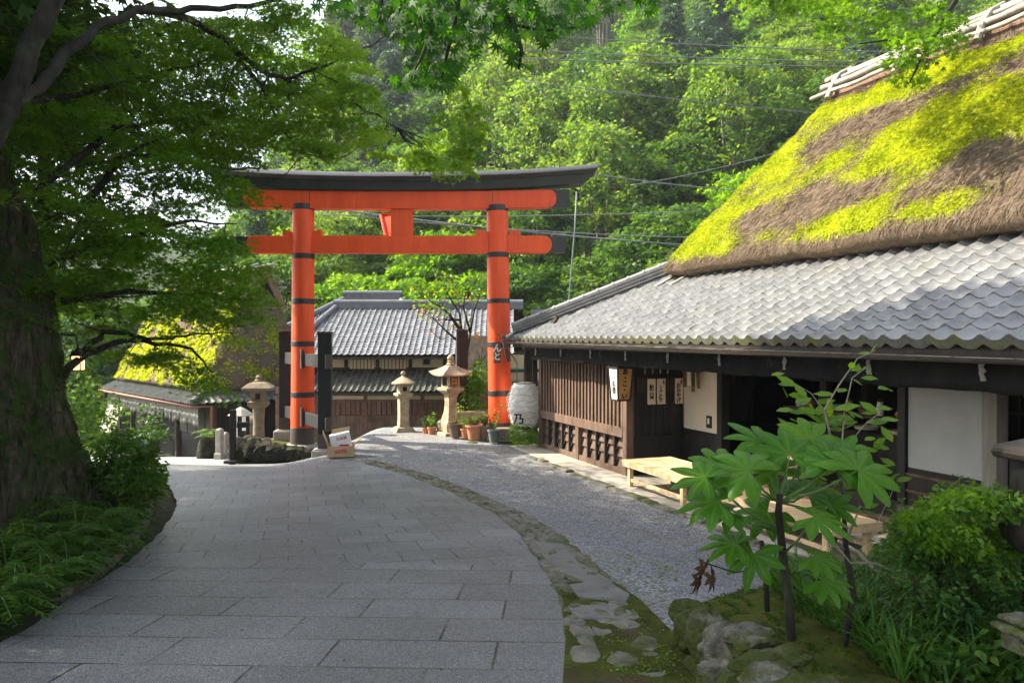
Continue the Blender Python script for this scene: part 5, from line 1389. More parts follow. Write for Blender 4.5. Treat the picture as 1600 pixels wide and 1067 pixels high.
for k in range(4):
    mb = MB(); mb.tube([Hh(WE / 2 - .25 - .13 * k, -.05, 5.05 - .22 * k), Hh(WE / 2 - .25 - .13 * k, 6, 5.05 - .22 * k)], .05, 8); mb.build('ridge_pole', 'bamboo', lt, True)
# tile awning round the two seen sides
AW = 1.15
awz = .83
aw1 = tile_field('awning_roof', Hh(-AW, LEN, .36), -e2, (e1 + Vector((0, 0, .42))).normalized(), int((LEN + AW) / .24), 5, .24, .27, 'mossy_tile', lh, clipR=lambda v: LEN + AW - v * .92, seed=21, seg=6)
aw2 = tile_field('side_awning', Hh(-AW, -AW, .36), e1, (e2 + Vector((0, 0, .42))).normalized(), int((WE + AW + 1.5) / .24), 5, .24, .27, 'mossy_tile', lh, clipL=lambda v: v * .92, seed=22, seg=6)
mb = MB(); mb.tube([Hh(-AW, -AW, .44), Hh(.1, .1, .98)], .10, 10); auto_smooth(mb.build('hip_ridge', 'mossy_tile', aw1), 40)
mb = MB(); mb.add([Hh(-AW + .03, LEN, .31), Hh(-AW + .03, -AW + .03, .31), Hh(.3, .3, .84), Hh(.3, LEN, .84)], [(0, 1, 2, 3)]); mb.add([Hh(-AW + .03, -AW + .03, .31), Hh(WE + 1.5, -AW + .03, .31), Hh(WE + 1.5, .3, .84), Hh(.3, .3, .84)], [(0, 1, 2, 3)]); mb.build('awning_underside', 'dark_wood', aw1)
mb = MB(); mb.tube([Hh(-AW - .05, LEN, .30), Hh(-AW - .05, -AW - .03, .28), Hh(-AW + .6, -AW - .03, .28), Hh(-AW + .62, -AW + .1, -1.6)], .045, 8); mb.build('gutter', 'copper', lh, True)
ab2 = lambda name, mat, a0, a1, b0, b1, z0, z1, par=None: (lambda mb: mb.box(Hh((a0 + a1) / 2, (b0 + b1) / 2, (z0 + z1) / 2), (e1, e2, Z_), (abs(a1 - a0) / 2, abs(b1 - b0) / 2, (z1 - z0) / 2)).build(name, mat, par or lh, False, .008))(MB())
ab2('wall', 'black_wood', .1, .2, .1, LEN, -3.2, .9); ab2('side_wall', 'dark_wood', .1, WE, .1, .2, -3.2, .9)
for k in range(4): ab2('shutter', 'grey_cloth', .055, .095, .25 + k * .85, 1.0 + k * .85, -.95, .25)
for b_ in (.1, 3.7, 6.2, 9.2): ab2('post', 'brown_wood', -.05, .1, b_ - .06, b_ + .06, -3, .8)
V = []; n = 160
for i in range(n + 1):
    b_ = -AW + .1 + (LEN + AW - .4) * i / n
    tear = (.16 if (i % 13) in (0,) else 0)
    for k in range(5):
        f = k / 4; V.append(Hh(-AW + .22 + .03 * math.sin(i * .9) * f, b_, .28 - f * (.62 + .05 * math.sin(i * .37) - tear * 2.4)))
F = [(i * 5 + k, i * 5 + k + 1, (i + 1) * 5 + k + 1, (i + 1) * 5 + k) for i in range(n) for k in range(4)]
o = link('valance', np_mesh('valance', np.array([tuple(v) for v in V]), np.array(F), 4), 'grey_cloth', lh, True); o.modifiers.new('c', 'SOLIDIFY').thickness = .008
mb = MB(); mb.box(Hh(-1.25, 7.6, -.75), (e2, (e1 * .35 + Z_).normalized(), (e1 - Z_ * .35).normalized()), (1.0, .55, .02))
rb = thing('reed_screen', Hh(-1.3, 7.6, -1.6), 'tan reed screen leaning under the far end of the grey valance', 'reed screen'); mb.build('screen', 'straw_blade', rb) if False else mb.build('screen', 'bamboo', rb)
for b_ in (6.55, 8.65):
    mb = MB(); mb.bar(Hh(-1.22, b_, -1.9), Hh(-1.22, b_, .3), .06, .06); mb.build('frame_post', 'brown_wood', rb)
for k, b_ in enumerate((4.3, 5.1)):
    c = Hh(-.85, b_, 0); c.z = float(gz(c.x, c.y)) - .05
    bn = thing('plastic_bin', c, ('blue plastic bin standing under the valance, nearer the shutters', 'blue plastic bin standing under the valance, nearer the reed screen')[k], 'bin', 'blue bins by the thatched house')
    mb = MB(); mb.lathe([(.24, 0), (.29, .6), (.31, .62), (.30, .66)], c, 20); o = mb.build('body', 'blue_plastic', bn); auto_smooth(o)
    mb = MB(); mb.lathe([(.32, .66), (.32, .70), (.2, .78), (.04, .80)], c, 20); o = mb.build('lid', 'blue_plastic', bn); auto_smooth(o)

# lit lamp on a bracket at the trunk
lc = P(122, 567, 10.2)
lamp = thing('wall_lamp', lc, 'small lit square lamp glowing amber beside the giant mossy trunk', 'lamp')
mb = MB(); mb.box(lc, (X_, Y_, Z_), (.055, .055, .085)); mb.build('glass', 'lamp_glow', lamp)
mb = MB(); mb.lathe([(.10, .085), (.105, .10), (.05, .16), (.02, .19)], lc, 4, PI / 4); mb.lathe([(.085, -.10), (.085, -.085)], lc, 4, PI / 4)
for i in (-1, 1):
    for j in (-1, 1): mb.bar(lc + Vector((i * .057, j * .057, -.09)), lc + Vector((i * .057, j * .057, .09)), .012, .012)
mb.build('frame', 'black_wood', lamp)
mb = MB(); mb.tube([lc + Vector((0, 0, .18)), lc + Vector((-.03, 0, .36)), lc + Vector((-.9, -.5, .40))], .016, 6); mb.build('bracket', 'black_wood', lamp)
# ================================================================== PLANTS
def add_leaves(name, parent, mat, arr, tmpl, seed=0):
    cs, ax, nm, sz, vr = arr
    return link(name, leaf_mesh(name, cs, ax, nm, sz, tmpl, vr), mat, parent, False)
def frange(r, n): return [r.random() for _ in range(n)]

# ---- hill trees -----------------------------------------------------
def make_crown(rg, h, rad, nspray, nleaf, leaf, shape):
    cs, rs = [], []
    for k in range(nspray):
        f = (k + .5) / nspray
        if shape == 'cone':
            z = h * (.04 + .96 * f); rmax = rad * (1 - f) ** .8 + .12
        elif shape == 'dome':
            z = h * (.30 + .70 * f); rmax = rad * math.sqrt(max(.04, 1 - ((f - .30) / .74) ** 2))
        else:
            z = h * (.45 + .55 * f); rmax = rad * (math.sin(PI * min(1, f * .8 + .18)) ** .7)
        th = k * 2.39996 + rg.normal(0, .35); rr = rmax * math.sqrt(rg.uniform(.25, 1))
        cs.append((rr * math.cos(th), rr * math.sin(th), z + rg.normal(0, .12))); rs.append(rg.uniform(.16, .34) * rad * (1.1 if shape != 'cone' else .9))
    return cs, rs
SPEC = [
    ('dome', 6.2, 2.7, 74, 125, .30, 'leaf_mid', (T_SPRIG)), ('dome', 6.8, 3.0, 84, 120, .28, 'leaf_light', T_SPRIG),
    ('dome', 5.6, 2.9, 80, 120, .27, 'leaf_mid', T_SPRIG), ('open', 8.2, 2.5, 64, 105, .24, 'leaf_light', T_RHOMB),
    ('cone', 10.5, 2.2, 120, 95, .26, 'leaf_conifer', T_BLADE), ('dome', 5.0, 2.6, 70, 130, .26, 'leaf_maple', T_MAPLE5),
    ('open', 7.4, 2.7, 64, 110, .26, 'leaf_mid', T_RHOMB),
]
PROTO = []
for i, (shape, h, rad, ns, nl, leaf, mat, tm) in enumerate(SPEC):
    rg = np.random.default_rng(100 + i)
    cs, rs = make_crown(rg, h, rad, ns, nl, leaf, shape)
    fl = {'dome': .20, 'open': .45, 'cone': .3}[shape]
    arr = spray_leaves(cs, rs, nl, leaf, rg, flat=fl, droop=.4 if shape == 'dome' else .5, up=.8 if shape == 'dome' else .5, rand=.5 if shape == 'dome' else .7)
    cm = leaf_mesh('crown', *arr[:4], (tm[0] * (1 if shape != 'cone' else np.array([1.3, 3.2, 1])), tm[1]), arr[4])
    cm.materials.append(MATS[mat])
    mb = MB(); r_ = random.Random(i)
    ntr = 4 if shape == 'open' else 1
    for t_ in range(ntr):
        bx_, by_ = (r_.uniform(-.5, .5), r_.uniform(-.5, .5)) if ntr > 1 else (0, 0); lx, ly = r_.uniform(-.6, .6), r_.uniform(-.5, .5); pts = []
        for k in range(7):
            f = k / 6; pts.append((bx_ + lx * f * f * (2.2 if ntr > 1 else 1) , by_ + ly * f * f * 2, -1.2 + (h * .93 + 1.2) * f))
        mb.tube(pts, [(.16 if ntr == 1 else .085) * (1 - .85 * k / 6) + .012 for k in range(7)], 7)
        for k in range(12 if ntr == 1 else 5):
            c = Vector(cs[r_.randrange(len(cs))]); zz = max(h * .15, c.z - r_.uniform(.5, 1.3)); f = (zz + 1.2) / (h * .93 + 1.2)
            o_ = Vector((bx_ + lx * f * f * (2.2 if ntr > 1 else 1), by_ + ly * f * f * 2, zz))
            mb.tube([o_, o_ * .5 + c * .5 + Vector((0, 0, .12)), c], [.045, .03, .012], 5)
    tmp = mb.build('trunk', 'branch' if shape != 'open' else 'pale_stem', None, True); tmesh = tmp.data; bpy.data.objects.remove(tmp)
    PROTO.append((cm, tmesh))
TREE_LAB = ['mid-green layered broadleaf tree among many alike on the wooded hillside', 'pale yellow-green broadleaf tree among many alike on the wooded hillside', 'low spreading green broadleaf tree among many alike on the wooded hillside',
            'tall airy pale-leaved tree with slim bare stems among many alike on the wooded hillside', 'tall dark blue-green conifer among many alike on the wooded hillside', 'bright fresh green maple among many alike on the wooded hillside', 'slender mid-green tree with slim bare stems among many alike on the wooded hillside']
TREE_NAME = ['broadleaf_tree', 'broadleaf_tree', 'broadleaf_tree', 'slender_tree', 'conifer_tree', 'maple_tree', 'slender_tree']
def hill_tree(kind, x, y, sc, dz=0.0, lab=None, group='trees on the wooded hillside', squash=1.0):
    cm, tm = PROTO[kind]
    root = thing(TREE_NAME[kind], (x, y, float(gz(x, y)) + dz), lab or TREE_LAB[kind], 'tree', group)
    root.rotation_euler = (0, 0, random.uniform(0, 2 * PI)); root.scale = (sc, sc, sc * squash)
    for nm, me in (('crown', cm), ('trunk', tm)):
        o = bpy.data.objects.new(nm, me); C.objects.link(o); o.parent = root
    return root
rt = random.Random(77)
placed = []
def ok_place(x, y, d):
    for a, b, e in placed:
        if (a - x) ** 2 + (b - y) ** 2 < (d * .5 + e * .5) ** 2: return False
    t = math.cos(TH) * x + math.sin(TH) * y; s = -math.sin(TH) * x + math.cos(TH) * y
    if 4.5 < t < 16.5 and s < 19.5: return False
    if y < 33.5 and x < 3.2: return False
    return True
def put(kind, px, Y, sc, **kw):
    x = (px - 800) / FPX * Y
    placed.append((x, Y, 2.6 * sc)); hill_tree(kind, x, Y, sc, **kw)
# hand-placed : what the photo shows where
for kind, px, Y, sc in [
    (4, 585, 62, 1.25), (4, 640, 66, 1.35), (4, 700, 70, 1.3), (4, 545, 70, 1.15), (4, 745, 74, 1.25), (4, 610, 54, .95), (4, 672, 57, 1.0),
    (3, 770, 50, 1.15), (3, 850, 46, 1.2), (3, 905, 44, 1.2), (3, 960, 45, 1.25), (3, 1015, 47, 1.2), (6, 1060, 46, 1.15), (3, 815, 54, 1.2), (6, 930, 52, 1.25),
    (5, 560, 37, 1.0), (5, 640, 36, .95), (5, 700, 38, 1.05), (1, 610, 42, 1.0), (1, 520, 41, 1.0), (1, 690, 44, 1.05), (5, 745, 36, .9), (1, 770, 41, 1.0),
    (0, 830, 35, .9), (2, 870, 34, .85), (5, 1130, 34, .95), (5, 1180, 37, 1.0), (2, 930, 35, .9), (0, 985, 35, .95), (2, 1050, 36, 1.0), (0, 1090, 32, .85), (2, 1000, 31, .8),
    (1, 1190, 46, 1.1), (1, 1260, 48, 1.1), (0, 1140, 50, 1.1), (2, 1230, 42, 1.05), (0, 1290, 44, 1.1), (4, 1110, 60, 1.1), (4, 1300, 60, 1.2),
    (0, 150, 40, 1.0), (2, 215, 42, 1.0), (0, 285, 44, 1.0), (2, 90, 37, 1.0), (6, 340, 47, 1.0), (0, 30, 40, 1.1), (0, 430, 44, 1.0), (4, 400, 50, .8), (0, 470, 52, 1.1), (6, 440, 38, .9), (0, 360, 42, .9), (4, 470, 60, .9), (2, 500, 36, .75)]:
    put(kind, px, Y, sc)
for row, (Y0, n, d) in enumerate(((33, 10, 3.6), (40, 16, 3.7), (48, 22, 4.0), (57, 26, 4.4), (67, 28, 5.0), (79, 28, 5.8), (92, 24, 6.6))):
    tries = 0; c = 0
    while c < n and tries < 700:
        tries += 1
        px = rt.uniform(380 if row > 1 else 700, 1640); Y = Y0 + rt.uniform(-3, 3); x = (px - 800) / FPX * Y
        if not ok_place(x, Y, d): continue
        k = rt.choices(range(7), (5, 4, 4, 2 if px > 700 else 0, 2 if px > 560 else 4, 2, 2))[0]
        placed.append((x, Y, d)); hill_tree(k, x, Y, rt.uniform(.85, 1.2) * (1 + row * .03)); c += 1
# undergrowth on the slope
rg = np.random.default_rng(5)
n = 900; px = rg.uniform(380, 1640, n); Y = rg.uniform(29, 72, n) ; x = (px - 800) / FPX * Y
ok = (x > 3.4) | (Y > 34)
tt = math.cos(TH) * x + math.sin(TH) * Y; s_a = -math.sin(TH) * x + math.cos(TH) * Y
ok &= ~((tt > 4) & (tt < 16) & (s_a < 19)); x = x[ok]; Y = Y[ok]
cen = np.stack([x, Y, gz(x, Y) + rg.uniform(.2, .8, len(x))], 1)
arr = spray_leaves(cen, rg.uniform(.6, 1.3, len(x)), 42, .34, rg, flat=.5, up=.7)
o = add_leaves('undergrowth', None, 'leaf_mid', arr, T_SPRIG); o['kind'] = 'stuff'

# ---- giant mossy trunk -----------------------------------------------
old = thing('giant_tree', (-6.2, 9.2, .4), 'giant old tree with a massive moss-covered furrowed trunk at the left edge', 'tree')
nr, nth = 260, 460; V = np.zeros((nr, nth, 3))
for i in range(nr):
    z = -.4 + 7.6 * i / (nr - 1)
    R0 = 1.16 - .06 * z + .52 * math.exp(-(z + .2) / .8) + .08 * math.exp(-((z - 2.2) / 1.3) ** 2)
    cx, cy = -6.44 - .12 * z, 9.2 + .02 * z
    for j in range(nth):
        th = 2 * PI * j / nth; dx, dy = math.cos(th), math.sin(th)
        q = Vector((dx * 1.6, dy * 1.6, z * .33))
        fur = abs(mnoise.fractal(q * 1.9, .8, 2.1, 5)); big = mnoise.fractal(Vector((dx, dy, z * .35)) * 1.1 + Vector((4, 0, 0)), .9, 2, 3)
        fl = .09 * math.exp(-(z + .2) / .9) * math.sin(th * 5 + 1)
        vein = abs(mnoise.noise(Vector((dx * 5.5, dy * 5.5, z * .55 + .5 * mnoise.noise(q * 2)))))
        r = R0 * (1 + .16 * big + fl) + .16 * fur + .30 * vein ** .8 - .12 + .05 * mnoise.noise(Vector((dx * 14, dy * 14, z * 2.2))) + .035 * mnoise.noise(Vector((dx * 32, dy * 32, z * 6))) + .02 * mnoise.noise(Vector((dx * 60, dy * 60, z * 16)))
        V[i, j] = (cx + dx * r, cy + dy * r, z + .35)
idx = np.arange(nr - 1)[:, None] * nth + np.arange(nth)[None]; idn = np.arange(nr - 1)[:, None] * nth + (np.arange(nth)[None] + 1) % nth
link('trunk', np_mesh('trunk', V.reshape(-1, 3), np.stack([idx, idn, idn + nth, idx + nth], -1).reshape(-1, 4), 4), 'bark', old, True)
rg = np.random.default_rng(31)
cs, ax, nm, sz, vr = [], [], [], [], []
for k in range(9000):
    i = int(np.clip(rg.normal(57, 60), 1, nr - 6)); j = rg.integers(0, nth); p = V[i, j]; out = np.array([math.cos(2 * PI * j / nth), math.sin(2 * PI * j / nth), 0])
    if mnoise.noise(Vector(p) * 1.5) < -.02: continue
    cs.append(p - out * .01); ax.append(out * .6 + np.array([0, 0, -.8]) + rg.normal(0, .4, 3)); nm.append(out + rg.normal(0, .4, 3)); sz.append(rg.uniform(.05, .13)); vr.append(np.clip(rg.normal(.3, .2), 0, 1))
o = link('trunk_moss', leaf_mesh('trunk_moss', cs, ax, nm, sz, T_SPRIG, np.array(vr)), 'leaf_fern', old); o['kind'] = 'stuff'
# its high crown (mostly above the picture) shades the road
rg = np.random.default_rng(9); cs, rs = [], []
for k in range(240):
    v = unit(rg.normal(0, 1, 3)) * rg.uniform(.45, 1) ** .6
    c = np.array([-8.8, 9.2, 9.6]) + v * np.array([4.6, 3.1, 4.6])
    if c[2] < 5.4: continue
    cs.append(c); rs.append(rg.uniform(.8, 1.5))
arr = spray_leaves(cs, rs, 150, .30, rg, flat=.35, up=.8)
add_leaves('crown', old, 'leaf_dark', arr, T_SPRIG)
mb = MB()
for k in range(14):
    c = Vector(cs[int(rg.integers(0, len(cs)))]); mb.tube([(-6.8, 9.3, 7.3), (Vector((-6.9, 9.3, 7.6)) * .5 + c * .5), c], [.34, .18, .05], 8)
mb.build('limb', 'branch', old, True)

# ---- big maple reaching over the road --------------------------------
mapl = thing('maple_tree', (-6.9, 6.3, .6), 'big leaning maple whose fine green leaves hang over the left of the road', 'tree')
LIMBPTS = []
def limb(pl, r0, r1, mat='branch', n=9, parent=None, name='limb', wig=.03):
    pts = [P(*p) for p in pl]; out = []
    for a, b in zip(pts, pts[1:]):
        for j in range(4): out.append(a.lerp(b, j / 4) + Vector([random.uniform(-wig, wig) * (j > 0) for _ in range(3)]))
    out.append(pts[-1]); m = len(out); LIMBPTS.extend(out)
    mb = MB(); mb.tube(out, [r0 + (r1 - r0) * (k / (m - 1)) for k in range(m)], n); return mb.build(name, mat, parent or mapl, True)
limb([(-120, 420, 7.0), (-60, 300, 7.0), (0, 190, 7.1), (40, 105, 7.2), (92, -12, 7.4), (120, -80, 7.5)], .12, .075)
limb([(0, 165, 7.1), (62, 140, 7.6), (105, 82, 8.0), (150, 45, 8.4), (215, 17, 8.8), (300, 14, 9.2), (390, 12, 9.6), (440, 2, 9.8)], .068, .024)
limb([(215, 17, 8.8), (285, 28, 9.2), (340, 55, 9.6), (400, 105, 10.0), (470, 140, 10.4), (505, 152, 10.6), (560, 165, 10.8), (620, 200, 11)], .05, .010)
limb([(365, 78, 9.8), (405, 130, 10.2), (425, 165, 10.4), (440, 205, 10.6), (475, 238, 10.8), (520, 250, 11)], .028, .008)
limb([(450, 125, 10.2), (500, 105, 10.4), (560, 85, 10.6), (610, 55, 10.8)], .022, .007)
limb([(-80, 330, 8.2), (0, 162, 8.2)], .09, .07)
limb([(-60, 180, 9), (0, 163, 9), (120, 150, 9.4), (240, 118, 9.9), (310, 100, 10.3)], .05, .014)
limb([(60, 620, 9.6), (125, 560, 10.2), (180, 535, 10.8), (225, 532, 11.4), (300, 545, 12), (330, 580, 12.4)], .06, .012)
limb([(130, 550, 10.3), (160, 518, 10.9), (230, 530, 11.4), (290, 525, 12.2), (360, 520, 12.8)], .045, .010)
limb([(60, 300, 9.5), (180, 200, 10.2), (260, 190, 11), (350, 185, 12), (410, 195, 12.4)], .05, .01)
limb([(120, 330, 10), (200, 240, 11), (290, 255, 12), (380, 265, 13), (420, 262, 13.5)], .05, .01)
limb([(180, 250, 10.8), (250, 220, 11.6), (320, 200, 12.4), (390, 190, 13)], .03, .008)
limb([(100, 470, 9.6), (200, 455, 10.8), (300, 462, 12), (380, 470, 13)], .05, .01)
limb([(100, 400, 9.6), (210, 370, 10.8), (300, 345, 12), (370, 350, 13)], .05, .01)
limb([(-200, 900, 6.5), (-170, 650, 6.7), (-120, 420, 7.0)], .30, .20)
def in_poly(x, y, poly):
    c = False; n = len(poly); j = n - 1
    for i in range(n):
        if (poly[i][1] > y) != (poly[j][1] > y) and x < (poly[j][0] - poly[i][0]) * (y - poly[i][1]) / (poly[j][1] - poly[i][1]) + poly[i][0]: c = not c
        j = i
    return c
def region_sprays(poly, n, y0, y1, rg, r=(.28, .6), zmin=-9):
    xs = [p[0] for p in poly]; ys = [p[1] for p in poly]; cs, rs = [], []
    while len(cs) < n:
        px, py = rg.uniform(min(xs), max(xs)), rg.uniform(min(ys), max(ys))
        if not in_poly(px, py, poly): continue
        Y = rg.uniform(y0, y1); p = P(px, py, Y)
        if p.z < zmin: continue
        cs.append(tuple(p)); rs.append(rg.uniform(*r))
    return cs, rs
rg = np.random.default_rng(41)
A = [(-40, 40), (130, 20), (230, 120), (330, 200), (400, 300), (350, 380), (385, 420), (400, 470), (330, 480), (270, 505), (150, 540), (100, 500), (60, 520), (-40, 470)]
cs1, rs1 = region_sprays(A, 230, 8.6, 15.5, rg)
Bp = [(120, 30), (330, 20), (470, 10), (540, 60), (590, 150), (560, 215), (480, 235), (420, 260), (330, 250), (230, 190)]
cs2, rs2 = region_sprays(Bp, 165, 9.2, 13.0, rg, (.25, .48))
A2 = [(300, 420), (405, 405), (418, 470), (400, 530), (340, 545), (290, 520)]
cs1b, rs1b = region_sprays(A2, 18, 11, 14, rg, (.25, .45)); cs2 = cs2 + cs1b; rs2 = rs2 + rs1b
A3 = [(150, 500), (260, 490), (300, 545), (260, 580), (200, 570), (150, 560)]
cs1c, rs1c = region_sprays(A3, 5, 10.5, 12, rg, (.2, .35)); cs2 = cs2 + cs1c; rs2 = rs2 + rs1c
Cp = [(540, 150), (620, 195), (700, 215), (735, 255), (690, 268), (640, 255), (560, 230)]
cs3, rs3 = region_sprays(Cp, 14, 11, 12.5, rg, (.18, .34))
Dp = [(690, 130), (740, 140), (745, 215), (735, 265), (715, 270), (705, 200)]
cs4, rs4 = region_sprays(Dp, 12, 8.5, 9.5, rg, (.13, .22))
Ep = [(255, 540), (330, 560), (360, 590), (325, 612), (290, 585)]
cs5, rs5 = region_sprays(Ep, 12, 11.5, 12.6, rg, (.22, .4))
arr = spray_leaves(cs1, rs1, 230, .085, rg, flat=.16, droop=.5, up=.85, rand=.45); add_leaves('crown', mapl, 'leaf_maple', arr, T_MAPLE5)
arr = spray_leaves(cs2 + cs3, rs2 + rs3, 240, .075, rg, flat=.18, droop=.5, up=.8, rand=.5); add_leaves('crown', mapl, 'leaf_glow', arr, T_MAPLE5)
arr = spray_leaves(cs4, rs4, 110, .075, rg, flat=.3, droop=.8, up=.7, rand=.6); add_leaves('crown', mapl, 'leaf_glow', arr, T_MAPLE5)
arr = spray_leaves(cs5, rs5, 90, .08, rg, flat=.3, droop=.8, up=.7, rand=.6); add_leaves('crown', mapl, 'leaf_maple', arr, T_MAPLE5)
B2 = [(150, 60), (300, 40), (420, 60), (440, 200), (380, 260), (230, 250)]
cs7, rs7 = region_sprays(B2, 34, 13, 17, rg, (.4, .7))
arr = spray_leaves(cs7, rs7, 150, .11, rg, flat=.3, droop=.4, up=.7); add_leaves('crown', mapl, 'leaf_mid', arr, T_MAPLE5)
# dark inner mass between the maple and the old trunk
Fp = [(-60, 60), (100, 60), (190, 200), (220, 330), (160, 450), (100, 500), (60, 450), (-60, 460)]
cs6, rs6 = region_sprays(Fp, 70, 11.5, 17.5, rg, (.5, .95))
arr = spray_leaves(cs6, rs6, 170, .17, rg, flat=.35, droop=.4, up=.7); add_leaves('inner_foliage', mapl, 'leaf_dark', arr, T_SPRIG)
mb = MB()
for c in cs2 + cs1[::2] + cs3:
    c = Vector(c); near = min(LIMBPTS, key=lambda q: (q - c).length)
    if (near - c).length > 1.7: continue
    w1 = Vector([random.uniform(-.08, .08) for _ in range(3)]); w2 = Vector([random.uniform(-.08, .08) for _ in range(3)])
    mb.tube([c, c.lerp(near, .3) + w1, c.lerp(near, .65) + w2, near], [.003, .005, .007, .010], 4)
mb.build('twig', 'branch', mapl, True)
# trees added left of the road to cast shade on it (mostly out of view)
for nm_, c0, rad3, n, lab in (('added_shade_tree', (-12.6, 13.6, 7.6), (3.2, 3.2, 3.2), 100, 'added shade-casting tree, mostly out of view at the far left'), ('added_shade_tree', (-6.8, 4.2, 5.5), (3.4, 3.4, 2.0), 130, 'added shade-casting tree, out of view past the upper left corner'), ('added_shade_tree', (-10.4, 17.8, 9.0), (1, 1, 2.0), 330, 'added leaf canopy shaped to shade the road, gravel and teahouse roof')):
    t_ = thing(nm_, (c0[0], c0[1], float(gz(c0[0], c0[1]))), lab, 'tree', 'added shade trees at the left of the road'); cs, rs = [], []
    for k in range(n):
        v = unit(rg.normal(0, 1, 3)) * rg.uniform(.3, 1) ** .5; c = np.array(c0) + v * np.array(rad3)
        if c0[2] == 9.0:                       # leaf sheet shaped by the sun angle to shade road, gravel and roof
            while True:
                z_ = rg.uniform(6.6, 9.4); t_c = 5.75 - .916 * z_ - rg.uniform(.1, 5.0); s_c = rg.uniform(6.5, 16.8) + .63 * z_
                if k > 150: sg0 = rg.uniform(0, 7.6); z_ = rg.uniform(9.6, 11.5); s_c = sg0 + .63 * (z_ - 2.5); t_c = 6.0 + (7.8 - sg0) * .45 - .916 * (z_ - 2.5) - rg.uniform(0, 1.5)
                q = B(s_c, t_c, z_)
                if (q.x / q.y * FPX + 800 < 395) or ((CAMZ - z_) / q.y * FPX + HZ < -20): break
            c = np.array(q)
        cs.append(c); rs.append(rg.uniform(.7, 1.2))
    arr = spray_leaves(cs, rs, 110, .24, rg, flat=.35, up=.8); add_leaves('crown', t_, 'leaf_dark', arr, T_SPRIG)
    mb = MB(); g0 = float(gz(c0[0], c0[1])); mb.tube([(c0[0], c0[1], g0 - .3), (c0[0] + .1, c0[1], g0 + 2.5), (c0[0] - .1, c0[1] + .1, c0[2])], [.26, .2, .10], 10)
    for k in range(12): mb.tube([(c0[0], c0[1], c0[2] - rad3[2] * .7), tuple(cs[k * 3])], [.09, .03], 6)
    mb.build('trunk', 'branch', t_, True)

# ---- near maple leaves hanging in from the top ------------------------
nmap = thing('maple_branch_tree', (3.2, 1.2, .6), 'near maple bough with large dark pointed leaves hanging in from above', 'tree')
NB = [[(620, -160, 3.2), (640, -40, 3.2), (620, 30, 3.2), (560, 15, 3.25), (500, -2, 3.3)], [(700, -160, 3.0), (690, -40, 3.0), (672, 60, 3.0), (650, 110, 3.0), (640, 130, 3.0)],
      [(760, -160, 3.1), (770, -30, 3.1), (800, 40, 3.1), (850, 50, 3.1), (900, 45, 3.1)], [(720, -100, 3.1), (715, 20, 3.1), (700, 80, 3.1), (690, 125, 3.1)], [(1010, -120, 3.4), (1020, -40, 3.4), (1035, -5, 3.4)], [(800, 30, 3.1), (815, 80, 3.1), (810, 110, 3.1)], [(590, -20, 3.2), (600, 20, 3.2), (570, 40, 3.2)]]
rg = np.random.default_rng(66); cs, ax, nm, sz, vr = [], [], [], [], []
for br in NB:
    pts = [P(*p) for p in br]; mb = MB(); mb.tube(pts, [.012 - .008 * k / (len(pts) - 1) for k in range(len(pts))], 6); mb.build('twig', 'branch', nmap, True)
clusters = [(520, 8, 30, 12), (560, 12, 36, 22), (600, 15, 45, 40), (640, 30, 50, 60), (690, 25, 55, 80), (740, 20, 55, 60), (700, 75, 48, 52), (660, 85, 34, 26), (640, 118, 26, 22), (680, 115, 34, 26), (790, 15, 45, 44), (850, 40, 40, 40), (890, 25, 40, 30), (800, 65, 26, 14), (820, 95, 22, 8), (1025, 0, 30, 22), (930, -6, 40, 24), (985, -12, 40, 20), (770, -20, 60, 40), (640, -40, 70, 50)]
for px, py, r_, n in clusters:
    for k in range(n):
        a = rg.uniform(0, 2 * PI); q = r_ * math.sqrt(rg.uniform(0, 1)); p = P(px + q * math.cos(a), py + q * .75 * math.sin(a), 3.15 + rg.normal(0, .16))
        cs.append(tuple(p)); ax.append((rg.normal(0, .55), rg.normal(0, .4), -1 + rg.normal(0, .25))); nm.append((rg.normal(0, .5), -.8 + rg.normal(0, .35), .55 + rg.normal(0, .3))); sz.append(rg.uniform(.055, .085)); vr.append(np.clip(rg.normal(.42, .2), 0, 1))
o = link('leaves', leaf_mesh('leaves', cs, ax, nm, sz, T_MAPLE7, np.array(vr)), 'leaf_maple_near', nmap)
mb = MB(); mb.tube([(3.3, .2, .4), (3.2, .6, 2.5), (2.6, 1.4, 4.4), (1.0, 2.4, 4.7), (-.1, 3.0, 4.35)], [.14, .11, .07, .04, .015], 9); mb.build('trunk', 'branch', nmap, True)
# sunlit sprays at the top right (a maple standing behind the teahouse)
rm = thing('maple_tree', (7.2, 13.5, 0), 'sunlit light green maple sprays hanging above the bamboo ridge', 'tree')
rg = np.random.default_rng(67)
c1, r1 = region_sprays([(1090, -60), (1420, -60), (1400, 30), (1330, 55), (1250, 45), (1180, 30)], 40, 10, 12.5, rg, (.25, .45))
c2_, r2_ = region_sprays([(1380, 20), (1500, 0), (1480, 60), (1420, 150), (1385, 140)], 12, 9.0, 10.5, rg, (.2, .3))
arr = spray_leaves(c1 + c2_, r1 + r2_, 110, .10, rg, flat=.25, up=.8); add_leaves('crown', rm, 'leaf_glow', arr, T_MAPLE5)
mb = MB()
for q in ([(1620, -160, 10), (1500, -10, 10), (1450, 60, 9.8), (1380, 65, 9.6), (1340, 70, 9.5)], [(1500, -10, 10), (1440, 90, 9.8), (1420, 130, 9.6)], [(1500, -60, 10.5), (1350, -20, 11), (1200, 5, 11.5)]):
    mb.tube([P(*p) for p in q], [.03 - .022 * k / (len(q) - 1) for k in range(len(q))], 6)
mb.build('limb', 'branch', rm, True)

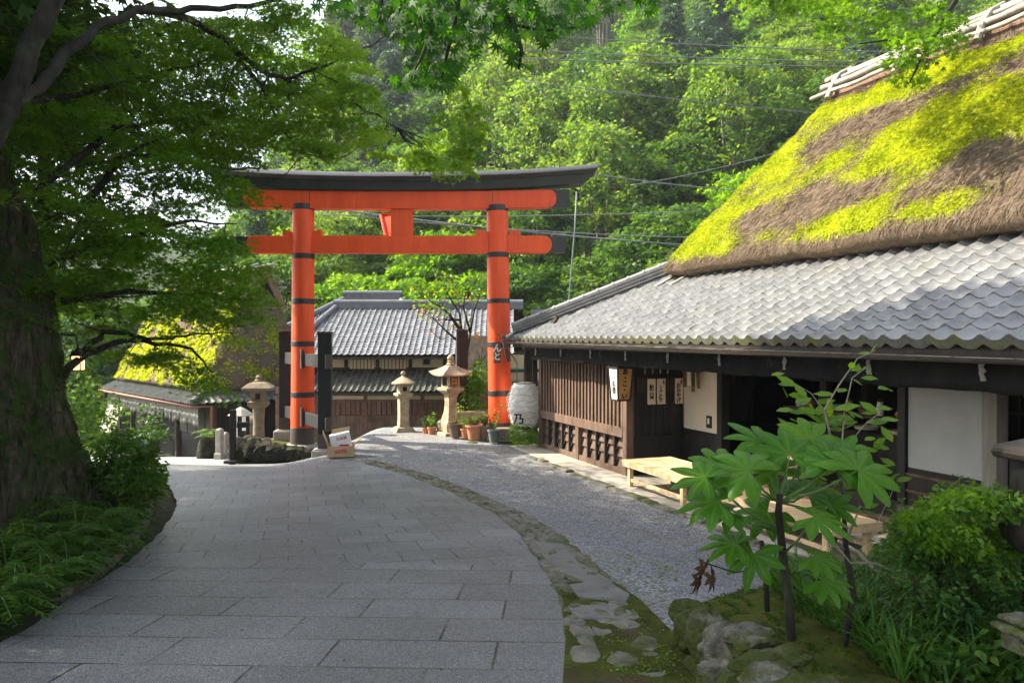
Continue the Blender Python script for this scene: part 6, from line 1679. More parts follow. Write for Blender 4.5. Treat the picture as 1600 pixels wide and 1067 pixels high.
# ---- small tree with orange-green leaves before the townhouse ---------
kt = thing('persimmon_tree', (-1.4, 21.0, 0), 'small crooked tree with thin orange and green leaves before the townhouse roof', 'tree')
mb = MB(); lbs = [[(726, 655, 20.9), (724, 600, 20.9), (728, 560, 20.9), (722, 520, 20.9), (705, 495, 20.8), (690, 480, 20.8), (672, 470, 20.7)], [(728, 560, 20.9), (735, 520, 21), (740, 490, 21), (748, 465, 21), (752, 450, 21)], [(722, 520, 20.9), (718, 490, 21), (700, 460, 21), (690, 440, 21)], [(726, 600, 20.9), (740, 590, 20.8), (752, 565, 20.7)], [(724, 540, 20.9), (700, 520, 20.8), (680, 500, 20.7), (664, 490, 20.7)], [(735, 520, 21), (724, 480, 21), (728, 455, 21)], [(720, 500, 20.9), (695, 500, 20.8), (688, 530, 20.7)]]
for q in lbs: 
    pts = [P(*p) for p in q]; r0 = .09 if q is lbs[0] else .035; mb.tube(pts, [r0 * (1 - .85 * k / (len(pts) - 1)) for k in range(len(pts))], 7)
    for k in range(8):
        a = pts[random.randrange(1, len(pts))]; mb.tube([a, a + Vector((random.uniform(-.4, .4), random.uniform(-.3, .3), random.uniform(.0, .45)))], [.010, .004], 4)
mb.build('trunk', 'branch', kt, True)
rg = np.random.default_rng(68)
c1, r1 = region_sprays([(640, 440), (700, 420), (765, 430), (775, 470), (700, 475), (650, 485)], 22, 20.3, 21.7, rg, (.22, .45)); c2_, r2_ = region_sprays([(650, 470), (750, 480), (740, 530), (690, 520)], 8, 20.5, 21.4, rg, (.2, .35))
arr = spray_leaves(c1, r1, 20, .12, rg, flat=.6, up=.5, rand=.8); add_leaves('crown', kt, 'leaf_glow', arr, T_RHOMB)
arr = spray_leaves(c2_ + c1[:5], r2_ + r1[:5], 13, .10, rg, flat=.7, up=.4, rand=.9); add_leaves('crown', kt, 'leaf_orange', arr, T_RHOMB)
sh = thing('climbing_shrub', (-1.2, 20.6, .05), 'leafy sunlit shrub growing beside the crooked tree and the tall stone lantern', 'shrub')
c1, r1 = region_sprays([(718, 560), (760, 565), (752, 600), (722, 605)], 12, 20.4, 21, rg, (.18, .3)); c2_, r2_ = region_sprays([(716, 600), (745, 600), (748, 648), (720, 640)], 14, 20.3, 20.7, rg, (.14, .25))
arr = spray_leaves(c1 + c2_, r1 + r2_, 60, .10, rg, flat=.6, up=.5, rand=.8); add_leaves('foliage', sh, 'leaf_glow', arr, T_RHOMB)
mb = MB()
for k in range(6): mb.tube([(-1.15 + k * .03, 20.6, -.1), P(722 + k * 5, 610, 20.6), P(720 + k * 7, 570, 20.7)], [.014, .010, .005], 5)
mb.build('stem', 'branch', sh, True)

# ---- potted plants by the gate ---------------------------------------
def pot(px, py, Y, r, h, mat, lab, plant, seed, lmat='leaf_glow', cat='potted plant'):
    c = P(px, py, Y); c.z = max(c.z, float(gz(c.x, c.y)) + .02) if False else c.z
    t = thing('potted_plant', c, lab, cat, 'potted plants by the gate')
    mb = MB(); mb.lathe([(r * .68, 0), (r * .95, h * .84), (r * 1.08, h * .85), (r * 1.08, h), (r * .92, h), (r * .9, h * .9)], c, 20); o = mb.build('pot', mat, t); auto_smooth(o, 45)
    mb = MB(); mb.lathe([(r * .9, h * .88), (.01, h * .93)], c, 16); mb.build('soil', 'soil', t)
    rg = np.random.default_rng(seed); top = np.array(c) + np.array([0, 0, h * .9])
    kind, sz, n = plant; mb = MB(); cs, ax, nm, sl, vr = [], [], [], [], []
    for k in range(n):
        th = rg.uniform(0, 2 * PI); out = np.array([math.cos(th), math.sin(th), 0])
        if kind == 'fern':
            tip = top + out * sz * rg.uniform(.5, 1) + np.array([0, 0, sz * rg.uniform(.3, .9)])
            for j in range(12):
                f = (j + 1) / 12; p = top * (1 - f) + tip * f + np.array([0, 0, .35 * sz * math.sin(PI * f)])
                for s in (-1, 1):
                    cs.append(p); ax.append(np.cross(out, (0, 0, 1)) * s + out * .5); nm.append((0, 0, 1)); sl.append(.09 * (1 - .6 * f)); vr.append(rg.uniform(.2, .9))
        else:
            tip = top + out * sz * .35 * rg.uniform(.2, 1) + np.array([0, 0, sz * rg.uniform(.5, 1)])
            mb.tube([tuple(top), tuple((top + tip) / 2 + out * .03), tuple(tip)], [.006, .005, .003], 4)
            for j in range(7):
                f = (j + 2) / 8; p = top * (1 - f) + tip * f; a = rg.uniform(0, 2 * PI)
                cs.append(p); ax.append((math.cos(a), math.sin(a), .25)); nm.append((rg.normal(0, .5), rg.normal(0, .5), 1)); sl.append(rg.uniform(.05, .10) * (1.4 if kind == 'tall' else 1)); vr.append(rg.uniform(.1, .95))
    if mb.v: mb.build('stem', 'green_stem', t)
    link('leaves', leaf_mesh('leaves', cs, ax, nm, sl, T_RHOMB, np.array(vr)), lmat, t)
pot(665.5, 681, 20.2, .105, .20, 'terracotta', 'small terracotta pot with upright green leaves, left of the pair left of the tall lantern', ('leafy', .36, 9), 1)
pot(675, 681, 20.0, .115, .22, 'terracotta', 'small terracotta pot with upright green leaves, right of the pair left of the tall lantern', ('leafy', .42, 10), 2)
pot(712, 683, 19.2, .19, .33, 'glazed_pot', 'dark glazed pot with sparse reddish stems at the tall lantern base', ('leafy', .45, 6), 3, 'leaf_orange')
pot(728, 684, 19.0, .13, .22, 'terracotta', 'small terracotta pot overflowing with bright feathery fern', ('fern', .36, 16), 4)
pot(741.5, 686, 18.8, .21, .34, 'terracotta', 'large terracotta pot with low ferny leaves, biggest of the row', ('fern', .32, 14), 5, 'leaf_fern')
pot(757, 685, 18.8, .17, .30, 'glazed_pot', 'brown pot of grey-green leaves between the big terracotta and the grey pot', ('leafy', .40, 14), 6, 'leaf_mid')
pot(771, 691, 18.3, .13, .29, 'grey_plastic', 'tall grey plastic pot with a thin variegated plant before the red column', ('tall', .75, 7), 7, 'leaf_orange')
bs = P(738, 676, 20.2); sb = thing('stone_block', bs, 'squared brown stone block behind the row of pots', 'stone')
mb = MB(); mb.box(bs + Vector((-.02, 0, .28)), ((.93, .36, 0), (-.36, .93, 0), (0, 0, 1)), (.34, .22, .26)); mb.build('block', 'lantern_stone', sb, False, .03)
mb = MB(); mb.box(bs + Vector((.05, -.2, .03)), ((.93, .36, 0), (-.36, .93, 0), (0, 0, 1)), (.5, .3, .08)); mb.build('footing', 'kerb_stone', sb, False, .03)
pb = P(788, 688, 18.6); pk = thing('plank_stack', pb, 'low stack of weathered planks at the foot of the red column', 'planks')
for k in range(4):
    mb = MB(); mb.box(pb + Vector((.02 * (k % 2), 0, .04 + k * .075)), ((.98, -.1, 0), (.1, .98, 0), (0, 0, 1)), (.20, .25, .034)); mb.build('plank', 'pale_stem', pk, False, .006)
# ferny clump at the lattice wall corner
rg = np.random.default_rng(70)
fc = thing('bamboo_grass', P(815, 690, 18.0), 'bright clump of bamboo grass below the paper lantern at the wall corner', 'plant')
cs, ax, nm, sl, vr = [], [], [], [], []
for k in range(420):
    p = P(rg.uniform(796, 842), rg.uniform(662, 692), rg.uniform(17.7, 18.6)); cs.append(tuple(p)); a = rg.uniform(0, 2 * PI); ax.append((math.cos(a), math.sin(a), -.5 + rg.normal(0, .4))); nm.append((rg.normal(0, .5), rg.normal(0, .5), .8)); sl.append(rg.uniform(.12, .22)); vr.append(rg.uniform(.1, .95))
link('leaves', leaf_mesh('leaves', cs, ax, nm, sl, T_BLADE, np.array(vr)), 'leaf_glow', fc)
mb = MB()
for k in range(18): 
    a = P(rg.uniform(800, 838), 694, 18.1); mb.tube([a, a + Vector((rg.normal(0, .06), 0, .25)), a + Vector((rg.normal(0, .15), 0, .5))], [.005, .004, .002], 4)
mb.build('stem', 'green_stem', fc)
for k in range(5):
    t = 6.05 - .15 * k; c = B(17.75 - .12 * (k % 3), 6.0 - .22 * k + .5, .02)
    blob_rock('kerb_rock', c, .16, 'boulder', None, 40 + k, 2, (1.2, 1, .7)); o = C.objects[-1]
    tag(bpy.context.scene.objects[o.name], ('grey rough stone in the short row at the far apron corner'), 'stone', 'stones at the far apron corner')

# ================================================================== LEFT BANK
def fern(c, sz, seed, lab, group, mat='leaf_fern', nf=22):
    rg = np.random.default_rng(seed); t = thing('fern', c, lab, 'fern', group); cs, ax, nm, sl, vr = [], [], [], [], []
    c = np.array(c); mb = MB()
    for k in range(nf):
        th = rg.uniform(0, 2 * PI); out = np.array([math.cos(th), math.sin(th), 0]); ln = sz * rg.uniform(.6, 1.1); up = rg.uniform(.35, .95); sd = np.cross(out, (0, 0, 1)); pts = []
        for j in range(17):
            f = j / 16; p = c + out * ln * f * (.55 + .45 * f) + np.array([0, 0, ln * up * math.sin(PI * .62 * f) * .9 - .30 * ln * f * f]); pts.append(tuple(p))
            if j > 1:
                for s in (-1, 1): cs.append(p); ax.append(sd * s + out * .45 + np.array([0, 0, -.2])); nm.append((rg.normal(0, .2), rg.normal(0, .2), 1)); sl.append(sz * .23 * math.sin(PI * (.15 + .85 * (1 - f)))); vr.append(np.clip(rg.normal(.45, .2), 0, 1))
        mb.tube(pts[::4], .004, 4)
    mb.build('stem', 'green_stem', t); link('fronds', leaf_mesh('fronds', cs, ax, nm, sl, (T_RHOMB[0] * np.array([1, .75, 1]), T_RHOMB[1]), np.array(vr)), mat, t)
def tuft(c, sz, seed, lab, group, n=220, mat='grass_blade'):
    rg = np.random.default_rng(seed); t = thing('grass_tuft', c, lab, 'grass tuft', group)
    V = []; F = []; vr = []
    for k in range(n):
        th = rg.uniform(0, 2 * PI); out = np.array([math.cos(th), math.sin(th), 0]); sd = np.cross(out, (0, 0, 1)); ln = sz * rg.uniform(.6, 1.2); w_ = rg.uniform(.003, .006); b0 = np.array(c) + out * rg.uniform(0, .10) * sz / .5
        base = len(V); lean = rg.uniform(.25, .9)
        for j in range(5):
            f = j / 4; p = b0 + out * ln * lean * f ** 1.5 + np.array([0, 0, ln * (f * .9 - .55 * lean * f ** 2.4)]); V += [p - sd * w_ * (1 - f * .9), p + sd * w_ * (1 - f * .9)]
        for j in range(4): F.append((base + 2 * j, base + 2 * j + 1, base + 2 * j + 3, base + 2 * j + 2)); vr.append(rg.uniform(.1, .9))
    link('blades', np_mesh('blades', np.array(V), np.array(F), 4, np.array(vr)), mat, t)
gb = lambda px, py: (lambda g: Vector((g.x, g.y, g.z + .10)))(G(px, py))
FERN = [(190, 835, .5), (150, 850, .6), (195, 790, .5), (170, 800, .6), (215, 770, .4), (120, 880, .6), (80, 900, .6), (160, 770, .5), (40, 900, .5), (165, 880, .42), (140, 895, .42), (105, 922, .42), (65, 950, .42), (20, 970, .45), (-20, 990, .45), (10, 930, .5)]
for k, (px, py, s_) in enumerate(FERN): fern(gb(px, py), s_, 200 + k, 'bushy green fern among others on the bank below the giant trunk', 'ferns below the giant trunk')
for k, (px, py, s_) in enumerate([(118, 912, .34), (45, 968, .36)]):
    tuft(gb(px, py), s_, 300 + k, 'long arching grass tuft among others along the left paving edge', 'grass tufts by the left paving edge', 300)
bsh = thing('leafy_shrub', gb(205, 745), 'dark leafy shrub spilling from the trunk base beside the drain', 'shrub')
c1, r1 = region_sprays([(160, 690), (205, 685), (232, 720), (240, 760), (215, 790), (170, 770)], 34, 8.8, 11.0, rg, (.14, .28))
arr = spray_leaves(c1, r1, 95, .085, rg, flat=.6, up=.6, rand=.7); add_leaves('foliage', bsh, 'leaf_fern', arr, T_RHOMB)
mb = MB()
for q in c1[::2]: mb.tube([tuple(gb(190, 790)), tuple((Vector(q) + gb(190, 790)) / 2), q], [.012, .009, .004], 5)
mb.build('stem', 'branch', bsh, True)
n = 900; px = rg.uniform(-120, 250, n); py = 1010 - (px + 120) * .62 + rg.uniform(-60, 10, n)
cen = []
for a, b in zip(px, py):
    if b < 770: continue
    g = G(a - 30, b)
    if g.x < road_left(g.y) - .25: cen.append((g.x, g.y, g.z + rg.uniform(.05, .22)))
arr = spray_leaves(cen, [.16] * len(cen), 20, .06, rg, flat=.6, up=.7); o = add_leaves('ground_cover', None, 'leaf_fern', arr, T_RHOMB); o['kind'] = 'stuff'
# behind the trunk : dim green thicket down the slope to the lower road
th_ = thing('roadside_shrub', (-9.5, 16, -.2), 'dim green shrub beyond the giant trunk beside the lower road', 'shrub')
c1, r1 = region_sprays([(120, 560), (160, 600), (170, 700), (110, 700), (60, 640)], 30, 14, 18, rg, (.3, .5))
arr = spray_leaves(c1, r1, 80, .14, rg, flat=.6, up=.6); add_leaves('foliage', th_, 'leaf_mid', arr, T_SPRIG)
mb = MB()
for q in c1[::4]: mb.tube([(-9.5, 16, -.5), q], [.03, .008], 5)
mb.build('stem', 'branch', th_, True)
pl = thing('potted_shrub', Hh(-1.0, 5.4, -1.4), 'dark glossy-leaved shrub in front of the blue bins', 'shrub')
c1, r1 = region_sprays([(205, 640), (250, 640), (255, 680), (215, 685)], 12, 26.5, 28.5, rg, (.25, .4)); arr = spray_leaves(c1, r1, 70, .12, rg, flat=.7, up=.5, rand=.8); add_leaves('foliage', pl, 'leaf_dark', arr, T_RHOMB)
mb = MB()
for q in c1: mb.tube([tuple(Hh(-1.0, 5.4, -1.6)), q], [.02, .006], 5)
mb.build('stem', 'branch', pl, True)
fern(tuple(s0 + Vector((0, 0, .42))), .38, 390, 'small bright fern growing on the squat stone at the lower road', 'fern on the squat stone', 'leaf_light', 12)

# ================================================================== PLANTER AND PLANTS, LOWER RIGHT
ZP = 1.12
plt = thing('rock_planter', (2.2, 4.1, .7), 'raised planting bed edged with rounded mossy boulders at lower right', 'planter')
rocks = [(1085, 991, 4.75, 0.15, (0.9, 0.9, 0.935)), (1075, 956, 4.95, 0.13, (1, 0.9, 0.68)), (1112, 1006, 4.4, 0.17, (0.7, 0.9, 1.147)), (1100, 1041, 4.45, 0.13, (1, 0.9, 0.595)), (1140, 1026, 4.1, 0.18, (0.9, 0.9, 0.977)), (1175, 1006, 3.95, 0.13, (1.1, 1, 0.765)), (1150, 1061, 3.95, 0.18, (1.2, 1, 0.68)), (1195, 1051, 3.75, 0.14, (1.2, 1, 0.68)), (1215, 1091, 3.55, 0.18, (1.2, 1, 0.765)), (1130, 971, 4.75, 0.12, (1.3, 1, 0.51)), (1160, 1096, 3.7, 0.15, (1, 1, 0.765)), (1235, 1031, 3.75, 0.1, (1.2, 1, 0.595)), (1120, 1081, 4.05, 0.14, (1, 1, 0.765)), (1270, 1106, 3.35, 0.17, (1.2, 1, 0.765))]
for k, (px, py, Y, r_, sq) in enumerate(rocks): blob_rock('boulder', P(px, py, Y), r_ * .93, 'boulder', plt, 60 + k, 5, (sq[0] * (.92 + .16 * (k % 3) / 2), sq[1], sq[2]), .20)
# bed surface
edge = [(1062, 945, 5.0), (1092, 962, 4.7), (1125, 985, 4.35), (1165, 1010, 4.0), (1200, 1045, 3.7), (1245, 1090, 3.4)]
n1, n2 = 60, 40; V = []
for i in range(n1):
    f = i / (n1 - 1) * (len(edge) - 1); k = min(int(f), len(edge) - 2); e = P(*edge[k]).lerp(P(*edge[k + 1]), f - k)
    far = Vector((5.2 - .4 * i / n1, 6.3 - 2.9 * i / (n1 - 1), .55))
    for j in range(n2):
        g = j / (n2 - 1); p = e.lerp(far, g)
        z = e.z * (1 - sstep(.0, .5, g)) + (1.02) * sstep(.0, .5, g)
        z = z + .05 * math.sin(PI * min(1, g * 4)) + .035 * mnoise.fractal(Vector((p.x * 3, p.y * 3, 0)), .8, 2, 4)
        if j == 0: z -= .16
        if i == 0: z -= .22
        V.append((p.x, p.y, z))
F = [(i * n2 + j, i * n2 + j + 1, (i + 1) * n2 + j + 1, (i + 1) * n2 + j) for i in range(n1 - 1) for j in range(n2 - 1)]
bed = np.array(V); link('moss_top', np_mesh('moss_top', bed, np.array(F), 4), 'moss_soil', plt, True)
# moss tufts on the bed's front and boulders
bg = bed.reshape(n1, n2, 3); cs = bg[rg.integers(1, n1, 9000), np.clip((rg.uniform(0, 1, 9000) ** 1.6 * 18).astype(int), 0, n2 - 1)] + rg.normal(0, .02, (9000, 3)) * np.array([1, 1, .2])
keep = np.array([mnoise.noise(Vector(p) * 4) > -.1 for p in cs]); cs = cs[keep]; n = len(cs)
o = link('moss', leaf_mesh('moss', cs - np.array([0, 0, .004]), rg.normal(0, .6, (n, 3)) + np.array([0, 0, .7]), rg.normal(0, 1, (n, 3)), rg.uniform(.012, .03, n), T_SPRIG, rg.uniform(.0, .5, n)), 'leaf_fern', plt); o['kind'] = 'stuff'
# low weeds at the verge, grass-like blades in the bed
V = []; F = []; vr = []
def blades(n, sampler, ln, wd, lean=(.3, 1.0)):
    for k in range(n):
        c = sampler()
        if c is None: continue
        th = rg.uniform(0, 2 * PI); out = np.array([math.cos(th), math.sin(th), 0]); sd = np.cross(out, (0, 0, 1)); l_ = rg.uniform(*ln); w_ = rg.uniform(*wd); base = len(V); le = rg.uniform(*lean)
        for j in range(6):
            f = j / 5; p = np.array(c) + out * l_ * le * f ** 1.4 + np.array([0, 0, l_ * (f - .55 * le * f ** 2.2)]); ww = w_ * (1 - f ** 2 * .95); V.extend([p - sd * ww, p + sd * ww])
        for j in range(5): F.append((base + 2 * j, base + 2 * j + 1, base + 2 * j + 3, base + 2 * j + 2)); vr.append(rg.uniform(.1, .9))
def bed_pt(i0, i1, j0, j1): return lambda: bg[rg.integers(i0, i1), rg.integers(j0, j1)]
blades(2600, lambda: bg[rg.integers(6, n1), 5 + int(34 * rg.uniform(0, 1) ** 1.7)], (.16, .40), (.004, .009))
o = link('grass', np_mesh('grass', np.array(V), np.array(F), 4, np.array(vr)), 'grass_blade', None); o['kind'] = 'stuff'
cen = [tuple(bg[rg.integers(5, n1), 6 + int(33 * rg.uniform(0, 1) ** 1.6)] + np.array([0, 0, rg.uniform(.03, .16)])) for _ in range(520)]
arr = spray_leaves(cen, [.10] * len(cen), 14, .055, rg, flat=.6, up=.7); o = add_leaves('weeds', None, 'leaf_fern', arr, T_RHOMB); o['kind'] = 'stuff'
cen = []
for k in range(150):
    px = rg.uniform(940, 1075); py = rg.uniform(870, 1067)
    if px < 905 + (py - 900) * .15: continue
    g = G(px, py); cen.append((g.x, g.y, g.z + .03))
    
arr = spray_leaves(cen, [.05] * len(cen), 7, .026, rg, flat=.5, up=.8); o = add_leaves('weeds', None, 'leaf_light', arr, T_RHOMB); o['kind'] = 'stuff'

# ---- fatsia -----------------------------------------------------------
def fatsia_tmpl(nl=8, cut=.44):
    vs = [(0, 0, 0)]; qs = []
    span = 250; angs = np.linspace(-span / 2, span / 2, nl)
    for i, a in enumerate(angs):
        ln = 1.0 - .25 * abs(a) / (span / 2); w_ = .158
        ca, sa = math.cos(R(a)), math.sin(R(a)); da = span / (nl - 1) / 2
        def pt(l, w, z): return (l * ca - w * sa, l * sa + w * ca, z)
        b = len(vs); k_ = cut
        vs += [(k_ * math.cos(R(a - da)), k_ * math.sin(R(a - da)), -.02), pt(.62 * ln, -w_ * 1.05, -.03), pt(.85 * ln, -w_ * .55, -.09), pt(1.04 * ln, 0, -.17), pt(.85 * ln, w_ * .55, -.09), pt(.62 * ln, w_ * 1.05, -.03), (k_ * math.cos(R(a + da)), k_ * math.sin(R(a + da)), -.02), pt(.45 * ln, 0, .06), pt(.8 * ln, 0, -.05)]
        qs += [(0, b, b + 1, b + 7), (b + 7, b + 1, b + 2, b + 8), (b + 8, b + 2, b + 3, b + 4), (b + 7, b + 8, b + 4, b + 5), (0, b + 7, b + 5, b + 6)]
    return np.array(vs), np.array(qs)
FT = fatsia_tmpl()
FT6 = fatsia_tmpl(7, .46)
fa_ = thing('fatsia_plant', P(1236, 985, 3.6), 'tall plant with big glossy hand-shaped leaves on long stalks at lower right', 'plant')
st_pts = [P(1238, 1000, 3.6), P(1232, 930, 3.6), P(1224, 870, 3.58), P(1217, 800, 3.55), P(1219, 772, 3.55)]
mb = MB(); mb.tube(st_pts, [.021, .020, .018, .016, .012], 10)
mb.tube([P(1200, 955, 3.75), P(1197, 900, 3.75), P(1190, 845, 3.75)], [.013, .012, .011], 8); mb.build('stem', 'branch', fa_, True)
top = P(1218, 785, 3.55); low = P(1224, 865, 3.58); mid = P(1220, 830, 3.57)
FL = [(1190, 690, 3.7, 66, (-.5, .9), .7, top), (1265, 690, 3.72, 70, (.3, .95), .75, top), (1128, 728, 3.55, 60, (-.6, .8), .6, top), (1320, 705, 3.68, 64, (.5, .8), .6, top), (1140, 800, 3.5, 54, (-.9, -.2), .35, mid), # junction px,py,depth, size px, screen direction of the middle lobe, nod, root
    (1170, 735, 3.45, 82, (-.75, .45), .62, top), (1234, 710, 3.60, 84, (.10, 1), .80, top), (1302, 724, 3.55, 84, (.25, .9), .70, top), (1341, 735, 3.50, 92, (.85, .55), .66, top),
    (1103, 746, 3.40, 66, (-.8, .5), .60, mid), (1122, 783, 3.40, 68, (-1, .05), .45, mid), (1150, 848, 3.45, 66, (-1, .1), .35, P(1197, 880, 3.75)), (1178, 866, 3.5, 64, (-.2, -.8), .30, P(1197, 880, 3.75)),
    (1272, 808, 3.42, 66, (.6, -.25), .35, low), (1262, 770, 3.75, 70, (.5, .3), .5, top), (1215, 735, 3.75, 66, (-.4, .6), .6, top), (1200, 800, 3.7, 60, (-.5, -.4), .4, mid), (1275, 870, 3.45, 60, (.8, -.3), .3, low), (1300, 790, 3.7, 58, (.9, 0), .5, top), (1285, 905, 3.55, 62, (.9, -.45), .3, low)]
for k, (px, py, Y, s_, dr, nod, root) in enumerate(FL):
    J = P(px, py, Y); sz = s_ * Y / FPX * .98; a = np.array([dr[0], .55 * (1 if dr[1] > 0 else -.4), dr[1] * .55]); nv3 = np.array([rg.normal(0, .15), -nod, 1.0 - nod * .45])
    tm_ = FT if k % 3 else FT6; tv_ = tm_[0].copy(); tv_[:, 2] += .07 * np.array([mnoise.noise(Vector((q[0] * 2, q[1] * 2, k * 1.7))) for q in tv_]) - .10 * (np.linalg.norm(tv_[:, :2], axis=1) ** 2); tv_[:, :2] *= (1 + rg.normal(0, .045, (len(tv_), 1)))
    ve = np.zeros(len(tv_)); ve[0] = 1
    for q in range(1, len(tv_), 9): ve[[q + 3, q + 7, q + 8]] = 1
    o = link('leaf', leaf_mesh('leaf', [tuple(J)], [a], [nv3], [sz * rg.uniform(.88, 1.08)], (tv_, tm_[1]), np.array([float(np.clip(rg.normal(.5, .28), 0, 1))]), {'vein': ve}), 'leaf_fatsia', fa_, True)
    sub = o.modifiers.new('round', 'SUBSURF'); sub.levels = 1; sub.render_levels = 1
    mb = MB(); mb.tube([root, root.lerp(J, .5) + Vector((0, 0, -.02)), J], [.006, .005, .004], 6); mb.build('stalk', 'green_stem', fa_, True)
J = P(1098, 885, 3.4)
for k, (px, py) in enumerate(((1100, 885), (1092, 905), (1112, 900))):
    o = link('dead_leaf', leaf_mesh('dead_leaf', [tuple(P(px, py, 3.4))], [(-.3 + .3 * k, .1, -1)], [(.8, -.6, .3)], [.078], FT6, np.array([.5])), 'leaf_dead', fa_, True)
mb = MB(); mb.tube([P(1197, 885, 3.75), P(1150, 895, 3.5), P(1098, 878, 3.4)], .003, 5); mb.build('stalk', 'branch', fa_, True)

# ---- slim thorny shrub behind the fatsia -------------------------------
ss_ = thing('slim_shrub', P(1322, 1010, 3.8), 'slim shrub with upright twigs and oval sunlit leaves behind the hand-leaved plant', 'shrub')
mb = MB()
TW = [[(1318, 1020, 3.8, .022), (1334, 930, 3.8, .02), (1322, 850, 3.85, .016), (1318, 770, 3.9, .012), (1300, 690, 3.95, .009), (1288, 640, 4.0, .007), (1312, 600, 4.0, .005), (1340, 560, 4.0, .004), (1368, 547, 4.0, .003)], [(1318, 770, 3.9, .01), (1316, 690, 3.95, .006), (1320, 640, 4, .005), (1332, 590, 4, .004), (1352, 575, 4, .003)], [(1322, 850, 3.85, .008), (1345, 790, 3.9, .005), (1372, 815, 3.9, .004), (1390, 780, 3.9, .003), (1400, 755, 3.9, .002)], [(1290, 645, 4, .004), (1268, 615, 4, .003), (1256, 607, 4, .002)], [(1330, 690, 3.95, .004), (1350, 665, 3.95, .003), (1378, 642, 3.95, .002)], [(1322, 860, 3.85, .01), (1305, 850, 3.8, .008), (1330, 880, 3.8, .007), (1370, 880, 3.8, .006), (1440, 915, 3.8, .004)], [(1334, 930, 3.8, .007), (1300, 900, 3.8, .005), (1290, 860, 3.85, .003)]]
for q in TW[1:]: mb.tube([P(*p[:3]) for p in q], [p[3] * .8 for p in q], 7)
mb.tube([P(*p[:3]) for p in TW[0][4:]], [p[3] * .8 for p in TW[0][4:]], 7)
m2 = MB(); m2.tube([P(*p[:3]) for p in TW[0][:5]], [p[3] * .85 for p in TW[0][:5]], 8); m2.build('trunk', 'branch', ss_, True)
for q in TW[:2]:
    for p in q[4:]:
        for k in range(2): a = P(*p[:3]); mb.tube([a, a + Vector((rg.normal(0, .02), 0, rg.normal(0, .012)))], [.002, .0006], 4)
mb.build('stem', 'pale_stem', ss_, True)
OL = [(1230, 621, 26), (1247, 638, 28), (1275, 630, 30), (1302, 640, 36), (1310, 613, 28), (1332, 577, 20), (1345, 590, 22), (1362, 549, 18), (1348, 576, 16), (1335, 655, 36), (1350, 655, 26), (1372, 646, 30), (1310, 665, 34), (1280, 650, 24), (1295, 660, 30), (1222, 700, 36), (1240, 745, 34), (1265, 755, 34), (1285, 755, 30), (1225, 770, 28), (1260, 735, 40), (1290, 730, 34), (1335, 745, 34), (1315, 790, 30), (1345, 760, 26), (1382, 763, 22), (1400, 752, 22), (1360, 762, 20), (1310, 778, 20), (1165, 775, 26), (1180, 760, 30), (1150, 760, 24), (1255, 700, 30), (1320, 700, 26)]
OL += [(rg.uniform(1215, 1395), rg.uniform(600, 800), rg.uniform(18, 30)) for _ in range(34)]
cs, ax, nm, sl, vr = [], [], [], [], []
for px, py, s_ in OL:
    for k in range(2):
        Y = 4.0 + rg.normal(0, .06); cs.append(tuple(P(px + rg.normal(0, 6) * k, py + rg.normal(0, 8) * k, Y))); a = rg.uniform(-.6, 3.6); ax.append((math.cos(a), rg.normal(0, .4), .35 * math.sin(a))); nm.append((rg.normal(0, .3), -.5, .8)); sl.append(s_ * 1.15 * Y / FPX); vr.append(rg.uniform(.35, 1))
link('leaves', leaf_mesh('leaves', cs, ax, nm, sl, (np.array([(0, 0, 0), (.25, .2, .02), (.6, .24, .0), (1, 0, -.05), (.6, -.24, .0), (.25, -.2, .02)]), np.array([(0, 1, 2, 5), (5, 2, 3, 4)])), np.array(vr)), 'leaf_glow', ss_)

# ---- azalea bush, straw mound ------------------------------------------
az = thing('azalea_bush', P(1490, 960, 4.0), 'dense small-leaved round bush at the right, sunlight coloured into its top leaves', 'bush')
c1, r1 = region_sprays([(1405, 880), (1400, 830), (1435, 790), (1500, 762), (1560, 770), (1590, 800), (1620, 850), (1620, 960), (1540, 990), (1460, 950)], 150, 3.7, 4.5, rg, (.06, .13))
arr = spray_leaves(c1, r1, 95, .034, rg, flat=.55, up=.6, rand=.7, droop=.1); add_leaves('foliage', az, 'leaf_mid', arr, T_RHOMB)
mb = MB()
for q in c1[::3]:
    b0 = P(1490 + rg.uniform(-20, 20), 1010, 4.05); q = Vector(q); mb.tube([b0, b0.lerp(q, .5) + Vector((rg.normal(0, .04), 0, -.05)), q], [.011, .007, .003], 5)
mb.build('stem', 'branch', az, True)
c1, r1 = region_sprays([(1480, 770), (1560, 755), (1590, 775), (1540, 800), (1500, 800)], 6, 3.6, 3.9, rg, (.05, .09)); arr = spray_leaves(c1, r1, 16, .065, rg, flat=.4); add_leaves('foliage', az, 'leaf_glow', arr, T_RHOMB)
c1, r1 = region_sprays([(1405, 850), (1440, 790), (1500, 762), (1590, 780), (1600, 850), (1500, 870)], 60, 3.6, 4.0, rg, (.05, .10)); arr = spray_leaves(c1, r1, 70, .034, rg, flat=.5, up=.6, rand=.7, droop=.1); add_leaves('foliage', az, 'leaf_glow', arr, T_RHOMB)  # brighter, yellower sprays colour a sunlit top into the bush
sm = thing('straw_mound', P(1330, 900, 5.4), 'low mound of dry straw and cut stalks behind the slim shrub', 'straw mound')
V = []; n1_, n2_ = 30, 20; c = P(1345, 885, 5.5)
for i in range(n1_):
    for j in range(n2_):
        u, v = i / (n1_ - 1) * 2 - 1, j / (n2_ - 1) * 2 - 1; h = max(0, 1 - u * u) * max(0, 1 - v * v)
        V.append((c.x + u * .75 + v * .15, c.y + v * .6, .35 + .62 * h ** .6 + .05 * mnoise.noise(Vector((u * 4, v * 4, 0)))))
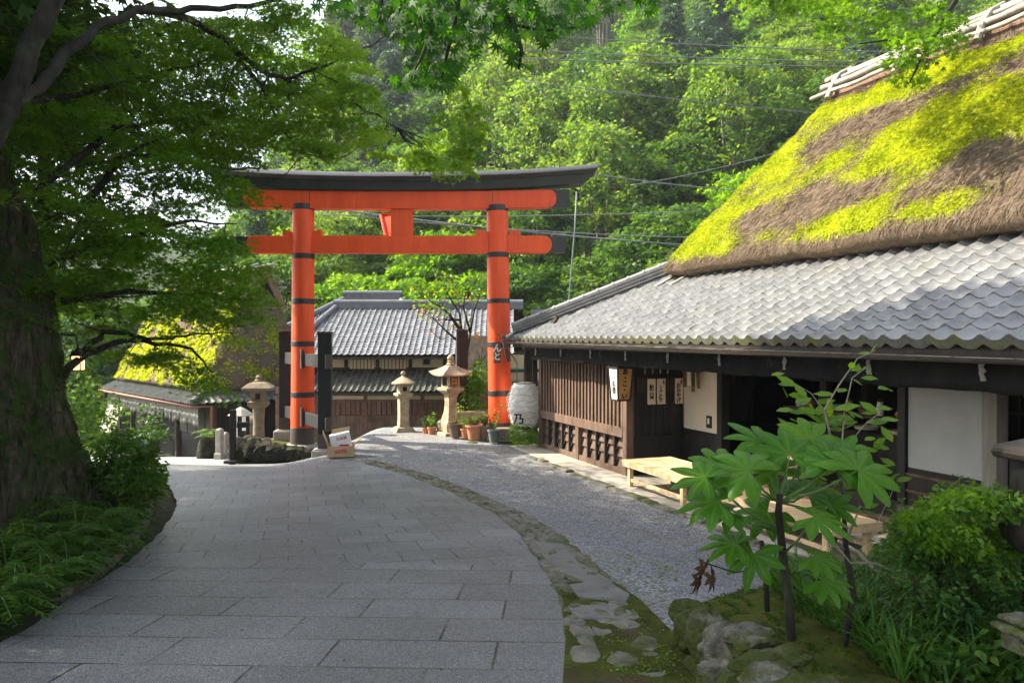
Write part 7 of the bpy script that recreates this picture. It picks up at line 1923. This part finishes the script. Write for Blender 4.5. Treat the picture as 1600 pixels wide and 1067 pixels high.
F = [(i * n2_ + j, (i + 1) * n2_ + j, (i + 1) * n2_ + j + 1, i * n2_ + j + 1) for i in range(n1_ - 1) for j in range(n2_ - 1)]
link('heap', np_mesh('heap', np.array(V), np.array(F), 4), 'dry_litter', sm, True)
MV = np.array(V); n = 2600; cs = MV[rg.integers(0, len(MV), n)] + rg.normal(0, .03, (n, 3)); ax = np.stack([rg.normal(-.5, .4, n), rg.normal(-.5, .5, n), rg.normal(-.35, .2, n)], 1)
o = link('straw', leaf_mesh('straw', cs, ax, rg.normal(0, 1, (n, 3)), rg.uniform(.14, .36, n), (T_BLADE[0] * np.array([1, .3, .6]), T_BLADE[1]), rg.uniform(.0, .9, n)), 'straw_blade', sm); o['kind'] = 'stuff'
mb = MB()
for k in range(3): 
    q = [P(1310 + k * 6, 845 + k * 6, 4.9), P(1340 + k * 8, 862 + k * 8, 4.8), P(1365 + k * 10, 890 + k * 10, 4.75), P(1400 + k * 12, 905 + k * 8, 4.7), P(1450, 915 + k * 6, 4.7)]; mb.tube(q, [.012, .012, .010, .008, .005], 6)
mb.build('stick', 'pale_stem', sm, True)
# ---- old stone lantern cut by the right edge, stacked stone steps --------
ol = thing('garden_lantern', P(1600, 1000, 3.6), 'dark old wooden-roofed garden lantern cut by the right edge of the picture', 'garden lantern')
c = P(1636, 980, 3.75); c.z = .9
mb = MB(); mb.lathe([(.10, 0), (.095, .62)], c, 12); o = mb.build('post', 'dark_wood', ol, True)
mb = MB(); mb.lathe([(.12, .60), (.18, .66), (.20, .75), (.17, .82), (.13, .86)], c, 12); o = mb.build('collar', 'dark_wood', ol); auto_smooth(o, 40)
mb = MB(); mb.box(c + Vector((0, 0, .94)), (X_, Y_, Z_), (.11, .11, .10)); mb.build('box', 'black_wood', ol, False, .01)
mb = MB(); mb.lathe([(.22, 1.04), (.23, 1.07), (.21, 1.10), (.08, 1.14)], c, 4, PI / 4 + .2); mb.build('cap', 'dark_wood', ol, False, .012)
stp = thing('stone_stack', P(1600, 1010, 3.4), 'small stack of squared pale-edged stones at the lower right corner', 'stones')
for k, (px, py, hx, hz) in enumerate(((1622, 975, .085, .012), (1615, 987, .10, .014), (1630, 1012, .09, .035))):
    mb = MB(); mb.box(P(px, py, 3.3), ((.97, .25, 0), (-.25, .97, 0), (0, 0, 1)), (hx, .12, hz)); mb.build('slab', 'boulder', stp, False, .012)

# leaf litter on the road
cs = []
for k in range(110):
    px, py = (rg.uniform(880, 1080), rg.uniform(880, 1060)) if k < 60 else (rg.uniform(150, 1000), rg.uniform(740, 1060)); g = G(px, py); cs.append((g.x, g.y, g.z + .034))
n = len(cs); o = link('fallen_leaves', leaf_mesh('fallen_leaves', cs, np.stack([rg.normal(0, 1, n), rg.normal(0, 1, n), np.zeros(n)], 1), rg.normal(0, .25, (n, 3)) + np.array([0, 0, 1]), rg.uniform(.015, .045, n), T_MAPLE5, rg.uniform(0, 1, n)), 'leaf_dead', None); o['kind'] = 'stuff'

# ================================================================== CABLES
def cable(a, b, sag, r, lab, group='overhead cables before the hillside'):
    a, b = P(*a), P(*b); mb = MB(); pts = [a.lerp(b, k / 24) - Vector((0, 0, sag * 4 * (k / 24) * (1 - k / 24))) for k in range(25)]
    mb.tube(pts, r, 6); o = mb.build('cable', 'cable', None, True); tag(o, lab, 'cable', group)
for a, b, sg_, r_, lab in [
    ((820, 55, 27), (1700, 88, 26), .15, .016, 'highest thin cable crossing the hillside above the thatched ridge'),
    ((790, 78, 27), (1700, 100, 26), .15, .018, 'upper middle cable crossing the hillside above the thatched ridge'),
    ((800, 92, 27), (1700, 106, 26), .12, .018, 'cable just below the two highest ones crossing the hillside'),
    ((820, 128, 27), (1300, 180, 26), .05, .016, 'slanting cable crossing the pale slim-stemmed trees'),
    ((880, 265, 27), (1240, 303, 26), .12, .02, 'cable running right from the tip of the gate roof'),
    ((470, 335, 28), (1100, 330, 26), .12, .016, 'cable passing behind the gate just above its tie beam'),
    ((440, 315, 28), (1100, 385, 26), .15, .03, 'thick cable slanting down behind the gate to the teahouse roof'),
    ((480, 330, 28), (1100, 372, 26), .15, .018, 'thin cable slanting beside the thick one behind the gate'),
    ((985, 290, 27), (1290, 215, 26), .15, .014, 'cable rising to the right behind the bright maple')]: cable(a, b, sg_, r_, lab)
mb = MB(); mb.tube([P(901, 300, 22), P(898, 360, 22), P(893, 420, 22), P(889, 470, 22), P(886, 520, 22)], .02, 6); o = mb.build('ground_wire', 'cable', None, True); tag(o, 'single near-vertical wire right of the gate roof', 'wire')

# ================================================================== LIGHT, SKY, CAMERA
SUN = Vector((-.970, .242, math.tan(R(42)))).normalized()
sl_ = bpy.data.lights.new('sun', 'SUN'); sl_.energy = 4.2; sl_.angle = R(.55); sl_.color = (1, .90, .73)
so_ = bpy.data.objects.new('sun', sl_); C.objects.link(so_); so_.rotation_euler = (-SUN).to_track_quat('-Z', 'Y').to_euler()
wd = bpy.data.worlds.new('World'); bpy.context.scene.world = wd; wd.use_nodes = True
nt = wd.node_tree; bgd = nt.nodes['Background']
sky = nt.nodes.new('ShaderNodeTexSky'); sky.sky_type = 'NISHITA'; sky.sun_disc = False; sky.sun_elevation = R(42); sky.sun_rotation = math.atan2(SUN.x, SUN.y)
sky.air_density = 1.0; sky.dust_density = 2.5; sky.ozone_density = 1.0
hs_ = nt.nodes.new('ShaderNodeHueSaturation'); hs_.inputs['Saturation'].default_value = .48; nt.links.new(sky.outputs[0], hs_.inputs['Color']); nt.links.new(hs_.outputs[0], bgd.inputs[0]); bgd.inputs[1].default_value = .14
sc = bpy.context.scene
sc.view_settings.view_transform = 'Standard'; sc.view_settings.look = 'None'; sc.view_settings.exposure = 1.85; sc.view_settings.gamma = 1
cd = bpy.data.cameras.new('camera'); cd.sensor_width = 36; cd.lens = 36 * FPX / 1600; cd.clip_end = 600; cd.clip_start = .05
co = bpy.data.objects.new('camera', cd); C.objects.link(co); co.location = (0, 0, CAMZ); co.rotation_euler = (R(90) - math.atan(7.5 / FPX), 0, 0)
sc.camera = co
# thin summer haze : one closed box of even, pale air round the whole place
hz_ = bpy.data.materials.new('haze'); hz_.use_nodes = True; hnt = hz_.node_tree; hnt.nodes.clear()
ho = hnt.nodes.new('ShaderNodeOutputMaterial'); hv = hnt.nodes.new('ShaderNodeVolumePrincipled')
hv.inputs['Density'].default_value = .0005; hv.inputs['Color'].default_value = (.86, .93, 1, 1); hv.inputs['Anisotropy'].default_value = .35
hnt.links.new(hv.outputs[0], ho.inputs['Volume']); MATS['haze'] = hz_
mb = MB(); mb.abox(-95, 115, -30, 135, -4.5, 75); hb = mb.build('haze', 'haze'); hb['kind'] = 'stuff'
sc.cycles.volume_bounces = 0
sc.cycles.max_bounces = 7; sc.cycles.diffuse_bounces = 4; sc.cycles.glossy_bounces = 2; sc.cycles.transmission_bounces = 5; sc.cycles.transparent_max_bounces = 6
sc.cycles.sample_clamp_indirect = 6.0; sc.cycles.use_denoising = True
